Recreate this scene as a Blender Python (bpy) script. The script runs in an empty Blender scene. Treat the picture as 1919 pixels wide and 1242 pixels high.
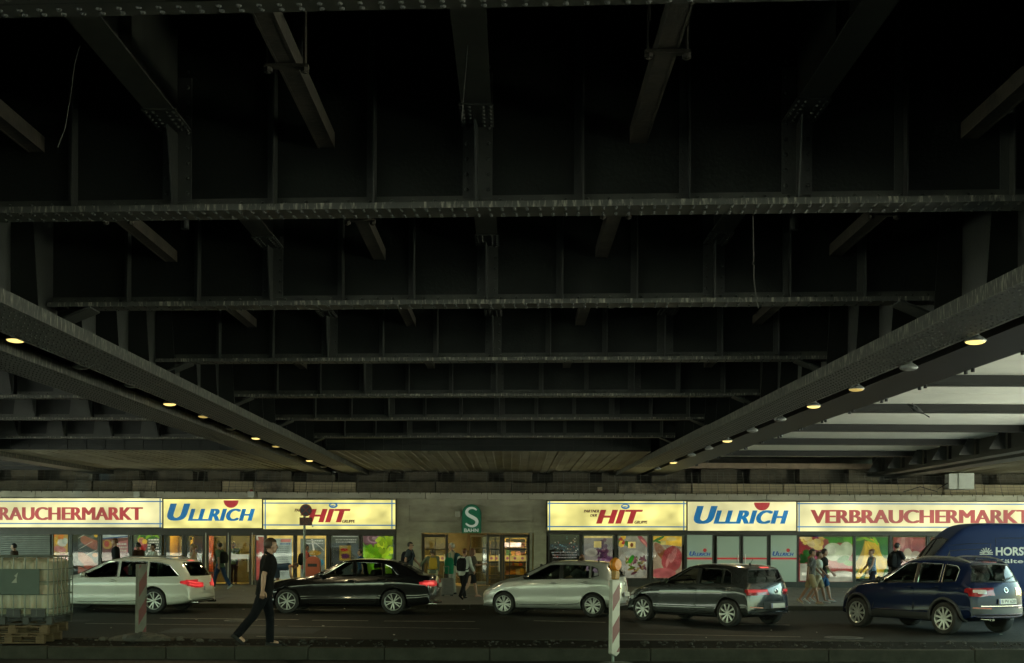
import bpy, bmesh, math, random
import numpy as np
from mathutils import Vector, Matrix
from mathutils.bvhtree import BVHTree
from math import radians as R, sin, cos, pi
random.seed(7)
SC = bpy.context.scene
COL = SC.collection

# ---------------------------------------------------------------- lens of the photograph (used to read real positions off it)
F, HZ, CX, ROLL, ZC = 2400.0, 1009.0, 959.5, R(0.25), 2.03
def ray(px, py):
    dx, dy = px - CX, py - HZ
    c, s = cos(ROLL), sin(ROLL)
    return (dx * c + dy * s) / F, -(-dx * s + dy * c) / F
def atY(px, py, Y):
    a, b = ray(px, py)
    return Vector((a * Y, Y, ZC + b * Y))
def atZ(px, py, z):
    a, b = ray(px, py)
    Y = (z - ZC) / b
    return Vector((a * Y, Y, z))

# ---------------------------------------------------------------- mesh collector
def frame_of(d, up=(0, 0, 1)):
    d = Vector(d).normalized()
    u = Vector(up)
    if abs(d.dot(u)) > 0.98:
        u = Vector((1, 0, 0))
    x = u.cross(d).normalized()
    return x, d.cross(x).normalized(), d

class MB:
    def __init__(s):
        s.v, s.f, s.m, s.mi = [], [], [], 0
    def add(s, vs, fs):
        o = len(s.v)
        s.v += [tuple(p) for p in vs]
        s.f += [tuple(i + o for i in f) for f in fs]
        s.m += [s.mi] * len(fs)
        return o
    def obox(s, c, ax, ay, az):
        c, ax, ay, az = Vector(c), Vector(ax), Vector(ay), Vector(az)
        vs = [c + ax * i + ay * j + az * k for k in (-1, 1) for j in (-1, 1) for i in (-1, 1)]
        fs = [(0, 2, 3, 1), (4, 5, 7, 6), (0, 1, 5, 4), (2, 6, 7, 3), (0, 4, 6, 2), (1, 3, 7, 5)]
        if ax.cross(ay).dot(az) < 0:
            fs = [f[::-1] for f in fs]
        s.add(vs, fs)
    def box(s, x0, x1, y0, y1, z0, z1):
        s.obox(((x0 + x1) / 2, (y0 + y1) / 2, (z0 + z1) / 2), (abs(x1 - x0) / 2, 0, 0), (0, abs(y1 - y0) / 2, 0), (0, 0, abs(z1 - z0) / 2))
    def beam(s, p, q, w, h, up=(0, 0, 1)):
        p, q = Vector(p), Vector(q)
        x, y, d = frame_of(q - p, up)
        s.obox((p + q) / 2, x * w / 2, y * h / 2, (q - p) / 2)
    def loft(s, rings, cap=True, closed=True):
        n = len(rings[0])
        o = len(s.v)
        vs = [p for r in rings for p in r]
        fs = []
        for i in range(len(rings) - 1):
            for j in range(n if closed else n - 1):
                k = (j + 1) % n
                fs.append((i * n + j, i * n + k, (i + 1) * n + k, (i + 1) * n + j))
        if cap and closed:
            fs.append(tuple(range(n))[::-1])
            fs.append(tuple((len(rings) - 1) * n + j for j in range(n)))
        s.add(vs, fs)
    def tube(s, pts, r, n=8, cap=True, squash=None, up=(0, 0, 1)):
        pts = [Vector(p) for p in pts]
        rs = r if isinstance(r, (list, tuple)) else [r] * len(pts)
        rings = []
        px = None
        for i, p in enumerate(pts):
            a = pts[max(i - 1, 0)]; b = pts[min(i + 1, len(pts) - 1)]
            d = (b - a)
            if d.length < 1e-9: d = Vector((0, 0, 1))
            x, y, d = frame_of(d, up)
            if px is not None:
                x2 = px - d * px.dot(d)
                if x2.length > 1e-6:
                    x = x2.normalized(); y = d.cross(x)
            px = x
            q = squash if squash else 1.0
            rings.append([p + x * (cos(2 * pi * k / n) * rs[i]) + y * (sin(2 * pi * k / n) * rs[i] * q) for k in range(n)])
        s.loft(rings, cap)
    def capsule(s, p, q, r0, r1, n=10, k=3):
        p, q = Vector(p), Vector(q)
        d = q - p
        L = d.length
        d = d / L if L > 1e-9 else Vector((0, 0, 1))
        pts, rs = [], []
        for i in range(k):
            t = (i / k) * pi / 2
            pts.append(p - d * r0 * cos(t)); rs.append(max(r0 * sin(t), 1e-4))
        pts.append(p); rs.append(r0)
        pts.append(q); rs.append(r1)
        for i in range(1, k + 1):
            t = (i / k) * pi / 2
            pts.append(q + d * r1 * sin(t)); rs.append(max(r1 * cos(t), 1e-4))
        s.tube(pts, rs, n)
    def lathe(s, prof, n=16, c=(0, 0, 0), axis=(0, 0, 1), cap=True, arc=None):
        x, y, d = frame_of(axis)
        c = Vector(c)
        rings = [[c + d * h + x * (cos(2 * pi * k / n) * r) + y * (sin(2 * pi * k / n) * r) for k in range(n)] for r, h in prof]
        s.loft(rings, cap)
    def prism(s, poly, o, u, v, w):
        """polygon in the (u, v) plane at o, pushed along vector w"""
        o, u, v, w = Vector(o), Vector(u), Vector(v), Vector(w)
        a = [o + u * x + v * y for x, y in poly]
        n = len(a)
        area = sum(poly[i][0] * poly[(i + 1) % n][1] - poly[(i + 1) % n][0] * poly[i][1] for i in range(n))
        flip = (u.cross(v).dot(w) > 0) != (area < 0)
        vs = a + [p + w for p in a]
        fs = [tuple(range(n))[::-1], tuple(range(n, 2 * n))] + [(i, (i + 1) % n, (i + 1) % n + n, i + n) for i in range(n)]
        if not flip:
            fs = [f[::-1] for f in fs]
        s.add(vs, fs)
    def ell(s, c, rx, ry, rz, n=12, m=8, rot=None):
        c = Vector(c)
        rings = []
        for i in range(m + 1):
            t = pi * i / m
            ring = []
            for k in range(n):
                p = Vector((max(sin(t), 1e-3) * cos(2 * pi * k / n) * rx, max(sin(t), 1e-3) * sin(2 * pi * k / n) * ry, -cos(t) * rz))
                if rot: p = rot @ p
                ring.append(c + p)
            rings.append(ring)
        s.loft(rings)
    def rivets(s, pts, nrm, r, n=6):
        x, y, d = frame_of(nrm)
        for p in pts:
            p = Vector(p)
            vs = [p + (x * cos(2 * pi * k / n) + y * sin(2 * pi * k / n)) * r for k in range(n)]
            vs += [p + (x * cos(2 * pi * k / n) + y * sin(2 * pi * k / n)) * r * 0.66 + d * r * 0.55 for k in range(n)]
            vs.append(p + d * r * 0.8)
            fs = [(k, (k + 1) % n, (k + 1) % n + n, k + n) for k in range(n)] + [(k + n, (k + 1) % n + n, 2 * n) for k in range(n)]
            s.add(vs, fs)
    def mesh(s, name, mats, smooth=False):
        me = bpy.data.meshes.new(name)
        me.from_pydata(s.v, [], s.f)
        for m in (mats if isinstance(mats, (list, tuple)) else [mats]):
            me.materials.append(m)
        if any(s.m):
            me.polygons.foreach_set('material_index', s.m)
        if smooth:
            me.polygons.foreach_set('use_smooth', [True] * len(me.polygons))
            me.set_sharp_from_angle(angle=R(smooth if smooth is not True else 40))
        me.update()
        return me
    def build(s, name, mats, parent=None, smooth=False, bevel=0, loc=None, bseg=2):
        o = bpy.data.objects.new(name, s.mesh(name, mats, smooth))
        COL.objects.link(o)
        if parent: o.parent = parent
        if loc is not None: o.location = loc
        if bevel:
            b = o.modifiers.new('edge', 'BEVEL'); b.width = bevel; b.segments = bseg; b.limit_method = 'ANGLE'; b.angle_limit = R(40)
        return o

def tag(o, label=None, cat=None, group=None, kind=None):
    if label: o['label'] = label
    if cat: o['category'] = cat
    if group: o['group'] = group
    if kind: o['kind'] = kind
    return o
def thing(name, label, cat, loc=(0, 0, 0), rz=0, group=None):
    o = bpy.data.objects.new(name, None); COL.objects.link(o)
    o.empty_display_size = 0.2
    o.location = loc; o.rotation_euler = (0, 0, rz)
    return tag(o, label, cat, group)
def kids(o):
    return [c for c in bpy.data.objects if c.parent == o]
def copy_tree(o, parent=None, kidmap=None):
    c = o.copy(); COL.objects.link(c)
    if parent: c.parent = parent
    for ch in list(o.children):
        copy_tree(ch, c)
    return c
def applied(mesh, mods):
    """mesh data with modifiers baked in; mods = list of (type, dict)"""
    o = bpy.data.objects.new('work', mesh); COL.objects.link(o)
    for t, kw in mods:
        m = o.modifiers.new(t, t)
        for k, v in kw.items(): setattr(m, k, v)
    bpy.context.view_layer.update()
    dg = bpy.context.evaluated_depsgraph_get()
    me = bpy.data.meshes.new_from_object(o.evaluated_get(dg), depsgraph=dg)
    bpy.data.objects.remove(o)
    return me

# ---------------------------------------------------------------- materials
def nt(mat):
    mat.use_nodes = True
    t = mat.node_tree
    return t, t.nodes['Principled BSDF']
def M(name, col, rough=0.6, metal=0.0, var=0.25, scale=4.0, bump=0.0, coat=0.0, col2=None, stretch=(1, 1, 1), thr=None, spec=0.5, rvar=0.0, bscale=None, detail=6):
    mat = bpy.data.materials.new(name)
    t, b = nt(mat)
    L = t.links.new
    c = (*col, 1)
    c2 = (*(col2 if col2 else [x * (1 - var) for x in col]), 1)
    tc = t.nodes.new('ShaderNodeTexCoord')
    mp = t.nodes.new('ShaderNodeMapping'); mp.inputs['Scale'].default_value = stretch
    L(tc.outputs['Object'], mp.inputs['Vector'])
    n = t.nodes.new('ShaderNodeTexNoise'); n.inputs['Scale'].default_value = scale; n.inputs['Detail'].default_value = detail; n.inputs['Roughness'].default_value = 0.62
    L(mp.outputs['Vector'], n.inputs['Vector'])
    r = t.nodes.new('ShaderNodeValToRGB')
    lo, hi = thr if thr else (0.3, 0.7)
    r.color_ramp.elements[0].position = lo; r.color_ramp.elements[1].position = hi
    r.color_ramp.elements[0].color = c2; r.color_ramp.elements[1].color = c
    L(n.outputs['Fac'], r.inputs['Fac'])
    L(r.outputs['Color'], b.inputs['Base Color'])
    b.inputs['Roughness'].default_value = rough
    b.inputs['Metallic'].default_value = metal
    b.inputs['Specular IOR Level'].default_value = spec
    b.inputs['Coat Weight'].default_value = coat
    b.inputs['Coat Roughness'].default_value = 0.04
    if rvar:
        mr = t.nodes.new('ShaderNodeMapRange')
        mr.inputs['To Min'].default_value = max(rough - rvar, 0.02); mr.inputs['To Max'].default_value = min(rough + rvar, 1)
        L(n.outputs['Fac'], mr.inputs['Value']); L(mr.outputs['Result'], b.inputs['Roughness'])
    if bump:
        n2 = t.nodes.new('ShaderNodeTexNoise'); n2.inputs['Scale'].default_value = bscale or scale * 6; n2.inputs['Detail'].default_value = 5
        L(mp.outputs['Vector'], n2.inputs['Vector'])
        bp = t.nodes.new('ShaderNodeBump'); bp.inputs['Strength'].default_value = bump; bp.inputs['Distance'].default_value = 0.02
        L(n2.outputs['Fac'], bp.inputs['Height']); L(bp.outputs['Normal'], b.inputs['Normal'])
    return mat
def EM(name, col, strength, var=0.0, scale=0.6, gloss=0.3, stretch=(1, 1, 1), base=0.2):
    """a surface lit from behind: lamp light of uneven strength through a glossy face"""
    mat = bpy.data.materials.new(name)
    t, b = nt(mat); L = t.links.new
    b.inputs['Base Color'].default_value = (*[x * base for x in col], 1)
    b.inputs['Roughness'].default_value = gloss
    b.inputs['Emission Color'].default_value = (*col, 1)
    b.inputs['Emission Strength'].default_value = strength
    if var:
        tc = t.nodes.new('ShaderNodeTexCoord')
        mp = t.nodes.new('ShaderNodeMapping'); mp.inputs['Scale'].default_value = stretch
        L(tc.outputs['Object'], mp.inputs['Vector'])
        n = t.nodes.new('ShaderNodeTexNoise'); n.inputs['Scale'].default_value = scale; n.inputs['Detail'].default_value = 1.5
        L(mp.outputs['Vector'], n.inputs['Vector'])
        mr = t.nodes.new('ShaderNodeMapRange'); mr.inputs['From Min'].default_value = 0.3; mr.inputs['From Max'].default_value = 0.7
        mr.inputs['To Min'].default_value = strength * (1 - var); mr.inputs['To Max'].default_value = strength * (1 + var * 0.6)
        L(n.outputs['Fac'], mr.inputs['Value']); L(mr.outputs['Result'], b.inputs['Emission Strength'])
    return mat
def GLASS(name, tint=(0.5, 0.55, 0.52), rough=0.02, refl=1.0):
    """thin pane: tinted see-through plus a mirror reflection"""
    mat = bpy.data.materials.new(name); mat.use_nodes = True
    t = mat.node_tree; t.nodes.clear(); L = t.links.new
    out = t.nodes.new('ShaderNodeOutputMaterial')
    tr = t.nodes.new('ShaderNodeBsdfTransparent'); tr.inputs['Color'].default_value = (*tint, 1)
    gl = t.nodes.new('ShaderNodeBsdfGlossy'); gl.inputs['Roughness'].default_value = rough
    fr = t.nodes.new('ShaderNodeFresnel'); fr.inputs['IOR'].default_value = 1.5
    mx = t.nodes.new('ShaderNodeMixShader')
    L(fr.outputs['Fac'], mx.inputs['Fac']); L(tr.outputs['BSDF'], mx.inputs[1]); L(gl.outputs['BSDF'], mx.inputs[2])
    L(mx.outputs['Shader'], out.inputs['Surface'])
    return mat
# ================================================================ camera, sky, sun
cam = bpy.data.cameras.new('camera'); camo = bpy.data.objects.new('camera', cam); COL.objects.link(camo)
cam.sensor_width = 36.0; cam.lens = F / 1919 * 36.0
cam.shift_y = (HZ - 621) / 1919.0
cam.clip_start = 0.1; cam.clip_end = 2000
camo.matrix_world = Matrix.Translation((0, 0, ZC)) @ Matrix.Rotation(R(90), 4, 'X') @ Matrix.Rotation(ROLL, 4, 'Z')
SC.camera = camo
SUN_EL, SUN_AZ = R(58), R(20)      # azimuth clockwise from +Y
w = bpy.data.worlds.new('World'); SC.world = w; w.use_nodes = True
t = w.node_tree
sky = t.nodes.new('ShaderNodeTexSky'); sky.sky_type = 'NISHITA'; sky.sun_disc = False
sky.sun_elevation = SUN_EL; sky.sun_rotation = SUN_AZ; sky.air_density = 1.6; sky.dust_density = 3.5; sky.ozone_density = 1.0
bg = t.nodes['Background']; bg.inputs['Strength'].default_value = 0.15
tint = t.nodes.new('ShaderNodeMix'); tint.data_type = 'RGBA'; tint.blend_type = 'MULTIPLY'; tint.inputs['Factor'].default_value = 1.0
tint.inputs['B'].default_value = (0.83, 1.05, 0.82, 1)
t.links.new(sky.outputs['Color'], tint.inputs['A']); t.links.new(tint.outputs['Result'], bg.inputs['Color'])
sl = bpy.data.lights.new('sun', 'SUN'); sl.energy = 5.0; sl.angle = R(0.5); sl.color = (1.0, 0.98, 0.84)
so = bpy.data.objects.new('sun', sl); COL.objects.link(so)
so.rotation_euler = Vector((-sin(SUN_AZ) * cos(SUN_EL), -cos(SUN_AZ) * cos(SUN_EL), -sin(SUN_EL))).to_track_quat('-Z', 'Y').to_euler()
so.location = (20, 120, 120)
SC.view_settings.view_transform = 'Standard'; SC.view_settings.look = 'None'; SC.view_settings.gamma = 1.0
SC.view_settings.exposure = 3.1
SC.render.engine = 'CYCLES'
SC.cycles.use_denoising = True
SC.cycles.max_bounces = 8; SC.cycles.diffuse_bounces = 5; SC.cycles.glossy_bounces = 4; SC.cycles.transparent_max_bounces = 12
SC.cycles.caustics_reflective = False; SC.cycles.caustics_refractive = False
SC.cycles.sample_clamp_indirect = 6.0

# ================================================================ ground
asphalt = M('asphalt', (0.024, 0.026, 0.023), 0.72, var=0.55, scale=0.35, bump=0.5, bscale=60, rvar=0.15, spec=0.12)
paving = M('pavement_slabs', (0.15, 0.148, 0.132), 0.8, var=0.35, scale=1.2, bump=0.3, bscale=40)
kerbm = M('kerb_granite', (0.040, 0.040, 0.032), 0.8, var=0.4, scale=3, bump=0.3, spec=0.1)
dirtm = M('median_dirt', (0.009, 0.009, 0.007), 0.95, var=0.5, scale=2.5, bump=0.8, bscale=25, spec=0.05)
paintm = M('road_paint', (0.30, 0.30, 0.25), 0.7, var=0.6, scale=6, thr=(0.35, 0.6))
YF = 51.5           # face of the station building
YK = 36.7           # far kerb
g = MB(); g.box(-400, 400, -400, 400, -0.5, 0.0)
tag(g.build('ground', asphalt), kind='structure')
g = MB()
g.box(-120, 120, YK + 0.18, 70, -0.1, 0.12)
tag(g.build('pavement', paving), kind='structure')
# slab joints are real grooves: thin dark inlays would lie flush, so slabs stand 4 mm proud in a grid
g = MB()
for i in range(-28, 29):
    for j in range(12):
        x0 = i * 1.0 + (0.5 if j % 2 else 0); y0 = YK + 0.3 + j * 1.2
        g.box(x0 + 0.012, x0 + 0.988, y0 + 0.012, y0 + 1.188, 0.05, 0.124 + random.uniform(0, 0.003))
tag(g.build('pavement_slabs', paving), kind='structure')
g = MB()
for i in range(-30, 31):
    g.box(i * 1.2 + 0.006, i * 1.2 + 1.194, YK, YK + 0.176, -0.1, 0.125 + random.uniform(-0.002, 0.004))
tag(g.build('kerb', kerbm, bevel=0.02), kind='structure')
# lane lines, worn
g = MB()
def lane(p, q, w0):
    p, q = Vector(p), Vector(q); d = (q - p).normalized(); n = Vector((-d.y, d.x, 0)) * w0 / 2
    g.add([p - n, q - n, q + n, p + n], [(0, 1, 2, 3)])
for a, b in (((300, 1158), (560, 1161)), ((585, 1162), (690, 1163)), ((720, 1163.5), (890, 1164.5)), ((1000, 1163), (1135, 1166)), ((1370, 1170), (1480, 1171))):
    p, q = atZ(*a, 0.004), atZ(*b, 0.004); lane(p, q, 0.14)
for a, b in (((160, 1168), (520, 1172)), ((540, 1173), (900, 1178)), ((1150, 1187), (1500, 1193)), ((480, 1192), (660, 1196)), ((910, 1210), (1090, 1224)), ((1500, 1203), (1900, 1213))):
    p, q = atZ(*a, 0.004), atZ(*b, 0.004); lane(p, q, 0.07)
tag(g.build('road_marking', paintm), kind='structure')
# raised median in front of the camera, with its near kerb stones
YM = 21.3
g = MB(); g.box(-60, 60, YM + 0.15, YM + 1.9, -0.1, 0.19)
med = tag(g.build('median_ground', dirtm), kind='structure')
g = MB()
rk = random.Random(12); kx = -21.0
while kx < 21:
    L_ = rk.uniform(1.0, 3.4); o = rk.uniform(-0.006, 0.006)
    g.box(kx + 0.003, kx + L_ - 0.003, YM - 0.02 + o, YM + 0.148, -0.1, 0.215 + rk.uniform(-0.014, 0.008)); kx += L_
for i in range(-14, 15):
    g.box(i * 1.5 + 0.41, i * 1.5 + 1.89, YM + 1.9, YM + 2.05, -0.1, 0.2 + random.uniform(-0.012, 0.006))
tag(g.build('median_kerb', kerbm, bevel=0.02), kind='structure')
g = MB()
rr = random.Random(3)
for i in range(420):
    x = rr.uniform(-9, 9); y = rr.uniform(YM + 0.2, YM + 1.85); s_ = rr.uniform(0.008, 0.03) * (1.6 if rr.random() < 0.1 else 1)
    g.ell((x, y, 0.19 + s_ * 0.3), s_ * rr.uniform(0.8, 1.5), s_ * rr.uniform(0.8, 1.5), s_ * 0.7, 5, 4)
tag(g.build('gravel', M('rubble', (0.028, 0.028, 0.023), 0.9, var=0.6, scale=3)), kind='stuff')

bouncem = M('bounce_paving', (0.46, 0.45, 0.41), 0.85, var=0.2, scale=0.5)  # unseen pale paving, added outside the bridges to bounce light under them
for a, b in ((16.6, 110), (-110, -25)):
    g = MB(); g.box(a, b, -60, YK - 2, -0.02, 0.012); tag(g.build('bounce_ground', bouncem), kind='structure')

g = MB(); rr = random.Random(21)
for x0, x1, y0, y1 in ((-7.5, -4.2, 27.0, 28.6), (0.6, 6.5, 25.2, 26.0), (3.0, 4.1, 29.0, 33.0), (-13, -10.2, 30.5, 31.3)):
    n = 10; top_ = [(x0 + (x1 - x0) * i / n, y1 + rr.uniform(-.04, .04)) for i in range(n + 1)]; bt_ = [(x0 + (x1 - x0) * i / n, y0 + rr.uniform(-.04, .04)) for i in range(n + 1)]
    g.add([(x, y, 0.0035) for x, y in bt_ + top_[::-1]], [tuple(range(2 * n + 2))])
tag(g.build('road_patch', M('asphalt_patch', (0.013, 0.014, 0.013), 0.85, var=0.3, scale=2, bump=0.4, bscale=60)), kind='structure')
for x, y, lab in ((-6.6, 31.2, 'round iron drain cover in the road in front of the black saloon'), (6.9, 26.6, 'round iron drain cover in the road before the dark grey hatchback')):
    t_ = thing('drain_cover', lab, 'drain cover', (x, y, 0.0))
    m = MB(); m.lathe([(0.0, 0.0), (0.40, 0.0), (0.40, 0.008), (0.34, 0.010), (0.33, 0.005), (0.0, 0.005)], 28); m.build('rim', M('cast_iron', (0.06, 0.058, 0.052), 0.5, metal=0.4, var=0.4), t_)
    m = MB()
    for i in range(-4, 5): m.box(-0.28, 0.28, i * 0.06 - 0.012, i * 0.06 + 0.012, 0.005, 0.010)
    m.build('tread', M('cast_iron', (0.06, 0.058, 0.052), 0.5, metal=0.4, var=0.4), t_)
g = MB()
for i in range(60):
    x, y = rr.uniform(-14, 15), rr.choice([rr.uniform(35.6, 36.6), rr.uniform(37, 48), rr.uniform(24, 36)]); z = 0.128 if y > 36.8 else 0.004; a = rr.uniform(0, 3.1); s_ = rr.uniform(0.012, 0.035)
    g.obox((x, y, z + 0.004), (s_ * cos(a), s_ * sin(a), 0.002), (-s_ * .6 * sin(a), s_ * .6 * cos(a), 0), (0, 0, 0.003))
tag(g.build('litter', M('paper_litter', (0.5, 0.48, 0.42), 0.8, var=0.4)), kind='stuff')
# ================================================================ railway bridges
steel = M('dark_steel_paint', (0.010, 0.0125, 0.0095), 0.42, var=0.5, scale=1.6, bump=0.25, bscale=30, rvar=0.15, spec=0.25)
steel2 = M('grey_steel_paint', (0.034, 0.037, 0.030), 0.55, var=0.45, scale=1.4, bump=0.2, bscale=30)
worn = M('worn_edge_paint', (0.40, 0.39, 0.30), 0.6, col2=(0.05, 0.053, 0.044), scale=4.5, stretch=(7, 7, 1.2), thr=(0.52, 0.74), detail=8)
flangem = M('flange_paint', (0.042, 0.044, 0.032), 0.5, col2=(0.022, 0.024, 0.019), scale=2.0, stretch=(2.5, 2.5, 1), thr=(0.35, 0.7), detail=8)
rust = M('rusty_rail_timber', (0.052, 0.043, 0.026), 0.7, var=0.7, scale=3.5, bump=0.3)
concl = M('pale_deck_panels', (0.78, 0.79, 0.72), 0.8, var=0.2, scale=0.5, bump=0.1)
sofm = M('ribbed_soffit', (0.38, 0.35, 0.25), 0.85, var=0.4, scale=1.3, stretch=(1, 0.3, 1))
ZM, ZCG, ZST, ZCH, ZTOP = 4.63, 5.03, 5.80, 5.63, 6.75
XL = lambda Y: -5.68 - 0.0075 * (Y - 14.2)
XR = lambda Y: 5.10 - 0.0217 * (Y - 12.8)
Y0, Y1 = -8.0, 53.2
SK = -0.062
CGY = [-2.3, 2.35, 7.05, 11.75, 16.5, 21.7, 27.1, 32.4, 38.1]
STX = [-3.13, -0.33, 2.56]; CHX = [-4.47, -1.73, 1.13, 4.08]

main_bridge = thing('railway_bridge', 'dark riveted steel railway bridge directly overhead spanning the road', 'railway bridge')
def main_girder(root, xf, side, y0=Y0, y1=Y1, dense=True, panels=True):
    """side = +1: inner face looks to +x. xf(Y) = inner edge of bottom flange"""
    W = 0.82
    fl = MB(); ed = MB(); wb = MB()
    xa = lambda Y: xf(Y); xb = lambda Y: xf(Y) - side * W; xc = lambda Y: xf(Y) - side * W * 0.5
    def slab(mb, fa, fb, z0, z1, ys):
        rings = [[(fa(y), y, z0), (fb(y), y, z0), (fb(y), y, z1), (fa(y), y, z1)] for y in ys]
        mb.loft(rings)
    slab(fl, lambda y: xa(y) - side * 0.012, lambda y: xb(y) + side * 0.012, ZM, ZM + 0.10, [y0, y1])
    # edge angles: pieces with butt joints
    y = y0
    while y < y1:
        y2 = min(y + 3.9, y1)
        h = 0.16 if int(y) % 2 else 0.185
        slab(ed, lambda q: xa(q) + side * 0.004, lambda q: xa(q) - side * 0.012 - side * 0.03, ZM - 0.004, ZM + h, [y, y2 - 0.01])
        slab(ed, lambda q: xb(q) - side * 0.004, lambda q: xb(q) + side * 0.042, ZM - 0.004, ZM + h, [y, y2 - 0.01])
        y = y2
    pts = []
    step = 0.16
    yy = max(y0, 9.5)
    while yy < (46 if dense else 30):
        for k, u in enumerate((0.07, 0.15, 0.26, 0.37, 0.47, 0.56, 0.67, 0.75)):
            o = step / 2 if k % 2 else 0
            pts.append((xa(yy + o) - side * u, yy + o, ZM))
        yy += step
    fl.rivets(pts, (0, 0, -1), 0.019, 5)
    slab(wb, lambda q: xc(q) + 0.012, lambda q: xc(q) - 0.012, ZM + 0.10, ZTOP + 0.3, [y0, y1])
    slab(wb, lambda q: xc(q) + 0.3, lambda q: xc(q) - 0.3, ZTOP + 0.3, ZTOP + 0.36, [y0, y1])
    # angles at foot of the web
    for sgn in (1, -1):
        slab(wb, lambda q: xc(q) + sgn * 0.026, lambda q: xc(q) + sgn * 0.012, ZM + 0.1, ZM + 0.25, [y0, y1])
    fl.build('bottom_flange', flangem, root)
    ed.build('flange_edge', worn, root)
    wb.build('web_plate', steel2, root)
    # stiffeners: pairs of plates square to the web
    y = y0 + 0.8 + 1.62 * (8 if not dense else 5)
    while y < y1:
        st = MB()
        for sgn in (1, -1):
            x0 = xc(y) + sgn * 0.03
            st.prism([(0, 0), (0.34 * sgn, 0), (0.2 * sgn, 2.2), (0, 2.2)], (x0, y - 0.01, ZM + 0.1), (1, 0, 0), (0, 0, 1), (0, 0.02, 0))
        st.build('web_stiffener', steel, root)
        y += 1.62
main_girder(main_bridge, XL, 1)
main_girder(main_bridge, XR, -1)

def cross_girder(root, Yc, xl, xr, zb, sk, stx, near, ztop=ZTOP, mat=steel, stiff=None):
    yy = lambda x: Yc + sk * x
    d = Vector((1, sk, 0)).normalized(); n = Vector((-d.y, d.x, 0))
    P = lambda x, off, z: Vector((x, yy(x), z)) + n * off
    a, b = xl, xr
    web = MB()
    web.beam(P(a, 0, (zb + ztop) / 2), P(b, 0, (zb + ztop) / 2), 0.016, ztop - zb, (0, 0, 1))
    wo = web.build('web_plate', mat, root)
    fl = MB()
    fl.beam(P(a, 0, zb + 0.012), P(b, 0, zb + 0.012), 0.36, 0.024)
    # worn upstanding edge strips of the flange
    fl.mi = 1
    fl.beam(P(a, -0.185, zb + 0.022), P(b, -0.185, zb + 0.022), 0.010, 0.055)
    fl.mi = 0
    for sgn in (-1, 1):
        fl.beam(P(a, sgn * 0.062, zb + 0.031), P(b, sgn * 0.062, zb + 0.031), 0.10, 0.014)
        fl.beam(P(a, sgn * 0.0155, zb + 0.085), P(b, sgn * 0.0155, zb + 0.085), 0.013, 0.12)
    if near:
        stp = 0.115 if Yc < 14 else 0.15
        k = int((b - a) / stp)
        pts = [P(a + (i + 0.5) * stp, o, zb) for i in range(k) for o in (-0.14, -0.075, 0.075, 0.14)]
        fl.rivets(pts, (0, 0, -1), 0.018 if Yc < 20 else 0.016, 6 if Yc < 14 else 5)
        pts = [P(a + (i + 0.5) * 0.2, -0.0225, zb + 0.10) for i in range(int((b - a) / 0.2))]
        fl.rivets(pts, -n, 0.02, 6)
    fl.build('bottom_flange', [flangem, worn], root)
    # stiffeners on the camera's side and behind
    xs = stiff if stiff else []
    for x in xs:
        sm = MB(); rv = []
        for sgn in (-1, 1):
            o = P(x, sgn * 0.022, zb + 0.04)
            sm.prism([(0, 0), (0.15, 0), (0.11, ztop - zb - 0.06), (0, ztop - zb - 0.06)], o - d * 0.007, n * sgn, (0, 0, 1), d * 0.014)
            sm.beam(P(x + 0.045 * sgn, sgn * 0.016, zb + 0.14), P(x + 0.045 * sgn, sgn * 0.016, ztop), 0.016, 0.08, d)
        if near:
            for k in range(int((ztop - zb) / 0.17)):
                rv.append(P(x - 0.06, -0.012, zb + 0.18 + k * 0.17))
        if near and rv: sm.rivets(rv, -n, 0.019, 6)
        sm.build('stiffener', steel2 if Yc > 5 else mat, root)
    # gussets below each stringer
    for x in stx:
        gm = MB()
        for sgn in (-1, 1):
            o = P(x, sgn * 0.02, zb + 0.03)
            gm.prism([(0, 0), (0.13, 0), (0.30, ZST - zb - 0.05), (0, ZST - zb - 0.05)], o - d * 0.008, n * sgn, (0, 0, 1), d * 0.016)
            gm.beam(P(x - 0.07, sgn * 0.018, zb + 0.12), P(x - 0.07, sgn * 0.018, ZST + 0.5), 0.02, 0.13, d)
            gm.beam(P(x + 0.07, sgn * 0.018, zb + 0.12), P(x + 0.07, sgn * 0.018, ZST + 0.5), 0.02, 0.13, d)
        if near:
            pts = []
            for k in range(9):
                for o in (-0.10, 0.10): pts.append(P(x + o, -0.028, zb + 0.2 + k * 0.14))
            gm.rivets(pts, -n, 0.021, 6)
        gm.build('gusset', steel2, root)
    # sloping knee down to the main girders
    for x, s in ((xl, 1), (xr, -1)):
        km = MB()
        km.prism([(0.02, 0.0), (0.55, 0.22), (0.55, 0.25), (0.02, 0.03)], Vector((x, yy(x) - 0.2, zb - 0.24)), (s, 0, 0), (0, 0, 1), (0, 0.40, 0))
        km.build('knee_plate', steel2, root)
for i, yc in enumerate(CGY):
    xl, xr = XL(yc) - 0.36, XR(yc) + 0.36
    stiff = []
    allx = [-6.0] + STX + [5.4]
    for a, b in zip(STX[:-1], STX[1:]): stiff += [a + (b - a) * 0.335, a + (b - a) * 0.665]
    stiff += [STX[0] - 0.95, STX[0] - 1.88, STX[-1] + 0.95, STX[-1] + 1.88]
    cross_girder(main_bridge, yc, xl, xr, ZCG, SK, STX, yc > 5 and yc < 31, stiff=stiff)
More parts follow.
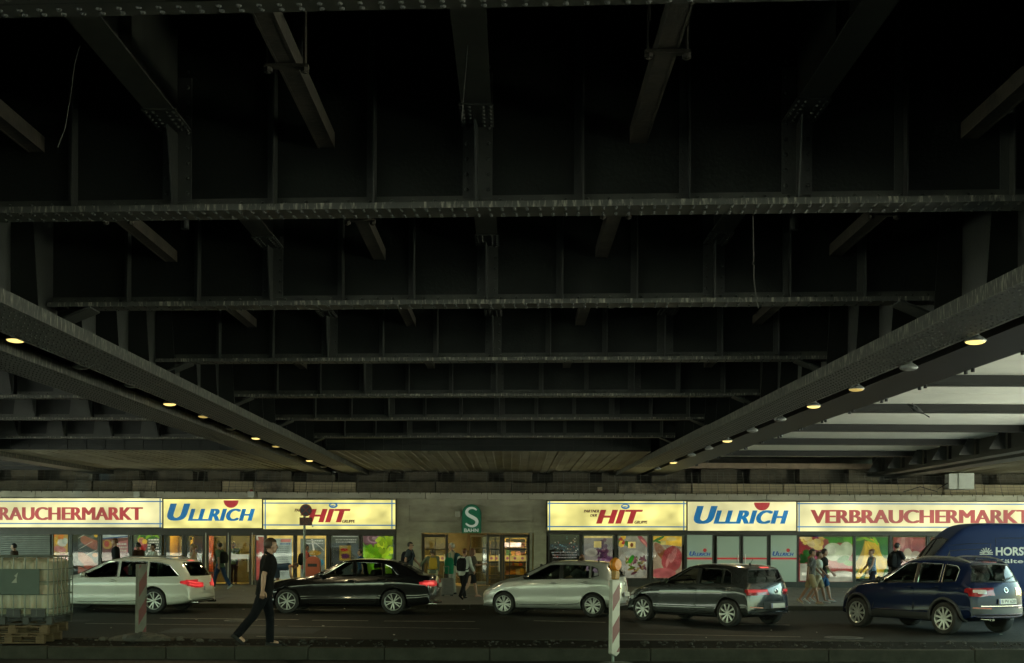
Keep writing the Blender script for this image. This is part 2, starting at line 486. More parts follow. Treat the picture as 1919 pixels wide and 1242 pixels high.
# stringers and lighter rail carriers between cross girders
for x in STX:
    sm = MB()
    for a, b in zip(CGY[:-1], CGY[1:] ):
        ya, yb = a + SK * x + 0.06, b + SK * x - 0.06
        sm.box(x - 0.13, x + 0.13, ya, yb, ZST, ZST + 0.02)
        sm.box(x - 0.008, x + 0.008, ya, yb, ZST + 0.02, ZTOP - 0.02)
        for e in (ya + 0.02, yb - 0.62):     # splice plate under each end
            sm.box(x - 0.15, x + 0.15, e, e + 0.6, ZST - 0.016, ZST)
            if 4 < a < 25:
                sm.rivets([(x + u, e + 0.05 + k * 0.1, ZST - 0.016) for k in range(6) for u in (-0.12, -0.06, 0.06, 0.12)], (0, 0, -1), 0.02)
        k = ya + 1.3
        while k < yb - 0.8:
            sm.box(x - 0.11, x + 0.11, k, k + 0.012, ZST + 0.02, ZTOP - 0.03); k += 1.5
    sm.build('stringer', flangem, main_bridge)
for j, x in enumerate(CHX):
    sm = MB()
    for a, b in zip(CGY[:-1], CGY[1:]):
        ya, yb = a + SK * x + 0.03, b + SK * x - 0.03
        sm.box(x - 0.068, x + 0.068, ya, yb, ZCH, ZCH + 0.02)
        for s in (-1, 1): sm.box(x + s * 0.068 - 0.010, x + s * 0.068 + 0.010, ya, yb, ZCH - 0.004, ZCH + 0.14)
        ym = (ya * 0.45 + yb * 0.55) if j % 2 else (ya * 0.48 + yb * 0.52)
        sm.box(x - 0.17, x + 0.17, ym - 0.035, ym + 0.035, ZCH - 0.03, ZCH - 0.006)
        for s in (-1, 1):
            sm.tube([(x + s * 0.14, ym, ZCH - 0.07), (x + s * 0.14, ym, ZTOP)], 0.016, 6)
            sm.tube([(x + s * 0.14, ym, ZCH - 0.06), (x + s * 0.14, ym, ZCH - 0.03)], 0.035, 6)
    sm.build('rail_carrier', rust, main_bridge)
# cross bracing plates, downpipes and deck
dk = MB()
dk.box(-6.2, 5.7, Y0, 54.4, ZTOP, ZTOP + 0.25)
for i in range(-3, 12):
    dk.box(-5.6, 5.0, i * 4.9 - 1.2, i * 4.9 - 1.05, ZTOP - 0.12, ZTOP)
dk.build('deck_plate', steel, main_bridge)
for x, y in ((-1.83, 10.9), (-4.0, 15.6), (3.4, 15.5), (1.6, 20.8)):
    dp = MB(); dp.tube([(x, y, ZCG + 0.75), (x, y, ZTOP)], 0.05, 10)
    dp.build('drain_pipe', steel2, main_bridge)
# last bay: a ribbed soffit, lower, with a front board
def end_bay(root, x0, x1, ya, zs, seed):
    rr = random.Random(seed)
    sb = MB()
    sb.box(x0, x1, ya, 54.5, zs + 0.02, zs + 0.2)
    n = int((x1 - x0) / 0.29)
    for i in range(n):
        x = x0 + (i + 0.5) * (x1 - x0) / n
        dx = (0.0 - x) * 0.0 + 0.0
        sb.box(x - 0.118, x + 0.118, ya + 0.02, 54.4, zs - 0.012 - rr.uniform(0, 0.012), zs + 0.02)
        if rr.random() < 0.9:
            sb.tube([(x + 0.145 + rr.uniform(-0.01, 0.01), ya + 0.05 + k * 2.05, zs - 0.01 + rr.uniform(-0.03, 0.005)) for k in range(8)], 0.016, 5)
    sb.build('ribbed_soffit', sofm, root)
    fb = MB()
    fb.box(x0, x1, ya - 0.06, ya - 0.002, zs - 0.02, ZTOP)
    for i in range(int((x1 - x0) / 0.6)):
        fb.box(x0 + i * 0.6 - 0.012, x0 + i * 0.6 + 0.012, ya - 0.085, ya - 0.062, zs - 0.01, ZTOP - 0.6)
    for k in range(4):
        fb.box(x0, x1, ya - 0.098, ya - 0.087, zs + 0.15 + k * 0.2, zs + 0.165 + k * 0.2)
    fb.build('end_board', steel, root)
end_bay(main_bridge, XL(45) + 0.05, XR(45) - 0.05, 40.3, 4.80, 1)

# ---------------------------------------------------------------- neighbouring bridge on the left
left_bridge = thing('railway_bridge', 'dark riveted steel railway bridge beyond the left row of lamps', 'railway bridge')
XL2 = lambda Y: XL(Y) - 0.82 - 0.62          # its near girder, outer edge
main_girder(left_bridge, lambda Y: XL2(Y), 1)
XL3 = lambda Y: -16.55
main_girder(left_bridge, XL3, 1, dense=False)
LCG = [0, 5.5, 11, 16.6, 22.2, 27.6, 32.7, 38.9]
for yc in LCG:
    st = [-15.5 + k * 1.42 for k in range(6)]
    cross_girder(left_bridge, yc, -17.0, XL2(yc) - 0.4, ZCG, -0.02, [], 20 < yc < 34, stiff=None)
    for x in st:
        sm = MB()
        sm.prism([(0, 0), (0.55, 0), (0.35, 0.95), (0.1, 0.95)], (x, yc - 0.24, ZCG + 0.05), (1, 0, 0), (0, 0, 1), (0, 0.016, 0))
        sm.prism([(0, 0), (0.2, 0), (0.1, 1.3), (0, 1.3)], (x + 0.55, yc - 0.02, ZCG + 0.05), (0, -1, 0), (0, 0, 1), (0.016, 0, 0))
        sm.build('bracket_plate', steel2, left_bridge)
dk = MB(); dk.box(-17.2, -7.4, Y0, 54.4, ZTOP, ZTOP + 0.25); dk.build('deck_plate', steel, left_bridge)
end_bay(left_bridge, -16.5, -7.95, 40.6, 4.80, 2)

# ---------------------------------------------------------------- newer bridge on the right with a pale underside
right_bridge = thing('railway_bridge', 'newer railway bridge on the right with pale panelled underside and smooth beams', 'railway bridge')
XR2 = lambda Y: XR(Y) + 0.82 + 0.30
smooth_st = M('smooth_dark_beam', (0.013, 0.014, 0.012), 0.5, var=0.35, scale=0.9, spec=0.3)
gm = MB()
rings = []
for y in (Y0, Y1):
    a, b = XR2(y), XR2(y) + 0.95
    rings.append([(a, y, ZM + 0.02), (b, y, ZM + 0.02), (b, y, ZM + 0.10), (b - 0.35, y, ZM + 0.12), (b - 0.35, y, ZTOP + 0.2), (a + 0.3, y, ZTOP + 0.2), (a + 0.3, y, ZM + 0.12), (a, y, ZM + 0.10)])
gm.loft(rings)
y = 9.0
while y < 46:
    gm.tube([(XR2(y) + 0.93, y, ZM - 0.035), (XR2(y) + 0.93, y, ZM + 0.06)], 0.03, 6)
    gm.tube([(XR2(y) + 0.93, y + 0.3, ZM - 0.03), (XR2(y) + 0.93, y + 0.3, ZM + 0.06)], 0.03, 6)
    y += 2.1
gm.build('box_girder', smooth_st, right_bridge)
cm = MB()
XRE = 14.75
yy = Y0
while yy < 50:
    cm.box(6.0, XRE + 0.6, yy + 0.01, min(yy + 2.6, 50.3) - 0.01, 5.29, 5.45); yy += 2.6
cm.build('ceiling_panel', concl, right_bridge)
cm = MB(); cm.box(5.9, XRE + 0.6, Y0, 54.4, 5.46, 5.9); cm.build('deck_plate', smooth_st, right_bridge)
for yc in (4.5, 10.0, 15.2, 20.3, 25.3, 30.7, 36.1, 41.2, 46.8):
    bm_ = MB()
    xa = XR2(yc) + 0.62
    bm_.prism([(-0.13, 5.085), (0.13, 5.085), (0.13, 5.105), (0.11, 5.11), (0.11, 5.286), (-0.11, 5.286), (-0.11, 5.11), (-0.13, 5.105)], (xa, yc, 0), (0, 1, 0), (0, 0, 1), (XRE - xa, 0, 0))
    bm_.build('cross_beam', smooth_st, right_bridge)
# far truss-like girder with posts and gussets
tm = MB()
tm.box(XRE, XRE + 0.45, Y0, Y1, ZM + 0.02, ZM + 0.14)
tm.box(XRE + 0.7, XRE + 1.4, Y0, Y1, ZM - 0.04, ZM + 0.10)
tm.box(XRE, XRE + 0.45, Y0, Y1, 6.6, 6.8)
tm.build('edge_flange', steel2, right_bridge)
y = 2.0
while y < Y1:
    pm = MB()
    pm.box(XRE + 0.1, XRE + 0.35, y, y + 0.5, ZM + 0.14, 6.6)
    pm.prism([(0, 0), (0.5, 0), (0.14, 0.6), (0, 0.6)], (XRE + 0.02, y - 0.05, ZM + 0.14), (-1, 0, 0), (0, 0, 1), (0, 0.02, 0))
    pm.build('girder_post', steel2, right_bridge)
    y += 2.6
wp = MB(); wp.box(XRE + 0.2, XRE + 0.23, Y0, Y1, ZM + 0.14, 6.6); wp.build('web_plate', steel2, right_bridge)
# its small lamps along the far flange
# ---------------------------------------------------------------- hanging lamps between the girders
lamp_shell = M('lamp_shell', (0.32, 0.34, 0.33), 0.45, metal=0.3, var=0.3)
lamp_on = EM('lamp_glow', (1.0, 0.74, 0.22), 0.2)
lamp_dim = EM('lamp_glow_dim', (1.0, 0.72, 0.2), 0.06)
lamp_off = M('lamp_glass_off', (0.25, 0.26, 0.24), 0.3)
def lamp(px, py, state, group, label, zl=None, side=1):
    gapx = (lambda Y: XL(Y) - 0.82 - 0.31) if side < 0 else (lambda Y: XR(Y) + 0.82 + 0.10)
    a, b = ray(px, py)
    # walk along the gap line until the sight line through the photo's lamp meets it
    Y = 20.0
    for _ in range(40): Y = 0.5 * Y + 0.5 * gapx(Y) / a
    p = Vector((gapx(Y), Y, ZC + b * Y))
    if side > 0: p.z = min(p.z, ZM - 0.045)
    t_ = thing('hanging_lamp', label, 'lamp', p, 0, group)
    m = MB(); m.lathe([(0.135, 0.0), (0.138, 0.008), (0.12, 0.035), (0.085, 0.06), (0.05, 0.08), (0.042, 0.17), (0.0, 0.175)], 20); m.build('lamp_shade', lamp_shell, t_, smooth=True)
    m = MB(); m.lathe([(0.125, 0.006), (0.12, -0.012), (0.09, -0.026), (0.05, -0.034), (0.0, -0.036)], 20); m.build('lamp_lens', {'on': lamp_on, 'dim': lamp_dim, 'off': lamp_off}[state], t_, smooth=True)
    m = MB(); m.tube([(0, 0, 0.17), (0, 0, max(0.3, ZTOP - p.z))], 0.02, 6); m.build('lamp_rod', steel2, t_)
    if state != 'off':
        ld = bpy.data.lights.new('lamp_light', 'SPOT'); ld.energy = 26 if state == 'on' else 7; ld.color = (1.0, 0.82, 0.44); ld.spot_size = R(165); ld.spot_blend = 0.6; ld.shadow_soft_size = 0.1
        lo_ = bpy.data.objects.new('lamp_light', ld); COL.objects.link(lo_); lo_.parent = t_; lo_.location = (0, 0, -0.09)
    return t_
LAMPS_R = [(1828, 622, 'on'), (1703, 673, 'off'), (1605, 713, 'dim'), (1525, 747, 'on'), (1462, 773, 'off'), (1410, 796, 'off'), (1363, 815, 'on'), (1328, 831, 'off'), (1296, 845, 'off'), (1262, 859, 'on'), (1232, 872, 'off')]
LAMPS_L = [(30, 637, 'on'), (152, 688, 'off'), (247, 723, 'off'), (318, 757, 'on'), (382, 780, 'dim'), (432, 803, 'off'), (480, 821, 'on'), (518, 836, 'dim'), (552, 851, 'off'), (580, 863, 'on'), (606, 874, 'off'), (628, 884, 'off')]
ordn = ['first', 'second', 'third', 'fourth', 'fifth', 'sixth', 'seventh', 'eighth', 'ninth', 'tenth', 'eleventh', 'twelfth']
stw = {'on': 'glowing yellow', 'dim': 'faintly glowing', 'off': 'unlit grey'}
for k, (x, y, s_) in enumerate(LAMPS_R):
    lamp(x, y, s_, 'hanging lamps along the right girder', '%s dome lamp, %s nearest in the row under the right girder' % (stw[s_], ordn[k]), side=1)
for k, (x, y, s_) in enumerate(LAMPS_L):
    lamp(x, y, s_, 'hanging lamps along the left girder', '%s dome lamp, %s nearest in the row under the left girder' % (stw[s_], ordn[k]), side=-1)
# cords hanging from the steel
cordm = M('cord', (0.05, 0.05, 0.04), 0.8)
def cord(name, label, pts, r=0.006):
    m = MB(); m.tube(pts, r, 5); tag(m.build(name, cordm, smooth=True), label, 'cord')
Yc = 16.2
cord('dangling_string', 'thin knotted cord dangling from the second cross girder, near the right', [atY(1411, 404, 12.3), atY(1412, 450, 12.3), atY(1412.5, 487, 12.3), atY(1410, 494, 12.3), atY(1413, 497, 12.3), atY(1413, 520, 12.3), atY(1416, 550, 12.3), atY(1422, 578, 12.3)], 0.006)
cord('dangling_string', 'thin cord hanging beside the centre stringer at the top', [atY(884, 56, 9.8), atY(876, 85, 9.8), atY(872, 140, 9.8), atY(868, 190, 9.8), atY(865, 228, 9.8)], 0.004)
cord('dangling_string', 'thin wire curling down at the upper left of the underside', [atY(150, 85, 9.8), atY(140, 120, 9.8), atY(132, 180, 9.8), atY(122, 240, 9.8), atY(108, 276, 9.8)], 0.004)
far_bridge = thing('railway_bridge', 'grated walkway deck beyond the far right girder', 'railway bridge')
m = MB(); m.box(XRE + 1.5, 16.6, Y0, 54.4, 5.0, 5.3)
for i in range(40): m.box(XRE + 1.5, 16.6, 2 + i * 1.28, 2.06 + i * 1.28, 4.96, 5.0)
m.build('deck_plate', steel2, far_bridge)
m = MB(); m.box(XRE + 1.45, XRE + 1.5, Y0, Y1, 4.85, 5.5); m.build('edge_beam', flangem, far_bridge)

# plates added over the gaps between neighbouring decks to keep the sun out
m = MB(); m.box(-7.6, -6.0, Y0, 54.4, ZTOP + 0.262, ZTOP + 0.34); m.build('sun_cover', steel, main_bridge)
m = MB(); m.box(5.5, 6.6, Y0, 54.4, ZTOP + 0.262, ZTOP + 0.34); m.build('sun_cover', steel, main_bridge)
m = MB(); m.box(XRE + 0.3, XRE + 1.9, Y0, 54.4, 5.95, 6.05); m.build('sun_cover', steel, right_bridge)

shade_deck = thing('railway_bridge', 'plain dark deck added at the far left to cut the side light', 'railway bridge')  # added deck that cuts the daylight coming in from the left
m = MB(); m.box(-26, -17.6, Y0, 54.4, 5.0, 5.35); m.build('deck_plate', steel, shade_deck)
for i in range(16):
    m = MB(); m.box(-26, -17.6, 8 + i * 2.9, 8.25 + i * 2.9, 4.72, 5.0); m.build('cross_beam', steel, shade_deck)
end_bay(far_bridge, XRE + 1.55, 25.0, 41.0, 4.80, 3)
# ================================================================ station building
conc = M('render_concrete', (0.45, 0.43, 0.33), 0.85, var=0.42, scale=1.1, bump=0.35, bscale=22, stretch=(1, 1, 2.2))
conc2 = M('coping_concrete', (0.45, 0.43, 0.35), 0.85, var=0.35, scale=1.5, bump=0.3, stretch=(0.6, 1, 1))
stone = M('ledge_stone', (0.45, 0.38, 0.26), 0.9, col2=(0.09, 0.08, 0.062), scale=0.9, thr=(0.40, 0.66), bump=0.6, bscale=14)
darkfr = M('dark_window_frame', (0.035, 0.032, 0.028), 0.45, var=0.3)
greyfr = M('grey_window_frame', (0.11, 0.115, 0.105), 0.5, var=0.3)
alu = M('aluminium', (0.45, 0.45, 0.42), 0.35, metal=0.7, var=0.2)
pane = GLASS('shop_glass', (0.82, 0.84, 0.78))
def FP(px, py, d=0.0):
    return atY(px, py, YF - d)
def fx(px): return FP(px, 1009).x
def fz(py, px=960): return FP(px, py).z
GZ = 0.12
station = thing('station_building', 'low concrete station front with shop windows under the bridge', 'building', (0, YF, 0))
def P_(m, name, mat, bevel=0, smooth=False, parent=None):
    """part given in world coordinates, stored relative to the building"""
    m.v = [(x, y - YF, z) for x, y, z in m.v]
    return m.build(name, mat, parent or station, smooth, bevel)
TOPZ = fz(936)
zs0, zs1 = fz(996), fz(938)       # shop sign band
cx0, cx1 = fx(743), fx(1024)
# centre wall with the sunk panel and the door recess
m = MB()
px0, px1, pz0, pz1 = fx(767), fx(1000), fz(979), fz(947)
dx0, dx1, dz1 = fx(767), fx(998), fz(999)
m.box(cx0, px0, YF, YF + 0.6, GZ - 0.1, TOPZ)
m.box(px1, cx1, YF, YF + 0.6, GZ - 0.1, TOPZ)
m.box(px0, px1, YF, YF + 0.6, pz1, TOPZ)
m.box(px0, px1, YF + 0.07, YF + 0.6, pz0, pz1)
m.box(px0, px1, YF, YF + 0.6, dz1, pz0)
ow = P_(m, 'wall', conc)
m = MB()
n = 90
for i in range(n):                     # dentil row under the sunk panel
    x = px0 + 0.06 + i * (px1 - px0 - 0.12) / n
    m.box(x, x + 0.03, YF + 0.02, YF + 0.07, pz0 - 0.001, pz0 + 0.07)
P_(m, 'dentil_moulding', conc)
m = MB(); k = -26.0; rr = random.Random(5)
while k < 26:
    L_ = rr.uniform(1.5, 2.6)
    m.box(k + 0.006, k + L_ - 0.006, YF - 0.16, YF + 0.62, TOPZ + 0.001, TOPZ + 0.26); k += L_
P_(m, 'coping', conc2, bevel=0.02)
# stone bearing ledge set back above the coping, with piers and dark gaps over it
lz0, lz1 = TOPZ + 0.26, fz(901)
stone2 = M('ledge_stone_pale', (0.45, 0.38, 0.25), 0.9, var=0.25, scale=2.5, bump=0.5, bscale=14)
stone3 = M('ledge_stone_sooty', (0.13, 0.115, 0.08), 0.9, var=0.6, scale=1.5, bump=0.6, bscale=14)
m = MB(); k = -27.0
while k < 27:
    m.mi = 1 if k > 5.2 or rr.random() < 0.12 else (2 if rr.random() < 0.7 else 0)  # all pale towards the right end, mostly dark elsewhere
    L_ = rr.uniform(0.9, 3.1)
    d = rr.uniform(0, 0.14)
    z1 = lz1 - rr.uniform(0, 0.05)
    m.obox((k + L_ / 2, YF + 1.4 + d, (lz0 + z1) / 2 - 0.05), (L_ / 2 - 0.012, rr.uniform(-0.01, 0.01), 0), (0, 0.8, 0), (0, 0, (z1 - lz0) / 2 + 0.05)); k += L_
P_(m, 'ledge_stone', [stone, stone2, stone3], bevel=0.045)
k = -27.0
while k < 27:
    m = MB(); m.box(k, k + rr.uniform(1.0, 1.5), YF + 1.75, YF + 2.6, lz1 - 0.02, ZM + 0.35); k += 2.05
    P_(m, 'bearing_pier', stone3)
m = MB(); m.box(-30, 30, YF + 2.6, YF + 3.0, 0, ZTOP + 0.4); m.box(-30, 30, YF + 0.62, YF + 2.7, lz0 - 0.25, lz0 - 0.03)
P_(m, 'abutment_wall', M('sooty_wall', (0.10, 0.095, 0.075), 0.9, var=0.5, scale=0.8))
m = MB(); m.box(6.6, 15.2, YF + 0.9, YF + 1.5, fz(876, 1600), fz(866, 1600))
for i in range(5): m.box(6.9 + i * 1.75, 6.98 + i * 1.75, YF + 0.86, YF + 0.9, fz(876, 1600), fz(866, 1600))
P_(m, 'bearing_beam', M('brown_beam', (0.33, 0.25, 0.17), 0.8, var=0.3))
# plain wall behind the shop fronts' top and outside ends
m = MB()
for a, b in ((-27, cx0), (cx1, 27)):
    m.box(a, b, YF + 0.05, YF + 0.5, zs0 - 0.16, TOPZ)
P_(m, 'fascia_wall', greyfr)
# bird netting in front of the ledge
net = M('net_wire', (0.12, 0.12, 0.10), 0.7)
m = MB()
for i in range(-100, 101):
    x = i * 0.26
    m.tube([(x, YF + 0.1, lz0 - 0.02), (x, YF + 0.55, ZM + 0.12)], 0.0065 if i % 4 else 0.013, 4, cap=False)
for k in range(9):
    t_ = k / 8
    m.tube([(-26, YF + 0.1 + 0.45 * t_, lz0 + (ZM + 0.1 - lz0) * t_), (26, YF + 0.1 + 0.45 * t_, lz0 + (ZM + 0.1 - lz0) * t_)], 0.0065, 4, cap=False)
tag(m.build('bird_net', net), 'wire bird netting stretched over the stone ledge above the station front', 'netting')
m = MB()
for i in range(-62, 63):
    m.box(i * 0.41 - 0.012, i * 0.41 + 0.012, YF - 0.17, YF - 0.13, TOPZ + 0.2, TOPZ + 0.285)
P_(m, 'net_clip', darkfr)

# ---------------------------------------------------------------- lettering
def text_mesh(body, off=0.0, shear=0.0, space=1.0):
    cu = bpy.data.curves.new('writing', 'FONT'); cu.body = body; cu.offset = off; cu.shear = shear; cu.space_character = space
    cu.resolution_u = 4
    o = bpy.data.objects.new('writing', cu); COL.objects.link(o)
    bpy.context.view_layer.update()
    me = bpy.data.meshes.new_from_object(o.evaluated_get(bpy.context.evaluated_depsgraph_get()))
    bpy.data.objects.remove(o); bpy.data.curves.remove(cu)
    return me
def add_text(mb, body, p00, p10, p01, lift=0.0, off=0.02, shear=0.0, space=1.0, bold=0):
    """writing fitted to the parallelogram with corners p00 (lower left), p10 (lower right), p01 (upper left)"""
    me = text_mesh(body, off, shear, space)
    xs = [v.co.x for v in me.vertices]; ys = [v.co.y for v in me.vertices]
    x0, x1, y0, y1 = min(xs), max(xs), min(ys), max(ys)
    p00, u, v = Vector(p00), Vector(p10) - Vector(p00), Vector(p01) - Vector(p00)
    n = u.cross(v).normalized()
    # bold strokes: the letter struck several times side by side, each strike 0.4 mm in front of the last
    for k in range(2 * bold + 1):
        sx = (k - bold) * 0.028
        mb.add([p00 + u * ((q.co.x + sx - x0 + 0.028 * bold) / (x1 - x0 + 0.056 * bold)) + v * ((q.co.y - y0) / (y1 - y0)) + n * (lift + 0.0004 * k) for q in me.vertices], [tuple(f.vertices) for f in me.polygons])
    bpy.data.meshes.remove(me)
def text_px(mb, body, x0, x1, y0, y1, d, **kw):
    add_text(mb, body, FP(x0, y1, d), FP(x1, y1, d), FP(x0, y0, d), **kw)

# ---------------------------------------------------------------- light-box signs
SGD = 0.22
sgn_face = EM('sign_face', (1.0, 0.90, 0.29), 0.116, var=0.48, scale=1.1, stretch=(1, 1, 1.5), gloss=0.35, base=0.1)
sgn_face2 = EM('sign_face_pale', (1.0, 0.93, 0.46), 0.105, var=0.45, scale=0.8, stretch=(1, 1, 1.2), gloss=0.35, base=0.1)
sgn_red = EM('sign_red', (0.58, 0.035, 0.04), 0.070, var=0.35, scale=0.9, base=0.08)
sgn_blue = EM('sign_blue', (0.0, 0.14, 0.33), 0.115, var=0.4, scale=0.9)
sgn_dark = EM('sign_brown', (0.16, 0.03, 0.02), 0.04)
boxm = M('sign_case', (0.05, 0.045, 0.04), 0.5)
def sign(label, x0, x1, y0, y1, face, reds=(), blues=(), browns=(), lines=(), disc=None, ring=None):
    c = FP((x0 + x1) / 2, (y0 + y1) / 2)
    t_ = thing('shop_sign', label, 'sign', (c.x, YF, c.z), 0, 'light box signs over the shop front')
    rel = lambda mb: setattr(mb, 'v', [(a - c.x, b - YF, q - c.z) for a, b, q in mb.v])
    m = MB(); a, b = FP(x0, y1), FP(x1, y0)
    m.prism([(0, 0), (1, 0), (1, 1), (0, 1)], FP(x0 + 0.4, y1, 0), FP(x1 - 0.4, y1, 0) - FP(x0 + 0.4, y1, 0), FP(x0 + 0.4, y0, 0) - FP(x0 + 0.4, y1, 0), (0, -SGD + 0.01, 0)); rel(m)
    m.build('sign_case', boxm, t_)
    m = MB(); e = 1.2
    m.prism([(0, 0), (1, 0), (1, 1), (0, 1)], FP(x0 + e, y1 - e, SGD - 0.009), FP(x1 - e, y1 - e, SGD - 0.009) - FP(x0 + e, y1 - e, SGD - 0.009), FP(x0 + e, y0 + e, SGD - 0.009) - FP(x0 + e, y1 - e, SGD - 0.009), (0, -0.015, 0)); rel(m)
    m.build('sign_face', face, t_)
    d = SGD + 0.012
    if reds or disc:
        m = MB()
        for r_ in reds: text_px(m, r_[0], *r_[1:5], d, **r_[5])
        if disc:
            dx, dy, r_ = disc
            poly = [(r_ * cos(q), r_ * sin(q)) for q in [pi + pi * i / 20 for i in range(21)]]
            pts = [FP(dx + u, dy - v, d) for u, v in poly]
            m.add(pts, [tuple(range(21))])
        rel(m); m.build('red_lettering', sgn_red, t_)
    if blues or lines or ring:
        m = MB()
        for r_ in blues: text_px(m, r_[0], *r_[1:5], d, **r_[5])
        for k, (lx0, ly0, lx1, ly1) in enumerate(lines):
            w2 = 1.05; dd = d + 0.002 * (k % 3)
            if abs(lx1 - lx0) > abs(ly1 - ly0): pts = [FP(lx0, ly0 + w2, dd), FP(lx1, ly1 + w2, dd), FP(lx1, ly1 - w2, dd), FP(lx0, ly0 - w2, dd)]
            else: pts = [FP(lx0 - w2, ly0, dd), FP(lx0 + w2, ly0, dd), FP(lx1 + w2, ly1, dd), FP(lx1 - w2, ly1, dd)]
            m.add(pts, [(0, 1, 2, 3)])
        if ring:
            rx, ry = ring
            N = 28
            a_ = [FP(rx + 8.2 * cos(2 * pi * i / N), ry - 4.9 * sin(2 * pi * i / N), d) for i in range(N)]
            b_ = [FP(rx - 0.6 + 5.2 * cos(2 * pi * i / N), ry - 0.6 - 2.6 * sin(2 * pi * i / N), d) for i in range(N)]
            m.add(a_ + b_, [(i, (i + 1) % N, (i + 1) % N + N, i + N) for i in range(N)])
            m.add([FP(rx - 7, ry + 0.5, d + .002), FP(rx - 1, ry + 1.9, d + .002), FP(rx + 4, ry - .6, d + .002), FP(rx - 1.5, ry - .4, d + .002)], [(0, 1, 2, 3)])
        rel(m); m.build('blue_lettering', sgn_blue, t_)
    if browns:
        m = MB()
        for r_ in browns: text_px(m, r_[0], *r_[1:5], d, **r_[5])
        rel(m); m.build('small_lettering', sgn_dark, t_)
    return t_
BO = dict(off=0.0, bold=2)
IT = dict(off=0.010, shear=0.27, bold=2, space=1.1)
SI = dict(off=0.004, shear=0.22, bold=2)
sign('long yellow light box left of centre reading VERBRAUCHERMARKT', -170, 305, 932.5, 989, sgn_face2, reds=[('VERBRAUCHERMARKT', -83, 268, 950, 974.5, BO)],
     lines=[(-169, 939, 304, 939.6), (-169, 980.6, 304, 981.2), (300, 934, 300, 988)])
sign('yellow light box with blue ULLRICH lettering over the shop doors', 305.5, 492, 934, 990.5, sgn_face, blues=[('U', 313, 357, 943.5, 975.5, IT), ('LLRICH', 352, 478, 953, 976, IT)], disc=(433, 937.5, 14))
sign('yellow light box with red HIT lettering behind the no-stopping sign', 492.5, 742, 935.5, 992.5, sgn_face, reds=[('HIT', 576, 657, 953.5, 978.5, IT)], browns=[('PARTNER', 552, 581, 953, 958.5, SI), ('DER', 563, 577, 961, 966, SI), ('GRUPPE', 641, 666, 974, 979.5, SI)],
     lines=[(493, 942.5, 741, 943.2), (493, 983.5, 741, 984.2), (497, 936.5, 497, 991), (734.5, 936.5, 734.5, 991)], ring=(624.5, 947))
sign('yellow light box with red HIT lettering right of the station entrance', 1025, 1287, 938, 994.5, sgn_face, reds=[('HIT', 1117, 1205, 955, 981, IT)], browns=[('PARTNER', 1094, 1123, 955, 960.3, SI), ('DER', 1106, 1119, 963, 968, SI), ('GRUPPE', 1189, 1214, 975.6, 981.2, SI)],
     lines=[(1026, 943, 1286, 943.6), (1026, 986.6, 1286, 987.2), (1030, 939, 1030, 993.5), (1281.5, 939, 1281.5, 993.5)], ring=(1172, 949))
sign('pale yellow light box with blue ULLRICH lettering over frosted doors', 1287.5, 1493, 939, 995.5, sgn_face2, blues=[('U', 1300, 1345, 948, 981.5, IT), ('LLRICH', 1337, 1478, 956, 981.5, IT)], disc=(1428, 941.5, 15))
sign('long pale light box above the blue van reading VERBRAUCHERMARKT', 1493.5, 1990, 939.5, 996.5, sgn_face2, reds=[('VERBRAUCHERMARKT', 1519, 1932, 955, 980.5, BO)],
     lines=[(1494, 943.5, 1989, 945), (1494, 987, 1989, 988.5), (1497.5, 940.5, 1497.5, 995.5)])

# ---------------------------------------------------------------- S-Bahn plate
sg = thing('station_sign', 'green arch-topped S BAHN sign above the station entrance', 'sign', (FP(884, 972).x, YF, FP(884, 972).z))
c = FP(884, 972)
w_ = (fx(902.5) - fx(866)) / 2; zb_, zt_ = FP(884, 999).z - c.z, FP(884, 945).z - c.z
arch = [(-w_, zb_), (w_, zb_)] + [(w_ * cos(q), zt_ - w_ + w_ * sin(q)) for q in [pi * i / 18 for i in range(19)]]
m = MB(); m.prism(arch, (0, 0, 0), (1, 0, 0), (0, 0, 1), (0, -0.24, 0)); m.build('sign_case', M('green_case', (0.012, 0.09, 0.05), 0.4), sg)
arch2 = [(x * 0.93, (z - (zt_ + zb_) / 2) * 0.97 + (zt_ + zb_) / 2) for x, z in arch]
m = MB(); m.prism(arch2, (0, -0.238, 0), (1, 0, 0), (0, 0, 1), (0, -0.01, 0)); m.build('sign_face', EM('s_bahn_green', (0.0, 0.10, 0.045), 0.03, base=1.0), sg)
m = MB()
s_em = EM('s_bahn_white', (0.55, 0.62, 0.52), 0.035, base=0.75)
def relp(px, py, d): return FP(px, py, d) - Vector((c.x, YF, c.z))
# the S as a swept band
ctr = [(893.2, 955.8), (889.0, 952.6), (884.2, 951.6), (878.6, 953.0), (874.9, 957.2), (875.4, 962.2), (879.5, 966.0), (885.5, 969.0), (891.2, 972.6), (893.8, 977.2), (892.2, 982.4), (887.2, 985.6), (881.0, 985.6), (876.0, 983.2), (873.0, 980.2)]
wd = [1.9, 2.3, 2.7, 3.2, 3.7, 4.1, 4.3, 4.4, 4.3, 4.0, 3.6, 3.1, 2.7, 2.3, 1.9]
Lp, Rp = [], []
fine = []
for i in range(len(ctr) - 1):
    for k in range(5):
        t_ = k / 5
        q = [ctr[max(i - 1, 0)], ctr[i], ctr[i + 1], ctr[min(i + 2, len(ctr) - 1)]]
        cr = lambda a, b, c_, d_: 0.5 * (2 * b + (c_ - a) * t_ + (2 * a - 5 * b + 4 * c_ - d_) * t_ ** 2 + (3 * b - a - 3 * c_ + d_) * t_ ** 3)
        fine.append((cr(*[p[0] for p in q]), cr(*[p[1] for p in q]), wd[i] + (wd[i + 1] - wd[i]) * t_))
fine.append((*ctr[-1], wd[-1]))
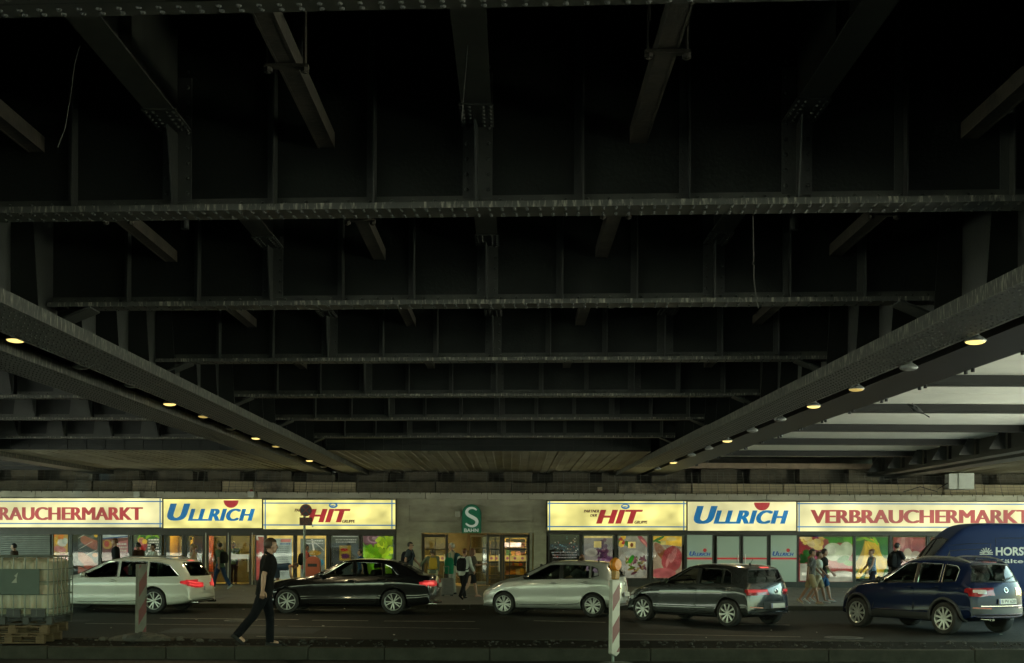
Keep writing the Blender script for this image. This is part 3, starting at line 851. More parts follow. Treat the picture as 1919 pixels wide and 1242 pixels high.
for i, (x, y, w2) in enumerate(fine):
    a, b = fine[max(i - 1, 0)], fine[min(i + 1, len(fine) - 1)]
    tx, ty = b[0] - a[0], b[1] - a[1]; L_ = math.hypot(tx, ty)
    Lp.append(relp(x - ty / L_ * w2 * 0.72, y + tx / L_ * w2 * 0.72, 0.252)); Rp.append(relp(x + ty / L_ * w2 * 0.72, y - tx / L_ * w2 * 0.72, 0.252))
m.add(Lp + Rp, [(i, i + 1, i + 1 + len(Lp), i + len(Lp)) for i in range(len(Lp) - 1)])
add_text(m, 'BAHN', relp(870, 996.8, 0.252), relp(896.5, 996.8, 0.252), relp(870, 990.2, 0.252), off=0.02)
m.build('lettering', s_em, sg)
m = MB(); a = FP(858, 963); m.box(a.x - 0.11, a.x + 0.11, YF - 0.12, YF, a.z - 0.11, a.z + 0.11)
tag(m.build('wall_box', M('white_box', (0.6, 0.6, 0.52), 0.6), bevel=0.02), 'small white box on the wall left of the green station sign', 'box')
# grey junction box on the ledge and two small fittings on the coping
gb = M('grey_cabinet', (0.50, 0.53, 0.48), 0.6, var=0.15)
t_ = thing('junction_box', 'pale grey twin junction box on the stone ledge, far right', 'junction box', atY(1797, 917, YF + 0.3))
m = MB(); m.box(-0.5, -0.14, -0.28, 0.25, 0.0, 0.63); m.build('cabinet', gb, t_, bevel=0.02)
m = MB(); m.box(-0.13, 0.5, -0.34, 0.25, 0.0, 0.65); m.build('cabinet', gb, t_, bevel=0.02)
m = MB(); m.tube([(-0.9, -0.1, -0.1), (-1.6, -0.1, 0.1), (-2.3, -0.1, -0.12)], 0.02, 6); m.tube([(-0.9, -0.12, 0.0), (-0.5, -0.12, 0.25)], 0.02, 6); m.build('cable', darkfr, t_)
for px, lab in ((257, 'small pale box on the coping above the left light boxes'), (471, 'small box with a red cap on the coping between the left light boxes')):
    p = FP(px, 933, 0.2)
    t_ = thing('coping_box', lab, 'box', p)
    m = MB(); m.box(-0.13, 0.13, -0.08, 0.1, 0.02, 0.26); m.build('case', gb, t_, bevel=0.015)
    if px > 300:
        m = MB(); m.lathe([(0.06, 0.26), (0.06, 0.32), (0.0, 0.35)], 10); m.build('cap', M('red_cap', (0.35, 0.04, 0.03), 0.5), t_)
p = atY(1124, 920, YF + 0.05)
t_ = thing('floodlight', 'small square floodlight on the ledge right of the green station sign', 'floodlight', p)
m = MB(); m.box(-0.09, 0.09, -0.08, 0.05, 0, 0.16); m.build('housing', M('tan_metal', (0.35, 0.29, 0.18), 0.6), t_, bevel=0.01)
m = MB(); m.tube([(0.09, 0, 0.02), (0.2, 0, 0.1), (0.25, 0.05, -0.05)], 0.012, 6); m.build('cable', darkfr, t_)

# ---------------------------------------------------------------- shop fronts
def bar(m, x0, x1, y0, y1, d0, d1):
    """upright or rail given by photo edges, between depths d0 (front) and d1 behind the building line"""
    a, b = FP(x0, y1), FP(x1, y0)
    m.box(a.x, b.x, YF + d0, YF + d1, a.z, b.z)
def window(x0, x1, y0, y1, fr=None, w=3.0, glass=True, mull=()):
    m = MB()
    bar(m, x0, x0 + w, y0, y1, -0.02, 0.10); bar(m, x1 - w, x1, y0, y1, -0.02, 0.10)
    bar(m, x0 + w, x1 - w, y0, y0 + w, -0.015, 0.095); bar(m, x0 + w, x1 - w, y1 - w, y1, -0.015, 0.095)
    for q in mull: bar(m, q - 1.2, q + 1.2, y0 + w, y1 - w, -0.01, 0.09)
    wo = P_(m, 'window', fr or darkfr, bevel=0.008)
    if glass:
        m = MB(); a, b = FP(x0 + w, y1 - w), FP(x1 - w, y0 + w)
        m.box(a.x, b.x, YF + 0.03, YF + 0.036, a.z, b.z); P_(m, 'pane', pane, parent=wo)
    return wo
# base panels and lintel strips
for x0, x1, y0 in ((-30, 305, 1086), (470, 742, 1088), (1025, 1287, 1085), (1493, 1990, 1092)):
    m = MB(); a, b = FP(x0, 1100), FP(x1, y0); m.box(a.x, b.x, YF + 0.0, YF + 0.3, GZ - 0.05, b.z)
    P_(m, 'base_panel', darkfr, bevel=0.01)
m = MB()
for x0, x1 in ((-30, 742), (1025, 1990)):
    a, b = FP(x0, 1001), FP(x1, 990); m.box(a.x, b.x, YF - 0.05, YF + 0.2, a.z, b.z)
P_(m, 'lintel', M('lintel_grey', (0.06, 0.055, 0.05), 0.5), bevel=0.01)
# roller shutter
m = MB(); a, b = FP(-120, 1100), FP(94, 999)
k = 0
while a.z + k * 0.075 < b.z:
    z = a.z + k * 0.075
    m.prism([(0, 0), (-0.03, 0.012), (-0.03, 0.055), (0, 0.068)], (a.x, YF + 0.02, z), (0, 1, 0), (0, 0, 1), (b.x - a.x, 0, 0)); k += 1
so_ = P_(m, 'roller_shutter', M('shutter_slats', (0.22, 0.225, 0.20), 0.5, metal=0.3, var=0.25))
m = MB()
text_px(m, 'Ullrich', 49, 66, 992.5, 996, 0.02 , off=0.01)
text_px(m, 'Mo - Sa 9 - 22 Uhr', 49, 83, 998, 1000.5, 0.02)
P_(m, 'shutter_lettering', s_em, parent=so_)
WIN_L = [(97, 132, 994, 1090, greyfr), (132, 187, 994, 1090, greyfr), (187, 245, 994, 1090, greyfr), (245, 304, 994, 1090, greyfr), (477, 497, 996, 1096, greyfr), (497, 553, 996, 1090, darkfr), (553, 616, 996, 1090, darkfr), (616, 676, 996, 1090, darkfr), (676, 742, 994, 1090, darkfr)]
WIN_R = [(1027, 1089, 998, 1090, darkfr), (1089, 1154, 998, 1090, darkfr), (1154, 1219, 998, 1090, darkfr), (1219, 1285, 998, 1090, darkfr), (1493, 1601, 996, 1095, darkfr), (1601, 1669, 999, 1095, darkfr), (1669, 1739, 999, 1095, darkfr), (1739, 1840, 999, 1095, darkfr), (1840, 1940, 999, 1095, darkfr)]
for q in WIN_L + WIN_R:
    window(*q[:4], fr=q[4])

# ---------------------------------------------------------------- pictures in the windows
_ec = {}
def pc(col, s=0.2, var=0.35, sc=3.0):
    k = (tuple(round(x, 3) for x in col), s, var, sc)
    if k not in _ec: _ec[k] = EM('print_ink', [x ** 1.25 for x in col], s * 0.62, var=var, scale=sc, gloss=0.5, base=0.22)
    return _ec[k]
def clip(poly, x0, x1, y0, y1):
    for ax, lim, sg_ in ((0, x0, 1), (0, x1, -1), (1, y0, 1), (1, y1, -1)):
        out = []
        for i in range(len(poly)):
            a, b = poly[i - 1], poly[i]
            ia, ib = sg_ * (a[ax] - lim) >= 0, sg_ * (b[ax] - lim) >= 0
            if ia != ib:
                t_ = (lim - a[ax]) / (b[ax] - a[ax]); out.append((a[0] + (b[0] - a[0]) * t_, a[1] + (b[1] - a[1]) * t_))
            if ib: out.append(b)
        poly = out
        if len(poly) < 3: return []
    return poly
def E_(cx, cy, rx, ry, rot=0, n=18, wob=0.0, seed=1):
    r_ = random.Random(seed); c_, s_ = cos(R(rot)), sin(R(rot)); out = []
    for i in range(n):
        q = 2 * pi * i / n; k = 1 + r_.uniform(-wob, wob)
        x, y = rx * k * cos(q), ry * k * sin(q); out.append((cx + x * c_ - y * s_, cy + x * s_ + y * c_))
    return out
def picture(label, x0, x1, y0, y1, bgc, shapes, s=0.2, group=None, d=-0.07, cat='poster', name='window_poster', bgvar=0.35):
    """printed sheet standing behind the glass; shapes = [(polygon in photo points, colour), ...]"""
    c = FP((x0 + x1) / 2, (y0 + y1) / 2)
    mats = [pc(bgc, s, bgvar)]; m = MB()
    a, b = FP(x0, y1, d), FP(x1, y0, d); m.box(a.x, b.x, YF - d, YF - d + 0.012, a.z, b.z)
    for k, sh in enumerate(shapes):
        poly = clip(sh[0], x0 + 0.3, x1 - 0.3, y0 + 0.3, y1 - 0.3)
        if not poly: continue
        mt = pc(sh[1], s * (sh[2] if len(sh) > 2 else 1), 0.4, 4.0)
        if mt not in mats: mats.append(mt)
        m.mi = mats.index(mt)
        if sum(poly[i - 1][0] * poly[i][1] - poly[i][0] * poly[i - 1][1] for i in range(len(poly))) > 0: poly = poly[::-1]
        m.add([FP(x, y, d + 0.0008 * (k + 1)) for x, y in poly], [tuple(range(len(poly)))])
    m.v = [(p[0] - c.x, p[1] - YF, p[2] - c.z) for p in m.v]
    o = m.build(name, mats); o.location = (c.x, YF, c.z)
    return tag(o, label, cat, group)
def scatter(seed, x0, x1, y0, y1, n, rx, ry, cols, wob=0.15):
    r_ = random.Random(seed); out = []
    for i in range(n):
        k = r_.uniform(0.6, 1.3)
        out.append((E_(r_.uniform(x0, x1), r_.uniform(y0, y1), rx * k, ry * k, r_.uniform(0, 180), 14, wob, seed * 100 + i), r_.choice(cols)))
    return out
def lines_of_text(x0, x1, ys, col, h=1.0, seed=1):
    r_ = random.Random(seed); out = []
    for y in ys:
        x = x0 + r_.uniform(0, 3)
        while x < x1 - 2:
            w2 = r_.uniform(1.5, 5); out.append(([(x, y), (min(x + w2, x1), y), (min(x + w2, x1), y + h), (x, y + h)], col)); x += w2 + 0.8
    return out
def BAN(x0, y0, ang, ln, w0, bend, col):
    up_, dn_ = [], []
    for i in range(13):
        u = i / 12; a_ = R(ang + bend * (u - 0.3) * 2); x = x0 + ln * u * cos(a_); y = y0 + ln * u * sin(a_)
        w2 = w0 * (0.22 + 0.78 * sin(pi * min(max(u * 0.95 + 0.03, 0), 1)) ** 0.6) * 0.8
        up_.append((x - w2 * sin(a_), y + w2 * cos(a_))); dn_.append((x + w2 * sin(a_), y - w2 * cos(a_)))
    return (up_ + dn_[::-1], col)
GR = 'printed pictures in the shop windows'
Wt, Pk, Rd, Yl, Gn, Lg, Pu, Or, Br, Bl, Gy = (.75, .72, .6), (.62, .26, .22), (.45, .03, .03), (.85, .55, .06), (.03, .2, .01), (.28, .5, .03), (.16, .05, .12), (.75, .28, .04), (.2, .08, .03), (.02, .12, .3), (.3, .33, .28)
picture('narrow poster of pale food on yellow beside the roller shutter', 101, 127, 997, 1086, (.6, .38, .08), scatter(1, 101, 127, 1000, 1018, 9, 5, 4, [Yl, Or, (.6, .4, .1)]) + [(E_(116, 1017, 9, 7, 20, wob=.05), Wt), (E_(122, 1014, 6, 6), (.55, .6, .5)), (E_(112, 1029, 12, 6, 10, wob=.1), Pk), (E_(118, 1045, 10, 9, wob=.1), Rd)], 0.15, GR)
picture('poster of grilled sausages on skewers', 146, 183, 997, 1086, (.06, .08, .07), [(E_(170, 1008, 30, 3, -32), (.18, .2, .18)), (E_(176, 1020, 22, 9, 24, wob=.06), (.42, .14, .09)), (E_(163, 1014, 14, 8, 30, wob=.06), (.5, .2, .13)), (E_(172, 1035, 26, 1, -25), Wt, .6), (E_(160, 1048, 20, 9, 35, wob=.06), (.5, .2, .12)), (E_(176, 1063, 22, 9, 20, wob=.06), (.38, .11, .07)), (E_(150, 1070, 14, 8, 25), (.42, .15, .1)), (E_(180, 1003, 4, 4), Yl), (E_(178, 1040, 5, 4), Or), (E_(156, 1003, 16, .7, -30), Wt, .7), (E_(160, 1022, 16, .7, -30), Wt, .7)], 0.14, GR)
picture('offer poster with white top, dark red middle and yellow disc', 192, 240, 997, 1086, (.22, .03, .05), [([(192, 997), (240, 997), (240, 1007), (192, 1010)], (.55, .62, .6)), ([(192, 1008), (240, 1004), (240, 1006), (192, 1011)], Bl), (E_(215, 1001.5, 8, 1.4), Bl), (E_(211, 998.5, 2, 2), Rd), (E_(201, 1020, 9, 9), (.5, .33, .05)), (E_(200, 1019, 5, 6), Rd), ([(214, 1016), (240, 1012), (240, 1034), (216, 1036)], (.5, .2, .2))] + lines_of_text(216, 239, (1018, 1024, 1030), Wt, 3, 4), 0.15, GR)
picture('offer poster with green leaves above red fruit and white writing', 251, 299, 997, 1086, (.10, .12, .08), scatter(5, 251, 299, 997, 1008, 16, 6, 2.5, [Lg, Gn, (.35, .5, .05)], .3) + scatter(6, 252, 275, 1010, 1034, 9, 5, 5, [Rd, Pk, Yl]) + lines_of_text(276, 298, (1010, 1015, 1020, 1025, 1031), Wt, 2.5, 5), 0.17, GR)
picture('bright red and white leaflet strip beside the shop doors', 480, 495, 999, 1092, (.5, .14, .12), scatter(7, 480, 495, 1003, 1060, 14, 4, 3, [Rd, Pk, Wt]) + [([(480, 999), (495, 999), (495, 1006), (480, 1005)], Wt)], 0.15, GR)
picture('white notice sheet with grey lines of writing under a yellow strip', 500, 549, 1000, 1086, (.85, .62, .22), [([(508, 1009), (547, 1009), (547, 1086), (508, 1086)], (.42, .48, .42)), ([(526, 1010), (545, 1010), (545, 1016), (526, 1016)], (.5, .2, .18))] + lines_of_text(522, 544, (1018,), Bl, 2, 2) + lines_of_text(514, 542, tuple(1024 + 3.4 * i for i in range(16)), (.12, .13, .12), 1.2, 3), 0.2, GR)
picture('yellow lit notice with slanting white reflections painted on', 557, 611, 1000, 1086, (.85, .6, .2), [([(563, 1009), (609, 1009), (609, 1086), (563, 1086)], (.20, .22, .18)), ([(583, 1010), (586, 1010), (596, 1066), (592, 1066)], Wt), ([(586, 1012), (607, 1030), (607, 1032), (586, 1014)], Wt, .6), (E_(590, 1036, 12, 5), (.4, .25, .05)), (E_(601, 1054, 6, 6), (.05, .2, .25))] + lines_of_text(572, 606, (1012, 1017), (.5, .5, .45), 2.2, 6), 0.2, GR)  # white slants are window reflections drawn into the sheet's colours
picture('dark notice with a small yellow sheet in its middle', 621, 672, 1002, 1086, (.10, .11, .10), [([(624, 1003), (671, 1003), (671, 1006), (624, 1006)], (.5, .52, .46)), ([(636, 1022), (658, 1022), (657, 1050), (636, 1050)], (.42, .3, .06)), (E_(647, 1042, 8, 5, wob=.2), Pu), (E_(645, 1030, 7, 3, wob=.2), Rd)] + lines_of_text(628, 668, (1010, 1014.5), (.5, .5, .46), 2.2, 8), 0.13, GR)
lett = scatter(11, 683, 712, 1026, 1062, 26, 7, 6, [Lg, (.2, .45, .02), (.35, .6, .06), (.1, .32, .01)], .35) + scatter(12, 712, 738, 998, 1062, 34, 6, 6, [Lg, (.3, .45, .02), (.45, .55, .04), (.2, .3, .01)], .35)
picture('bright poster of red onion and green lettuce at the wall end', 680, 737, 997, 1086, (.12, .2, .02), [(E_(697, 1010, 18, 15, 0, 22, .04, 3), (.2, .07, .12)), (E_(700, 1009, 12, 9, 10), (.4, .22, .28)), (E_(700, 1009, 9, 6, 10), (.2, .06, .11)), (E_(702, 1009, 5, 3.5, 10), (.45, .28, .33))] + lett, 0.17, GR)
picture('dark window sheet covered in small white and coloured stickers', 1031, 1085, 1002, 1082, (.022, .02, .018), scatter(15, 1034, 1083, 1005, 1046, 60, 1.3, 1.0, [Wt, Gy, (.3, .2, .1), (.15, .3, .3), (.4, .1, .06)], .3) + lines_of_text(1034, 1082, (1034, 1039, 1044, 1052), (.35, .34, .3), 1.4, 9), 0.11, GR)
picture('poster of purple grapes on grey', 1094, 1148, 1004, 1083, (.32, .29, .27), scatter(21, 1119, 1139, 1010, 1048, 40, 3.4, 3.4, [(.1, .04, .09), (.16, .07, .13), (.22, .1, .16)], .05) + [(E_(1108, 1035, 12, 8), (.45, .42, .36)), ([(1094, 1004), (1148, 1004), (1148, 1008), (1094, 1008)], (.85, .68, .3)), ([(1113, 1014), (1127, 1014), (1127, 1026), (1113, 1026)], (.6, .5, .2)), (E_(1120, 1060, 25, 12, -20, wob=.1), (.3, .2, .28))] + scatter(22, 1125, 1148, 1040, 1070, 20, 3.4, 3.4, [(.1, .04, .09), (.16, .07, .13)]), 0.16, GR)
picture('poster of a plate of noodles and salad with small yellow note', 1159, 1213, 1004, 1083, (.36, .33, .27), [(E_(1187, 1058, 30, 28), (.45, .43, .37))] + scatter(23, 1160, 1177, 1005, 1020, 9, 5, 4, [Rd, Yl, Gn], .2) + [(E_(1204, 1012, 4, 15, -40), (.4, .07, .12)), (E_(1209, 1019, 2, 12, -40), Pk)] + scatter(24, 1174, 1208, 1042, 1074, 40, 6, 2, [(.3, .2, .08), (.16, .05, .07), (.35, .27, .1), (.1, .16, .02), (.2, .08, .1)], .2) + [(E_(1183, 1048, 4, 9, 25), Gn), ([(1177, 1015), (1191, 1015), (1191, 1027), (1177, 1027)], (.62, .52, .2)), (E_(1184, 1021, 3, 4), Br)], 0.17, GR)
picture('poster of a pink strawberry sweet on yellow', 1224, 1278, 1004, 1083, (.42, .33, .24), [([(1224, 1004), (1278, 1004), (1278, 1024), (1240, 1020), (1224, 1012)], Yl), (E_(1234, 1010, 12, 2.5, -25), Gn), (E_(1236, 1016, 10, 2, 20), Gn), (E_(1240, 1035, 22, 8, 55), (.33, .14, .06)), (E_(1259, 1048, 19, 25, 12, 24, .03), (.40, .1, .1)), (E_(1262, 1040, 5, 16, 20), (.55, .24, .22)), (E_(1252, 1050, 3, 14, 15), (.55, .24, .22)), (E_(1243, 1074, 24, 10), (.5, .16, .16)), (E_(1258, 1010, 10, 4), (.7, .55, .2)), ([(1238, 1013), (1248, 1013), (1248, 1021), (1238, 1021)], (.65, .55, .2))], 0.17, GR)
picture('large poster of mozzarella, basil and red pepper', 1497, 1598, 999, 1090, (.35, .05, .06), scatter(31, 1500, 1540, 1000, 1026, 16, 8, 6, [(.75, .6, .2), (.6, .4, .1), (.8, .65, .35)], .1) + [(E_(1570, 1008, 30, 8, 10), Gn), (E_(1562, 1012, 10, 9, -40), (.04, .25, .02)), (E_(1591, 1011, 11, 9, 30), (.1, .35, .02)), (E_(1561, 1034, 19, 17), (.55, .6, .42)), (E_(1556, 1030, 11, 9), (.7, .72, .55)), (E_(1586, 1030, 13, 15), (.55, .6, .42)), (E_(1568, 1063, 38, 10, 8, wob=.04), (.42, .03, .04)), (E_(1553, 1054, 20, 5, 20), (.55, .1, .1)), (E_(1580, 1048, 12, 6, -20), (.05, .26, .02)), (E_(1590, 1055, 10, 5, 10), (.12, .36, .03)), (E_(1578, 1086, 34, 17), (.52, .5, .42)), (E_(1548, 1072, 9, 6, -30), (.08, .25, .02)), (E_(1506, 1046, 9, 10, wob=.3), (.02, .09, .01)), (E_(1512, 1036, 8, 6, 20), (.04, .16, .02)), ([(1499, 1056), (1521, 1056), (1521, 1088), (1499, 1088)], (.5, .5, .42))], 0.17, GR)
picture('poster of yellow bananas on green', 1604, 1664, 1005, 1084, (.03, .16, .03), [(E_(1620, 1008, 18, 3, -15), (.2, .4, .04))] + [BAN(1624, 1010, a_, l_, 9, 17, c_) for a_, l_, c_ in ((96, 78, (.50, .33, .01)), (84, 84, (.74, .50, .02)), (70, 86, (.58, .39, .015)), (58, 84, (.80, .55, .03)), (46, 78, (.60, .41, .02)), (34, 66, (.70, .48, .02)))] + [(E_(1625, 1010, 6, 4), (.10, .12, .01))] + [(E_(1625, 1010, 16, 2.5, 25), Lg), (E_(1640, 1012, 12, 2.5, 60), Lg), (E_(1657, 1025, 9, 22, -10), (.03, .2, .03))], 0.2, GR)
picture('poster of pink onions and garlic on red', 1674, 1734, 1005, 1084, (.33, .04, .05), [(E_(1697, 1018, 17, 16, 0, 20, .03), (.52, .2, .2)), (E_(1692, 1016, 4, 13, 8), (.65, .35, .33)), (E_(1704, 1017, 3, 13, -8), (.42, .12, .14)), (E_(1722, 1020, 14, 12), (.4, .1, .12)), (E_(1701, 1038, 8, 11, wob=.05), (.6, .52, .4)), (E_(1716, 1040, 9, 8), (.5, .42, .33)), (E_(1685, 1045, 10, 8), (.5, .3, .26))], 0.17, GR)
picture('plain dark red sheet in the window behind the van cab', 1744, 1835, 1005, 1084, (.25, .06, .05), scatter(41, 1744, 1835, 1005, 1084, 30, 9, 8, [Rd, Pk, Yl, Gn]), 0.12, GR)

# ---------------------------------------------------------------- frosted door leaves with the shop name
frost = EM('frosted_sheet', (0.34, 0.45, 0.33), 0.03, var=0.25, scale=0.7, base=0.6)
m_blue = pc((.01, .1, .28), 0.18); m_red = pc((.42, .03, .03), 0.2)
ulab = ['frosted door panel left of the double doors with blue ULLRICH lettering', 'left frosted door leaf with a thin red band and no lettering', 'right frosted door leaf with a thin red band and no lettering', 'frosted door panel right of the double doors with blue ULLRICH lettering']
for k, (x0, x1, y1) in enumerate(((1287.5, 1335, 1101), (1344, 1385.5, 1101), (1393, 1437, 1101), (1444.5, 1493, 1102))):
    y0 = 999 if k in (0, 3) else 1005
    cpt = FP((x0 + x1) / 2, 1050)
    t_ = thing('frosted_door', ulab[k], 'door', (cpt.x, YF, GZ), 0, 'frosted glass door panels')
    rel = lambda mb: setattr(mb, 'v', [(a - cpt.x, b - YF, q - GZ) for a, b, q in mb.v])
    m = MB(); w2 = 3
    bar(m, x0 - w2, x0, y0 - w2, y1, -0.03, 0.08); bar(m, x1, x1 + w2, y0 - w2, y1, -0.03, 0.08); bar(m, x0, x1, y0 - w2, y0, -0.025, 0.075); bar(m, x0, x1, 1090, y1, -0.025, 0.075)
    rel(m); m.build('door_frame', darkfr, t_, bevel=0.008)
    m = MB(); bar(m, x0, x1, y0, 1090, 0.0, 0.02); rel(m); m.build('frosted_sheet', frost, t_)
    m = MB(); bar(m, x0, x1, 1045, 1048, -0.006, -0.002); rel(m); m.build('red_band', m_red, t_)
    if k in (0, 3):
        o_ = x0 + (4 if k == 0 else 3)
        m = MB(); text_px(m, 'U', o_, o_ + 11, 1033, 1041.5, 0.004, **IT); text_px(m, 'LLRICH', o_ + 9.5, o_ + 40, 1035.5, 1041.5, 0.004, **IT); rel(m); m.build('lettering', m_blue, t_)
        m = MB(); q = FP(o_ + 29.5, 1031, 0.004); m.add([(q.x + 0.075 * cos(2 * pi * i / 16), q.y, q.z + 0.075 * sin(2 * pi * i / 16)) for i in range(16)], [tuple(range(16))]); rel(m); m.build('red_dot', m_red, t_)
    else:
        m = MB(); q = FP(x0 + 3 if k == 2 else x1 - 3, 1055); m.tube([(q.x, YF - 0.06, q.z - 0.3), (q.x, YF - 0.06, q.z + 0.35)], 0.018, 8); rel(m); m.build('handle', alu, t_)

# ---------------------------------------------------------------- shop entrance (left) and station entrance (centre): real rooms behind
warm = M('shop_wall_yellow', (0.55, 0.33, 0.03), 0.7, var=0.35, scale=0.8)
wred = M('shop_wall_red', (0.33, 0.06, 0.045), 0.6, var=0.4)
wdark = M('shop_dark', (0.06, 0.045, 0.03), 0.6)
floorm = M('shop_floor', (0.32, 0.25, 0.13), 0.4, var=0.3)
lampm = EM('ceiling_tube', (1.0, 0.72, 0.20), 8.0)
def room(x0, x1, ytop, depth, name):
    a, b = FP(x0, 1100), FP(x1, ytop)
    m = MB()
    m.box(a.x, b.x, YF + depth, YF + depth + 0.1, GZ, b.z + 0.4)
    m.box(a.x - 0.1, a.x, YF + 0.12, YF + depth, GZ, b.z + 0.4); m.box(b.x, b.x + 0.1, YF + 0.12, YF + depth, GZ, b.z + 0.4)
    m.box(a.x, b.x, YF + 0.12, YF + depth, b.z + 0.4, b.z + 0.5)
    P_(m, name, warm)
    m = MB(); m.box(a.x, b.x, YF + 0.0, YF + depth, GZ - 0.02, GZ + 0.01); P_(m, 'room_floor', floorm)
    return a, b
room(304, 478, 1000, 5.0, 'shop_room')
room(768, 997, 1000, 5.0, 'entrance_hall')
def ceil_lamp(px, py, dep, lab, L_=1.4):
    p = FP(px, py); t_ = thing('ceiling_light', lab, 'ceiling light', (p.x, YF + dep, FP(960, 1000).z + 0.36), 0, 'tube lights inside the station front')
    m = MB(); m.box(-L_ / 2, L_ / 2, -0.12, 0.12, 0.0, 0.04); m.build('housing', alu, t_)
    m = MB(); m.box(-L_ / 2 + 0.05, L_ / 2 - 0.05, -0.09, 0.09, -0.02, -0.001); m.build('tube', lampm, t_)
ceil_lamp(350, 1000, 1.4, 'tube light on the ceiling just inside the left shop doors'); ceil_lamp(440, 1000, 1.6, 'tube light over the till inside the right shop doors'); ceil_lamp(395, 1000, 3.4, 'tube light deeper inside the shop')
ceil_lamp(815, 1000, 1.6, 'tube light in the left of the station hall'); ceil_lamp(963, 1000, 1.3, 'tube light in the right of the station hall'); ceil_lamp(890, 1000, 3.4, 'tube light deep in the station hall')
# fittings inside: shelving with goods, red banners, kiosk counter
shelfm = M('shelf_board', (0.35, 0.24, 0.09), 0.6)
goods = [M('packet', c_, 0.5, var=0.2) for c_ in ((.6, .45, .1), (.45, .08, .05), (.55, .5, .4), (.1, .25, .08), (.5, .25, .04), (.15, .06, .05), (.6, .3, .3))]
def shelf(px0, px1, dep, lab, seed, h=1.9, group='shelves inside the station front'):
    a, b = FP(px0, 1100).x, FP(px1, 1100).x
    t_ = thing('shop_shelf', lab, 'shelf', ((a + b) / 2, YF + dep, GZ), 0, group)
    r_ = random.Random(seed); w2 = (b - a) / 2
    m = MB(); m.box(-w2, w2, 0.22, 0.25, 0, h)
    for s in (-1, 1): m.box(s * w2 - 0.02, s * w2 + 0.02, -0.22, 0.22, 0, h)
    for k in range(6): m.box(-w2 + 0.02, w2 - 0.02, -0.22, 0.22, k * h / 5 - 0.02 + 0.02, k * h / 5 + 0.02)
    m.build('rack', shelfm, t_)
    m = MB()
    for k in range(5):
        x = -w2 + 0.04
        while x < w2 - 0.12:
            w3 = r_.uniform(0.07, 0.2); m.mi = r_.randrange(len(goods))
            m.box(x, min(x + w3, w2 - 0.03), -0.19, 0.1, k * h / 5 + 0.021, k * h / 5 + 0.02 + r_.uniform(0.14, 0.29)); x += w3 + 0.012
    m.build('packet_row', goods, t_)
shelf(308, 333, 2.6, 'tall shelf of packets by the left jamb of the shop doors', 1)
shelf(432, 470, 3.2, 'shelf of packets seen through the right shop door', 2, 1.7)
shelf(386, 420, 4.4, 'shelf of packets deep in the shop', 3)
shelf(798, 834, 3.6, 'shelf of packets behind the left station door', 4)
shelf(916, 940, 2.8, 'shelf of packets behind the middle station door', 5, 1.8)
shelf(946, 986, 2.2, 'shelf of packets behind the right station door', 6, 1.9)
m = MB()
for px0, px1, dep in ((349, 368, 1.2), (365, 374, 2.4)):
    a, b = FP(px0, 1092), FP(px1, 1004); m.box(a.x, b.x, YF + dep, YF + dep + 0.04, a.z, b.z)
P_(m, 'red_wall_panel', wred)
m = MB()
for px0, px1, dep in ((333, 347, 0.6), (306, 312, 0.3), (871, 888, 2.5), (841, 848, 3.0)):
    a, b = FP(px0, 1099), FP(px1, 1000); m.box(a.x, b.x, YF + dep, YF + dep + 0.25, GZ, b.z + 0.3)
P_(m, 'inner_pillar', wdark)
ek = thing('kiosk_screen', 'bright menu panel seen through the right station door', 'screen', FP(960, 1021, -1.6))
m = MB(); m.box(-0.4, 0.4, 0, 0.05, -0.1, 0.12); m.build('case', wdark, ek)
m = MB(); m.box(-0.37, 0.37, -0.012, -0.002, -0.08, 0.10); m.build('display', EM('menu_panel', (1, .78, .7), 0.2, var=0.7, scale=6), ek)
# door frames of the shop entrance
def door_leaf(x0, x1, y0, y1, lab, fr, rails=(), w=3.2, d=0.0, band=None, parent=None, mull=(), group=None):
    cpt = FP((x0 + x1) / 2, y1)
    t_ = thing('glass_door', lab, 'door', (cpt.x, YF + d, cpt.z), 0, group)
    rel = lambda mb: setattr(mb, 'v', [(a - cpt.x, b - YF - d, q - cpt.z) for a, b, q in mb.v])
    m = MB(); bar(m, x0, x0 + w, y0, y1, d - 0.03, d + 0.04); bar(m, x1 - w, x1, y0, y1, d - 0.03, d + 0.04)
    bar(m, x0 + w, x1 - w, y0, y0 + w, d - 0.025, d + 0.035); bar(m, x0 + w, x1 - w, y1 - w * 1.4, y1, d - 0.025, d + 0.035)
    for r_ in rails: bar(m, x0 + w, x1 - w, r_ - 1.2, r_ + 1.2, d - 0.02, d + 0.03)
    for q in mull: bar(m, q - 0.9, q + 0.9, y0 + w, y1 - w * 1.4, d - 0.015, d + 0.025)
    rel(m); m.build('door_frame', fr, t_, bevel=0.006)
    m = MB(); bar(m, x0 + w, x1 - w, y0 + w, y1 - w * 1.4, d, d + 0.006); rel(m); m.build('pane', pane, t_)
    m = MB(); q = FP(x1 - w - 1.2, 1055); m.tube([(q.x, YF + d - 0.07, q.z - 0.35), (q.x, YF + d - 0.07, q.z + 0.35)], 0.016, 8); rel(m); m.build('handle', alu, t_)
    if band:
        m = MB(); bar(m, x0 + w, x1 - w, band[0], band[1], d - 0.012, d - 0.006); rel(m); m.build('band_sticker', band[2], t_)
    return t_
wband = pc((.55, .56, .42), 0.13)
GD = 'sliding glass doors of the shop'
door_leaf(307, 346, 1000, 1100, 'dark framed glass door at the left end of the shop entrance', darkfr, w=4, group=GD)
door_leaf(346, 384, 1000, 1100, 'second glass door of the shop, in front of the red wall panel', darkfr, w=4, group=GD)
door_leaf(387, 427, 1000, 1100, 'third glass door of the shop, behind the man with the backpack', darkfr, w=4, group=GD, rails=(1073,))
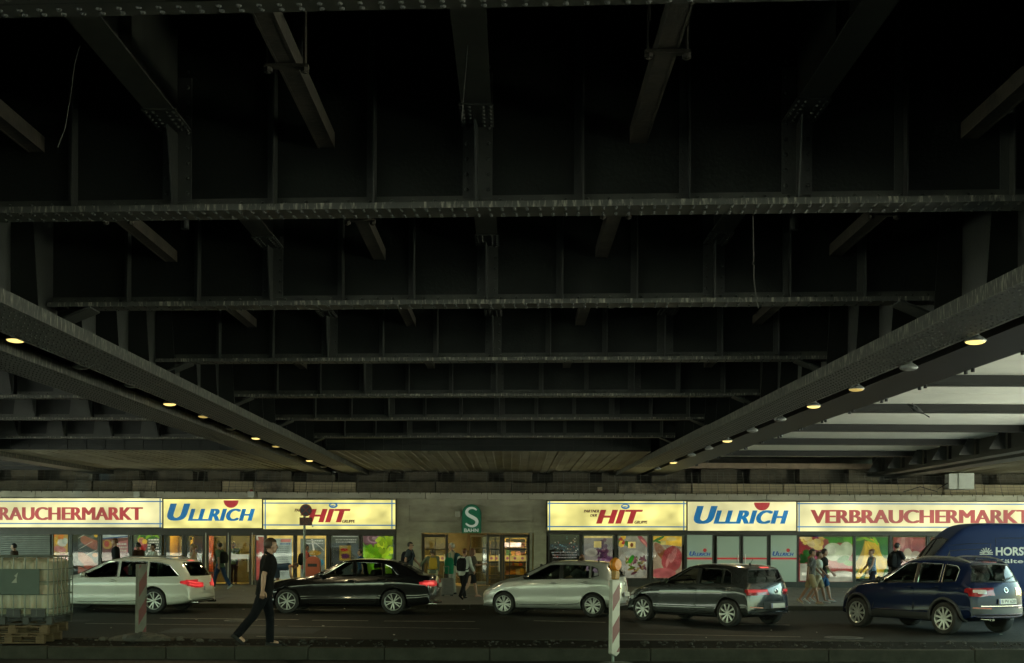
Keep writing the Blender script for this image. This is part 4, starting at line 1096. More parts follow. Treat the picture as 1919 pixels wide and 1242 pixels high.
door_leaf(429, 471, 1000, 1100, 'rightmost glass door of the shop with a pale band across', darkfr, w=4, band=(1038.5, 1047, wband), group=GD)
m = MB()
for px in (386, 428, 473): bar(m, px - 0.9, px + 0.9, 998, 1099, -0.06, -0.03)
P_(m, 'door_rail', alu)
# station entrance doors in their recess
GS = 'station entrance doors'
RB = (1029, 1054, 1079, 1086)
door_leaf(789, 839, 1001, 1100, 'left station door with dark glazing bars', darkfr, rails=RB, w=5.5, d=0.45, mull=(815,), group=GS)
door_leaf(911, 941, 1001, 1100, 'narrow middle station door with dark glazing bars', darkfr, rails=RB, w=4.5, d=0.45, mull=(928,), group=GS)
door_leaf(941, 993, 1001, 1100, 'right station door with dark glazing bars', darkfr, rails=RB, w=5.0, d=0.45, mull=(955,), group=GS)
od = thing('glass_door', 'open glass station door leaf standing out toward the pavement', 'door', (fx(915), YF + 0.42, GZ), R(-38), GS)
m = MB(); L_ = 0.95; hz = fz(1003) - GZ
m.box(-0.05, 0, -0.025, 0.025, 0.02, hz); m.box(-L_, -L_ + 0.05, -0.025, 0.025, 0.02, hz); m.box(-L_ + 0.05, -0.05, -0.022, 0.022, 0.02, 0.16); m.box(-L_ + 0.05, -0.05, -0.022, 0.022, hz - 0.07, hz)
for zz in (0.5, 0.98, 1.5): m.box(-L_ + 0.05, -0.05, -0.015, 0.015, zz, zz + 0.03)
m.box(-0.36, -0.34, -0.014, 0.014, 0.16, hz - 0.07)
m.build('door_frame', greyfr, od)
m = MB(); m.box(-L_ + 0.05, -0.05, -0.003, 0.003, 0.16, hz - 0.07); m.build('pane', pane, od)
m = MB(); m.box(-L_ + 0.08, -0.3, -0.02, -0.016, 1.0, 1.3); m.build('notice', M('door_notice', (.6, .6, .5), 0.6), od)
m = MB(); m.box(dx0, fx(789), YF + 0.05, YF + 0.6, GZ, dz1); m.box(fx(993), dx1, YF + 0.05, YF + 0.6, GZ, dz1)
P_(m, 'door_jamb', conc)
# row of round stickers across the station doors
m = MB()
for px in (829, 822, 921, 930, 951, 965, 979):
    q = FP(px, 1046, -0.4); m.lathe([(0.055, 0), (0.055, 0.004)], 14, q, (0, -1, 0))
P_(m, 'door_sticker', pc((.3, .1, .12), 0.14))
for a, b in ((796, 834), (916, 936), (946, 988)):
    m = MB(); bar(m, a, b, 1041, 1051.5, 0.44, 0.443); P_(m, 'door_band', pc((.5, .38, .12), 0.16))
# ================================================================ vehicles
def pchip(pts):
    xs = [p[0] for p in pts]; ys = [p[1] for p in pts]; n = len(xs)
    h = [xs[i + 1] - xs[i] for i in range(n - 1)]; d = [(ys[i + 1] - ys[i]) / h[i] for i in range(n - 1)]
    m = [d[0]] + [0 if d[i - 1] * d[i] <= 0 else 2 * d[i - 1] * d[i] / (d[i - 1] + d[i]) for i in range(1, n - 1)] + [d[-1]]
    def f(x):
        if x <= xs[0]: return ys[0]
        if x >= xs[-1]: return ys[-1]
        i = max(k for k in range(n - 1) if xs[k] <= x)
        t_ = (x - xs[i]) / h[i]
        return ys[i] * (1 + 2 * t_) * (1 - t_) ** 2 + h[i] * m[i] * t_ * (1 - t_) ** 2 + ys[i + 1] * t_ * t_ * (3 - 2 * t_) + h[i] * m[i + 1] * t_ * t_ * (t_ - 1)
    return f
def catmull(pts, sub):
    out = []
    n = len(pts)
    for i in range(n - 1):
        p0, p1, p2, p3 = pts[max(i - 1, 0)], pts[i], pts[i + 1], pts[min(i + 2, n - 1)]
        for k in range(sub):
            t_ = k / sub
            out.append(tuple(0.5 * (2 * b + (c - a) * t_ + (2 * a - 5 * b + 4 * c - d) * t_ * t_ + (3 * b - a - 3 * c + d) * t_ ** 3) for a, b, c, d in zip(p0, p1, p2, p3)))
    out.append(tuple(pts[-1]))
    return out
sst = lambda a, b, x: (lambda q: q * q * (3 - 2 * q))(min(max((x - a) / (b - a), 0), 1))

tyre_m = M('tyre_rubber', (0.022, 0.022, 0.022), 0.8, var=0.3, bump=0.2)
rim_m = M('alloy_rim', (0.48, 0.49, 0.48), 0.3, metal=0.55, var=0.08)
disc_m = M('wheel_well_dark', (0.012, 0.012, 0.012), 0.6)
cardark = M('car_black_plastic', (0.016, 0.016, 0.016), 0.5, var=0.1)
seat_m = M('seat_cloth', (0.035, 0.035, 0.036), 0.85)
cglass = GLASS('car_glass', (0.74, 0.82, 0.76))
pglass = GLASS('privacy_glass', (0.34, 0.40, 0.36))
tail_on = EM('tail_lamp_lit', (1.0, 0.02, 0.035), 0.055, var=0.6, scale=9)
tail_hot = EM('tail_lamp_core', (1.0, 0.10, 0.08), 0.12)
tail_off = M('tail_lamp_red', (0.32, 0.012, 0.015), 0.12, coat=1, var=0.3, scale=12)
tail_clear = M('lamp_clear', (0.55, 0.50, 0.46), 0.15, coat=1, var=0.3, scale=14)
head_m = M('head_lamp_glass', (0.42, 0.44, 0.42), 0.12, coat=1, var=0.4, scale=10)
chrome = M('chrome_trim', (0.7, 0.7, 0.68), 0.15, metal=1.0, var=0.05)
plate_m = M('number_plate', (0.62, 0.62, 0.56), 0.4, var=0.1)
plate_ink = M('plate_ink', (0.03, 0.03, 0.03), 0.5)
plate_blue = M('plate_blue', (0.02, 0.06, 0.35), 0.4)

def paint(name, col, metal=0.0, rough=0.28, coat=1.0, spec=0.5):
    return M(name, col, rough, metal=metal, var=0.08, scale=0.8, coat=coat, rvar=0.03, spec=spec)

def wheel_meshes(r, rw, style, n):
    """tyre, rim, hub for a wheel whose outer side looks to -y (local)"""
    t_ = MB(); w2 = rw / 2
    t_.lathe([(r * 0.70, -w2 * 0.92), (r * 0.80, -w2), (r * 0.93, -w2 * 0.98), (r * 0.985, -w2 * 0.80), (r, -w2 * 0.45), (r, w2 * 0.45), (r * 0.985, w2 * 0.8), (r * 0.93, w2 * 0.98), (r * 0.7, w2 * 0.9), (r * 0.66, 0), (r * 0.70, -w2 * 0.92)], 40, axis=(0, 1, 0), cap=False)
    m = MB()
    R0 = r * 0.70
    m.lathe([(R0 * 1.02, -w2 * 0.96), (R0 * 0.985, -w2 * 1.0), (R0 * 0.94, -w2 * 0.9), (R0 * 0.93, -w2 * 0.2), (R0 * 0.97, -w2 * 0.2), (R0 * 1.0, -w2 * 0.8), (R0 * 1.02, -w2 * 0.96)], 40, axis=(0, 1, 0), cap=False)
    m.lathe([(0.0, -w2 * 0.93), (r * 0.09, -w2 * 0.92), (r * 0.125, -w2 * 0.84), (r * 0.125, -w2 * 0.4)], 20, axis=(0, 1, 0), cap=False)
    for k in range(n):
        a0 = 2 * pi * k / n
        subs = {'single': [(0, 0.12, 0.125, 0)], 'double': [(-0.20, 0.075, 0.085, -0.02), (0.20, 0.075, 0.085, 0.02)], 'wide': [(0, 0.13, 0.34, 0)], 'twist': [(-0.02, 0.08, 0.15, 0.28)], 'fork': [(-0.10, 0.08, 0.12, -0.06), (0.10, 0.08, 0.12, 0.06)]}[style]
        for off, wi, wo, tw in subs:
            a, b = a0 + off * 0.75, a0 + off + tw
            ci, co = Vector((sin(a), 0, cos(a))), Vector((sin(b), 0, cos(b)))
            ti, to = Vector((cos(a), 0, -sin(a))), Vector((cos(b), 0, -sin(b)))
            ri, ro = r * 0.10, R0 * 0.965
            yi, yo, th = -w2 * 0.86, -w2 * 0.93, 0.02
            P = [ci * ri - ti * wi * r / 2, ci * ri + ti * wi * r / 2, co * ro + to * wo * r / 2, co * ro - to * wo * r / 2]
            Y_ = [yi, yi, yo, yo]
            vs = [p + Vector((0, y, 0)) for p, y in zip(P, Y_)] + [p + Vector((0, y + th, 0)) + (Vector((0, 0, 0))) for p, y in zip(P, Y_)]
            m.add(vs, [(0, 1, 2, 3), (7, 6, 5, 4), (0, 4, 5, 1), (1, 5, 6, 2), (2, 6, 7, 3), (3, 7, 4, 0)])
    d = MB(); d.lathe([(0.0, -w2 * 0.05), (R0 * 0.94, -w2 * 0.05), (R0 * 0.94, w2 * 0.6), (0, w2 * 0.6)], 28, axis=(0, 1, 0))
    d.lathe([(0.0, -w2 * 0.35), (R0 * 0.62, -w2 * 0.35), (R0 * 0.62, -w2 * 0.1)], 28, axis=(0, 1, 0), cap=False)
    return t_, m, d

def make_car(name, label, S, loc, yaw):
    """yaw: 0 = nose toward -x of the world; S = table of curves read off the photograph"""
    root = thing(name, label, S.get('cat', 'car'), (loc[0], loc[1], 0), pi - yaw)
    top, belt, plan, wr, bot = (pchip(S[k]) for k in ('top', 'belt', 'plan', 'wr', 'bot'))
    xr, xf = S['top'][0][0], S['top'][-1][0]
    Wm = max(p[1] for p in S['plan'])
    def section(x, ins=0.0, zfl=None, sub=3):
        zt = top(x) - ins * 0.8; zb = bot(x) if zfl is None else zfl
        W = plan(x) - ins; zl = min(belt(x), zt - 0.025); r_ = min(wr(x) - ins, W * 0.96)
        h = zt - zl; g = zl - zb; wb_ = 0.958 * W
        raw = [(0, zb), (0.55 * W, zb), (0.86 * W, zb + 0.012), (0.955 * W, zb + 0.05 * g + 0.03), (0.985 * W, zb + 0.20 * g), (0.994 * W, zb + 0.30 * g), (0.982 * W, zb + 0.37 * g), (0.990 * W, zb + 0.55 * g), (1.0 * W, zb + 0.765 * g), (0.986 * W, zb + 0.86 * g), (wb_, zl),
               (wb_ + (r_ - wb_) * 0.42, zl + 0.42 * h), (wb_ + (r_ - wb_) * 0.80, zl + 0.76 * h), (r_ - 0.005, zl + 0.895 * h), (r_ - 0.06, zl + 0.955 * h), (r_ * 0.78, zl + 0.982 * h), (r_ * 0.4, zl + 0.997 * h), (0, zt)]
        return catmull(raw, sub)
    def bow(p):
        x, y, z = p; t_ = min(abs(y) / Wm, 1.0)
        k = t_ ** 2.4
        x -= S['bowf'] * k * sst(xf - 1.1, xf - 0.15, x)
        x += S['bowr'] * k * sst(xr + 0.9, xr + 0.12, x) if x < xr + 0.9 else 0
        return (x, y, z)
    def shell(x0, x1, n, ins=0.0, zfl=None):
        xs = []
        for i in range(n + 1):
            u = i / n
            xs.append(x0 + (x1 - x0) * (0.5 - 0.5 * cos(pi * u)) * 0.75 + (x1 - x0) * u * 0.25)
        m = MB(); rings = []
        for x in xs:
            half = section(x, ins, zfl)
            ring = [bow((x, y, z)) for y, z in half] + [bow((x, -y, z)) for y, z in half[-2:0:-1]]
            rings.append(ring)
        m.loft(rings)
        return m
    outer = shell(xr, xf, 64)
    ome = outer.mesh('body', [S['paint'], disc_m])
    bvh = BVHTree.FromPolygons([Vector(v) for v in outer.v], outer.f)
    def proj(dirn, a, b):
        """dirn 'l','r' side: a=x,b=z; 'b' rear / 'f' front: a=y,b=z; 't' from above: a=x,b=y"""
        o, d = {'l': ((a, 3, b), (0, -1, 0)), 'r': ((a, -3, b), (0, 1, 0)), 'b': ((-6, a, b), (1, 0, 0)), 'f': ((6, a, b), (-1, 0, 0)), 't': ((a, b, 4), (0, 0, -1))}[dirn]
        hit = bvh.ray_cast(Vector(o), Vector(d))
        if hit[0] is None:
            hit = bvh.find_nearest(Vector({'l': (a, Wm, b), 'r': (a, -Wm, b), 'b': (xr, a, b), 'f': (xf, a, b), 't': (a, b, 1.5)}[dirn]))
        nrm = hit[1]
        if nrm.dot(Vector(d)) > 0: nrm = -nrm
        return hit[0], nrm
    def at(poly, u):
        if len(poly) == 1: return poly[0]
        L_ = [0]
        for p, q in zip(poly[:-1], poly[1:]): L_.append(L_[-1] + math.hypot(q[0] - p[0], q[1] - p[1]))
        s_ = u * L_[-1]
        for i in range(len(poly) - 1):
            if s_ <= L_[i + 1] + 1e-9:
                k = (s_ - L_[i]) / max(L_[i + 1] - L_[i], 1e-9)
                return (poly[i][0] + (poly[i + 1][0] - poly[i][0]) * k, poly[i][1] + (poly[i + 1][1] - poly[i][1]) * k)
        return poly[-1]
    def patch(mb, dirn, bottom, topl, off, nu=14, nv=6, skirt=0.02):
        g = []
        for j in range(nv + 1):
            row = []
            for i in range(nu + 1):
                a, b = at(bottom, i / nu), at(topl, i / nu); v = j / nv
                p, n_ = proj(dirn, a[0] + (b[0] - a[0]) * v, a[1] + (b[1] - a[1]) * v)
                row.append((p + n_ * off, n_))
            g.append(row)
        vs = [p for r_ in g for p, _ in r_]; w_ = nu + 1
        fs = [(j * w_ + i, j * w_ + i + 1, (j + 1) * w_ + i + 1, (j + 1) * w_ + i) for j in range(nv) for i in range(nu)]
        if skirt:
            loop = [i for i in range(w_)] + [j * w_ + nu for j in range(1, nv + 1)] + [nv * w_ + i for i in range(nu - 1, -1, -1)] + [j * w_ for j in range(nv - 1, 0, -1)]
            nr = [n_ for r_ in g for _, n_ in r_]
            o = len(vs)
            vs = vs + [vs[i] - nr[i] * skirt for i in loop]
            L_ = len(loop)
            fs += [(loop[k], o + k, o + (k + 1) % L_, loop[(k + 1) % L_]) for k in range(L_)]
        n0 = sum((g[j][i][1] for j in range(nv) for i in range(nu)), Vector())
        fc = (vs[1] - vs[0]).cross(vs[w_] - vs[0])
        if fc.dot(n0) < 0: fs = [f[::-1] for f in fs]
        mb.add(vs, fs)
    def outline(dirn, bottom, topl, off, n=10):
        pts = [at(bottom, i / n) for i in range(n + 1)] + [at(topl, 1 - i / n) for i in range(n + 1)]
        out = []
        for a in pts:
            p, n_ = proj(dirn, *a); q = p + n_ * off
            if not out or (q - out[-1]).length > 0.004: out.append(q)
        return out + [out[0]]
    # ---- hollow the cabin, cut window openings and wheel arches
    cut = []
    c0, c1 = S['cabin']
    cut.append(shell(c0, c1, 30, 0.07, 0.40))
    wm = MB()
    for bt, tp in S['side_windows']:
        wm.prism([*bt, *tp[::-1]], (0, -1.4, 0), (1, 0, 0), (0, 0, 1), (0, 2.8, 0))
    cut.append(wm)
    for key, x0, x1 in (('rear_window', xr - 0.3, c0 + 0.75), ('windscreen', c1 - 1.1, xf + 0.3)):
        if key in S:
            wm = MB()
            bt, tp = S[key]
            bt2 = [(-y, z) for y, z in bt[::-1] if y > 1e-6] + bt; tp2 = [(-y, z) for y, z in tp[::-1] if y > 1e-6] + tp
            wm.prism([*bt2, *tp2[::-1]], (x0, 0, 0), (0, 1, 0), (0, 0, 1), (x1 - x0, 0, 0))
            cut.append(wm)
    am = MB(); ax = [S['wb'] / 2, -S['wb'] / 2]
    for x in ax:
        for s_ in (-1, 1):
            ra = S['r'] * S.get('arch', 1.13)
            am.lathe([(ra, 0), (ra, 0.5)], 40, (x, s_ * (S['tr'] - 0.22), S['r'] + 0.012), (0, s_, 0))
    cut.append(am)
    mods = []; tmp = []
    for mb in cut:
        me = mb.mesh('cutter', [disc_m]); o = bpy.data.objects.new('cutter', me); COL.objects.link(o); tmp.append(o)
        bmn = bmesh.new(); bmn.from_mesh(me); bmesh.ops.recalc_face_normals(bmn, faces=bmn.faces); bmn.to_mesh(me); bmn.free()
        mods.append(('BOOLEAN', dict(operation='DIFFERENCE', object=o, solver='MANIFOLD', material_mode='TRANSFER')))
    bmn = bmesh.new(); bmn.from_mesh(ome); bmesh.ops.recalc_face_normals(bmn, faces=bmn.faces); bmn.to_mesh(ome); bmn.free()
    bme = applied(ome, mods)
    for o in tmp: bpy.data.objects.remove(o)
    bme.polygons.foreach_set('use_smooth', [True] * len(bme.polygons)); bme.set_sharp_from_angle(angle=R(32))
    bo = bpy.data.objects.new('body', bme); COL.objects.link(bo); bo.parent = root
    # ---- panes, each with its rubber or chrome surround
    gl = S.get('glass', cglass)
    for k, (bt, tp) in enumerate(S['side_windows']):
        for dn in 'lr':
            m = MB(); patch(m, dn, bt, tp, -0.012, 10, 6, 0)
            wo = m.build('side_window', pglass if k in S.get('privacy', ()) else gl, root, smooth=True)
            m = MB(); m.tube(outline(dn, bt, tp, 0.002), S.get('trimr', 0.011), 6, cap=False)
            m.build('window_trim', S.get('trim', cardark), wo, smooth=True)
    for key, dn in (('rear_window', 'b'), ('windscreen', 'f')):
        if key in S:
            bt, tp = S[key]
            bt = [(-y, z) for y, z in bt[::-1] if y > 1e-6] + bt; tp = [(-y, z) for y, z in tp[::-1] if y > 1e-6] + tp
            m = MB(); patch(m, dn, bt, tp, -0.010, 14, 7, 0)
            wo = m.build(key, pglass if key == 'rear_window' and S.get('privacy') else gl, root, smooth=True)
            m = MB(); m.tube(outline(dn, bt, tp, 0.002, 16), 0.012, 6, cap=False); m.build('window_trim', cardark, wo, smooth=True)
            if key == 'rear_window' and S.get('wiper', True):
                m = MB(); zb_ = bt[0][1]; p1, n1 = proj('b', 0.0, zb_ + 0.015); p2, n2 = proj('b', -0.42, zb_ + 0.10)
                m.tube([p1 + n1 * 0.03, (p1 + p2) / 2 + n1 * 0.05, p2 + n2 * 0.03], 0.012, 6); m.build('rear_wiper', cardark, root)
    # pillars between the side windows are blacked out
    for bt, tp in S.get('pillars', ()):
        for dn in 'lr':
            m = MB(); patch(m, dn, bt, tp, 0.003, 4, 6, 0.01); m.build('window_pillar', cardark, root, smooth=True)
    # ---- doors: raised 4 mm panels with shut lines round them
    seam = MB()
    for k, (bt, tp, hx, hz) in enumerate(S['doors']):
        for dn in 'lr':
            m = MB(); patch(m, dn, bt, tp, 0.004, 12, 8, 0.015)
            do = m.build('door', S['paint'], root, smooth=True)
            m = MB(); m.tube(outline(dn, bt, tp, 0.001), 0.009, 5, cap=False); m.build('door_seam', disc_m, do)
            p, n_ = proj(dn, hx, hz); p2, n2 = proj(dn, hx - 0.2, hz)
            m = MB(); m.ell((p + p2) / 2 + n_ * -0.002, 0.11, 0.012, 0.035, 12, 6); m.build('handle_recess', disc_m, do)
            m = MB(); m.tube([p + n_ * 0.006, p + n_ * 0.04, p2 + n2 * 0.04, p2 + n2 * 0.006], [0.014, 0.017, 0.017, 0.013], 8); m.build('handle', S.get('handle', S['paint']), do, smooth=True)
            if k == 0:
                mp, mn = proj(dn, *S['mirror']); sg = 1 if dn == 'l' else -1
                m = MB(); m.ell(mp + Vector((0.02, sg * 0.13, 0.045)), 0.075, 0.115, 0.075, 14, 8); m.tube([mp, mp + Vector((0.01, sg * 0.08, 0.01))], 0.025, 8)
                mo = m.build('wing_mirror', S.get('mirrorm', S['paint']), do, smooth=True)
                m = MB(); m.lathe([(0.0, 0), (0.06, 0), (0.06, 0.01)], 16, mp + Vector((-0.062, sg * 0.13, 0.045)), (1, 0, 0)); m.build('mirror_glass', chrome, do)
    # ---- wheels
    for x in ax:
        for s_ in (1, -1):
            tm_, rm_, dm_ = wheel_meshes(S['r'], S.get('rw', 0.21), *S['rim'])
            wo = dm_.build('wheel', disc_m, root, smooth=True)
            wo.location = (x, s_ * (S['tr']), S['r']); wo.rotation_euler = (0, random.uniform(0, 6.28), pi if s_ > 0 else 0)
            tm_.build('tyre', tyre_m, wo, smooth=True); rm_.build('rim', S.get('rimm', rim_m), wo, smooth=35)
    # ---- lamps, plate, trim
    for dn, bt, tp, mat, nm in S.get('patches', ()):
        if dn == 'b2':      # both rear corners
            for s_ in (1, -1):
                m = MB(); patch(m, 'b', [(s_ * y, z) for y, z in bt], [(s_ * y, z) for y, z in tp], 0.008 if nm != 'lamp_core' else 0.013, 10, 6, 0.02); m.build(nm, mat, root, smooth=True)
        elif dn == 'f2':
            for s_ in (1, -1):
                m = MB(); patch(m, 'f', [(s_ * y, z) for y, z in bt], [(s_ * y, z) for y, z in tp], 0.006, 10, 6, 0.02); m.build(nm, mat, root, smooth=True)
        elif dn == 's2':
            for d2 in 'lr':
                m = MB(); patch(m, d2, bt, tp, 0.008 if nm != 'lamp_core' else 0.013, 10, 6, 0.02); m.build(nm, mat, root, smooth=True)
        else:
            m = MB(); patch(m, dn, bt, tp, 0.006, 16, 6, 0.02); m.build(nm, mat, root, smooth=True)
    if 'plate' in S:
        y0_, z0_, txt = S['plate']
        p, n_ = proj('b', y0_, z0_)
        n_ = Vector((-1, 0, max(-0.1, min(n_.z, 0.25)))).normalized()
        u = Vector((0, -1, 0)); v = n_.cross(u).normalized() * 1.0
        if v.z < 0: v = -v
        m = MB(); m.obox(p + n_ * 0.022, u * 0.26, v * 0.055, n_ * 0.008); po = m.build('number_plate', plate_m, root)
        m = MB(); q = p + n_ * 0.0315; m.add([q - u * 0.258 - v * 0.052, q - u * 0.222 - v * 0.052, q - u * 0.222 + v * 0.052, q - u * 0.258 + v * 0.052], [(0, 1, 2, 3)]); m.build('plate_band', plate_blue, po)
        if txt:
            m = MB(); add_text(m, txt, q - u * 0.19 - v * 0.036, q + u * 0.235 - v * 0.036, q - u * 0.19 + v * 0.036, 0.002, off=0.01); m.build('plate_lettering', plate_ink, po)
    if 'badge' in S:
        p, n_ = proj('b', 0, S['badge'])
        m = MB(); m.lathe([(0.062, -0.01), (0.062, 0.012), (0.05, 0.014), (0.05, 0.0)], 20, p, n_, cap=False)
        a, b, _ = frame_of(n_)
        a = Vector((0, -1, 0)); b = n_.cross(a); b = b if b.z > 0 else -b
        for pl in (((-.03, .032), (0, -.005), (.03, .032)), ((-.036, .012), (-.016, -.036), (0, -.002), (.016, -.036), (.036, .012))):
            m.tube([p + n_ * 0.01 + a * i + b * j for i, j in pl], 0.006, 5)
        m.build('badge', chrome, root, smooth=True)
    # sill / arches in black plastic, exhaust, aerial, roof rails
    if S.get('clad'):
        for x in ax:
            for dn, s_ in (('l', 1), ('r', -1)):
                m = MB(); pts = []
                for k in range(23):
                    q = R(-22) + R(224) * k / 22; ra = S['r'] * S.get('arch', 1.13) + 0.025
                    zz = max(S['r'] + 0.012 + ra * sin(q), bot(x) + 0.06); p, n_ = proj(dn, x + ra * cos(q), zz); pts.append(p + n_ * 0.004)
                m.tube(pts, 0.034, 6); m.build('arch_cladding', S['clad'], root, smooth=True)
    for ex in S.get('exhaust', ()):
        m = MB(); m.tube([(xr + 0.25, ex[0], ex[1]), (xr + 0.02, ex[0], ex[1])], 0.036, 12, cap=False); m.tube([(xr + 0.1, ex[0], ex[1]), (xr + 0.05, ex[0], ex[1])], 0.03, 12); m.build('exhaust_pipe', chrome, root, smooth=True)
    if 'aerial' in S:
        x_, L_ = S['aerial']; z_ = top(x_); m = MB(); m.lathe([(0.035, -0.01), (0.02, 0.03), (0.008, 0.045)], 10, (x_, 0, z_)); m.tube([(x_, 0, z_), (x_ - L_ * 0.6, 0, z_ + L_)], 0.006, 6); m.build('aerial', cardark, root)
    if 'rails' in S:
        x0, x1 = S['rails']
        for s_ in (1, -1):
            pts = []
            for k in range(15):
                u = k / 14; x = x0 + (x1 - x0) * u; y = s_ * (wr(x) - 0.09); p, n_ = proj('t', x, y); pts.append(p + Vector((0, 0, 0.045 * min(1, 6 * u, 6 * (1 - u)) - 0.004)))
            m = MB(); m.tube(pts, 0.018, 8); m.build('roof_rail', S.get('railm', alu), root, smooth=True)
    # ---- cabin: seats, dashboard, wheel
    if not S.get('noseats'):
        z0 = 0.42; xs0 = S['seat']; rz_ = S['roofz']
        for sx, tall in ((xs0, 1.0), (xs0 - 0.74, 0.95)):
            for sy in ((-0.36, 0.36) if tall == 1.0 else (-0.42, 0.0, 0.42)):
                m = MB(); wd_ = 0.24 if tall == 1.0 else 0.2
                m.obox((sx + 0.05, sy, z0 + 0.13), (0.26, 0, 0.03), (0, wd_, 0), (-0.01, 0, 0.09))
                m.obox((sx - 0.27, sy, z0 + 0.44), (-0.09, 0, 0.31), (0, wd_, 0), (0.07, 0, 0.02))
                m.obox((sx - 0.39, sy, min(z0 + (0.92 if tall == 1.0 else 0.82), rz_ - 0.16)), (-0.03, 0, 0.09), (0, 0.13, 0), (0.05, 0, 0.015))
                m.build('seat', seat_m, root, bevel=0.05)
        m = MB(); dx_ = S['dash']; m.obox((dx_, 0, S['beltz'] - 0.09), (0.22, 0, 0.02), (0, Wm - 0.16, 0), (0, 0, 0.12)); m.build('dashboard', cardark, root, bevel=0.05)
        m = MB(); cx_, cz_ = dx_ - 0.33, S['beltz'] - 0.02
        m.tube([(cx_ + 0.06 * sin(q), 0.37 + 0.18 * cos(q), cz_ + 0.17 * sin(q)) for q in [2 * pi * k / 20 for k in range(21)]], 0.015, 6, cap=False); m.tube([(cx_, 0.37, cz_), (dx_ - 0.1, 0.37, cz_ - 0.08)], 0.03, 6); m.build('steering_wheel', cardark, root, smooth=True)
        m = MB(); m.ell((S['dash'] - 0.12, 0, rz_ - 0.12), 0.015, 0.11, 0.035, 10, 6); m.build('inside_mirror', cardark, root)
    return root, proj

mir = lambda pts: pts
# ---------------------------------------------------------------- the five cars and the van
white = paint('white_car_paint', (0.62, 0.63, 0.58))
estate = dict(paint=white, wb=2.94, r=0.335, tr=0.79, rim=('double', 5), cabin=(-2.32, .85), bowf=0.35, bowr=0.26,
    top=[(-2.62, .42), (-2.61, .62), (-2.57, .80), (-2.52, .97), (-2.40, 1.14), (-2.24, 1.31), (-2.12, 1.395), (-1.95, 1.43), (-1.3, 1.468), (-.75, 1.476), (-.3, 1.455), (0.02, 1.40), (.42, 1.21), (.85, 1.01), (1.2, .965), (1.75, .89), (2.1, .79), (2.27, .64), (2.31, .45)],
    belt=[(-2.6, .80), (-2.5, .93), (-1.5, .955), (0, .93), (1.2, .90), (2.31, .65)], plan=[(-2.62, .80), (-2.4, .88), (-1.5, .925), (0, .93), (1.5, .92), (2.1, .87), (2.31, .74)],
    wr=[(-2.62, .70), (-2.3, .62), (-2.0, .63), (-1, .66), (-.2, .65), (.2, .64), (.9, .76), (2.31, .66)], bot=[(-2.62, .33), (-2.2, .24), (-1.5, .2), (1.6, .19), (2.31, .24)],
    side_windows=[([(-.40, .965), (.30, .945), (.66, .94)], [(-.36, 1.365), (-.06, 1.35), (.54, 1.02)]), ([(-1.25, .975), (-.49, .965)], [(-1.20, 1.365), (-.45, 1.37)]), ([(-2.16, 1.0), (-1.33, .975)], [(-1.85, 1.28), (-1.55, 1.345), (-1.28, 1.36)])],
    rear_window=([(0, 1.0), (.62, 1.0)], [(0, 1.36), (.55, 1.34)]), windscreen=([(0, 1.03), (.66, 1.0)], [(0, 1.40), (.54, 1.38)]), privacy=(1, 2), trim=chrome, trimr=0.012,
    doors=[([(-.38, .30), (.80, .29)], [(-.44, .96), (.72, .935)], -.20, .85), ([(-.98, .33), (-.42, .30)], [(-1.29, .97), (-.46, .96)], -1.0, .87)], mirror=(.50, .97),
    patches=[('b2', [(.22, .70), (.55, .68), (.80, .74)], [(.20, .80), (.55, .86), (.80, .90)], tail_on, 'tail_lamp'), ('s2', [(-2.53, .74), (-2.22, .80)], [(-2.51, .90), (-2.22, .86)], tail_on, 'tail_lamp'), ('b2', [(.28, .74), (.55, .73), (.74, .77)], [(.28, .76), (.55, .755), (.74, .80)], tail_hot, 'lamp_core'), ('b2', [(.30, .79), (.55, .80), (.74, .84)], [(.30, .81), (.55, .83), (.74, .87)], tail_hot, 'lamp_core'), ('b', [(-.16, 1.385), (.16, 1.385)], [(-.16, 1.405), (.16, 1.405)], tail_hot, 'high_brake_lamp'),
        ('b', [(-.62, .28), (.62, .28)], [(-.66, .36), (.66, .36)], cardark, 'bumper_insert'), ('f2', [(.42, .55), (.80, .60)], [(.42, .70), (.74, .74)], head_m, 'head_lamp')],
    plate=(0, .66, ''), exhaust=[(.52, .29), (-.52, .29)], rails=(-1.85, -.3), seat=-.45, dash=.60, beltz=.95, roofz=1.46)
estate_car, _ = make_car('estate_car', 'white estate car with lit tail lamps behind the liquid tank', estate, (-10.80, 35.25), R(11.5))

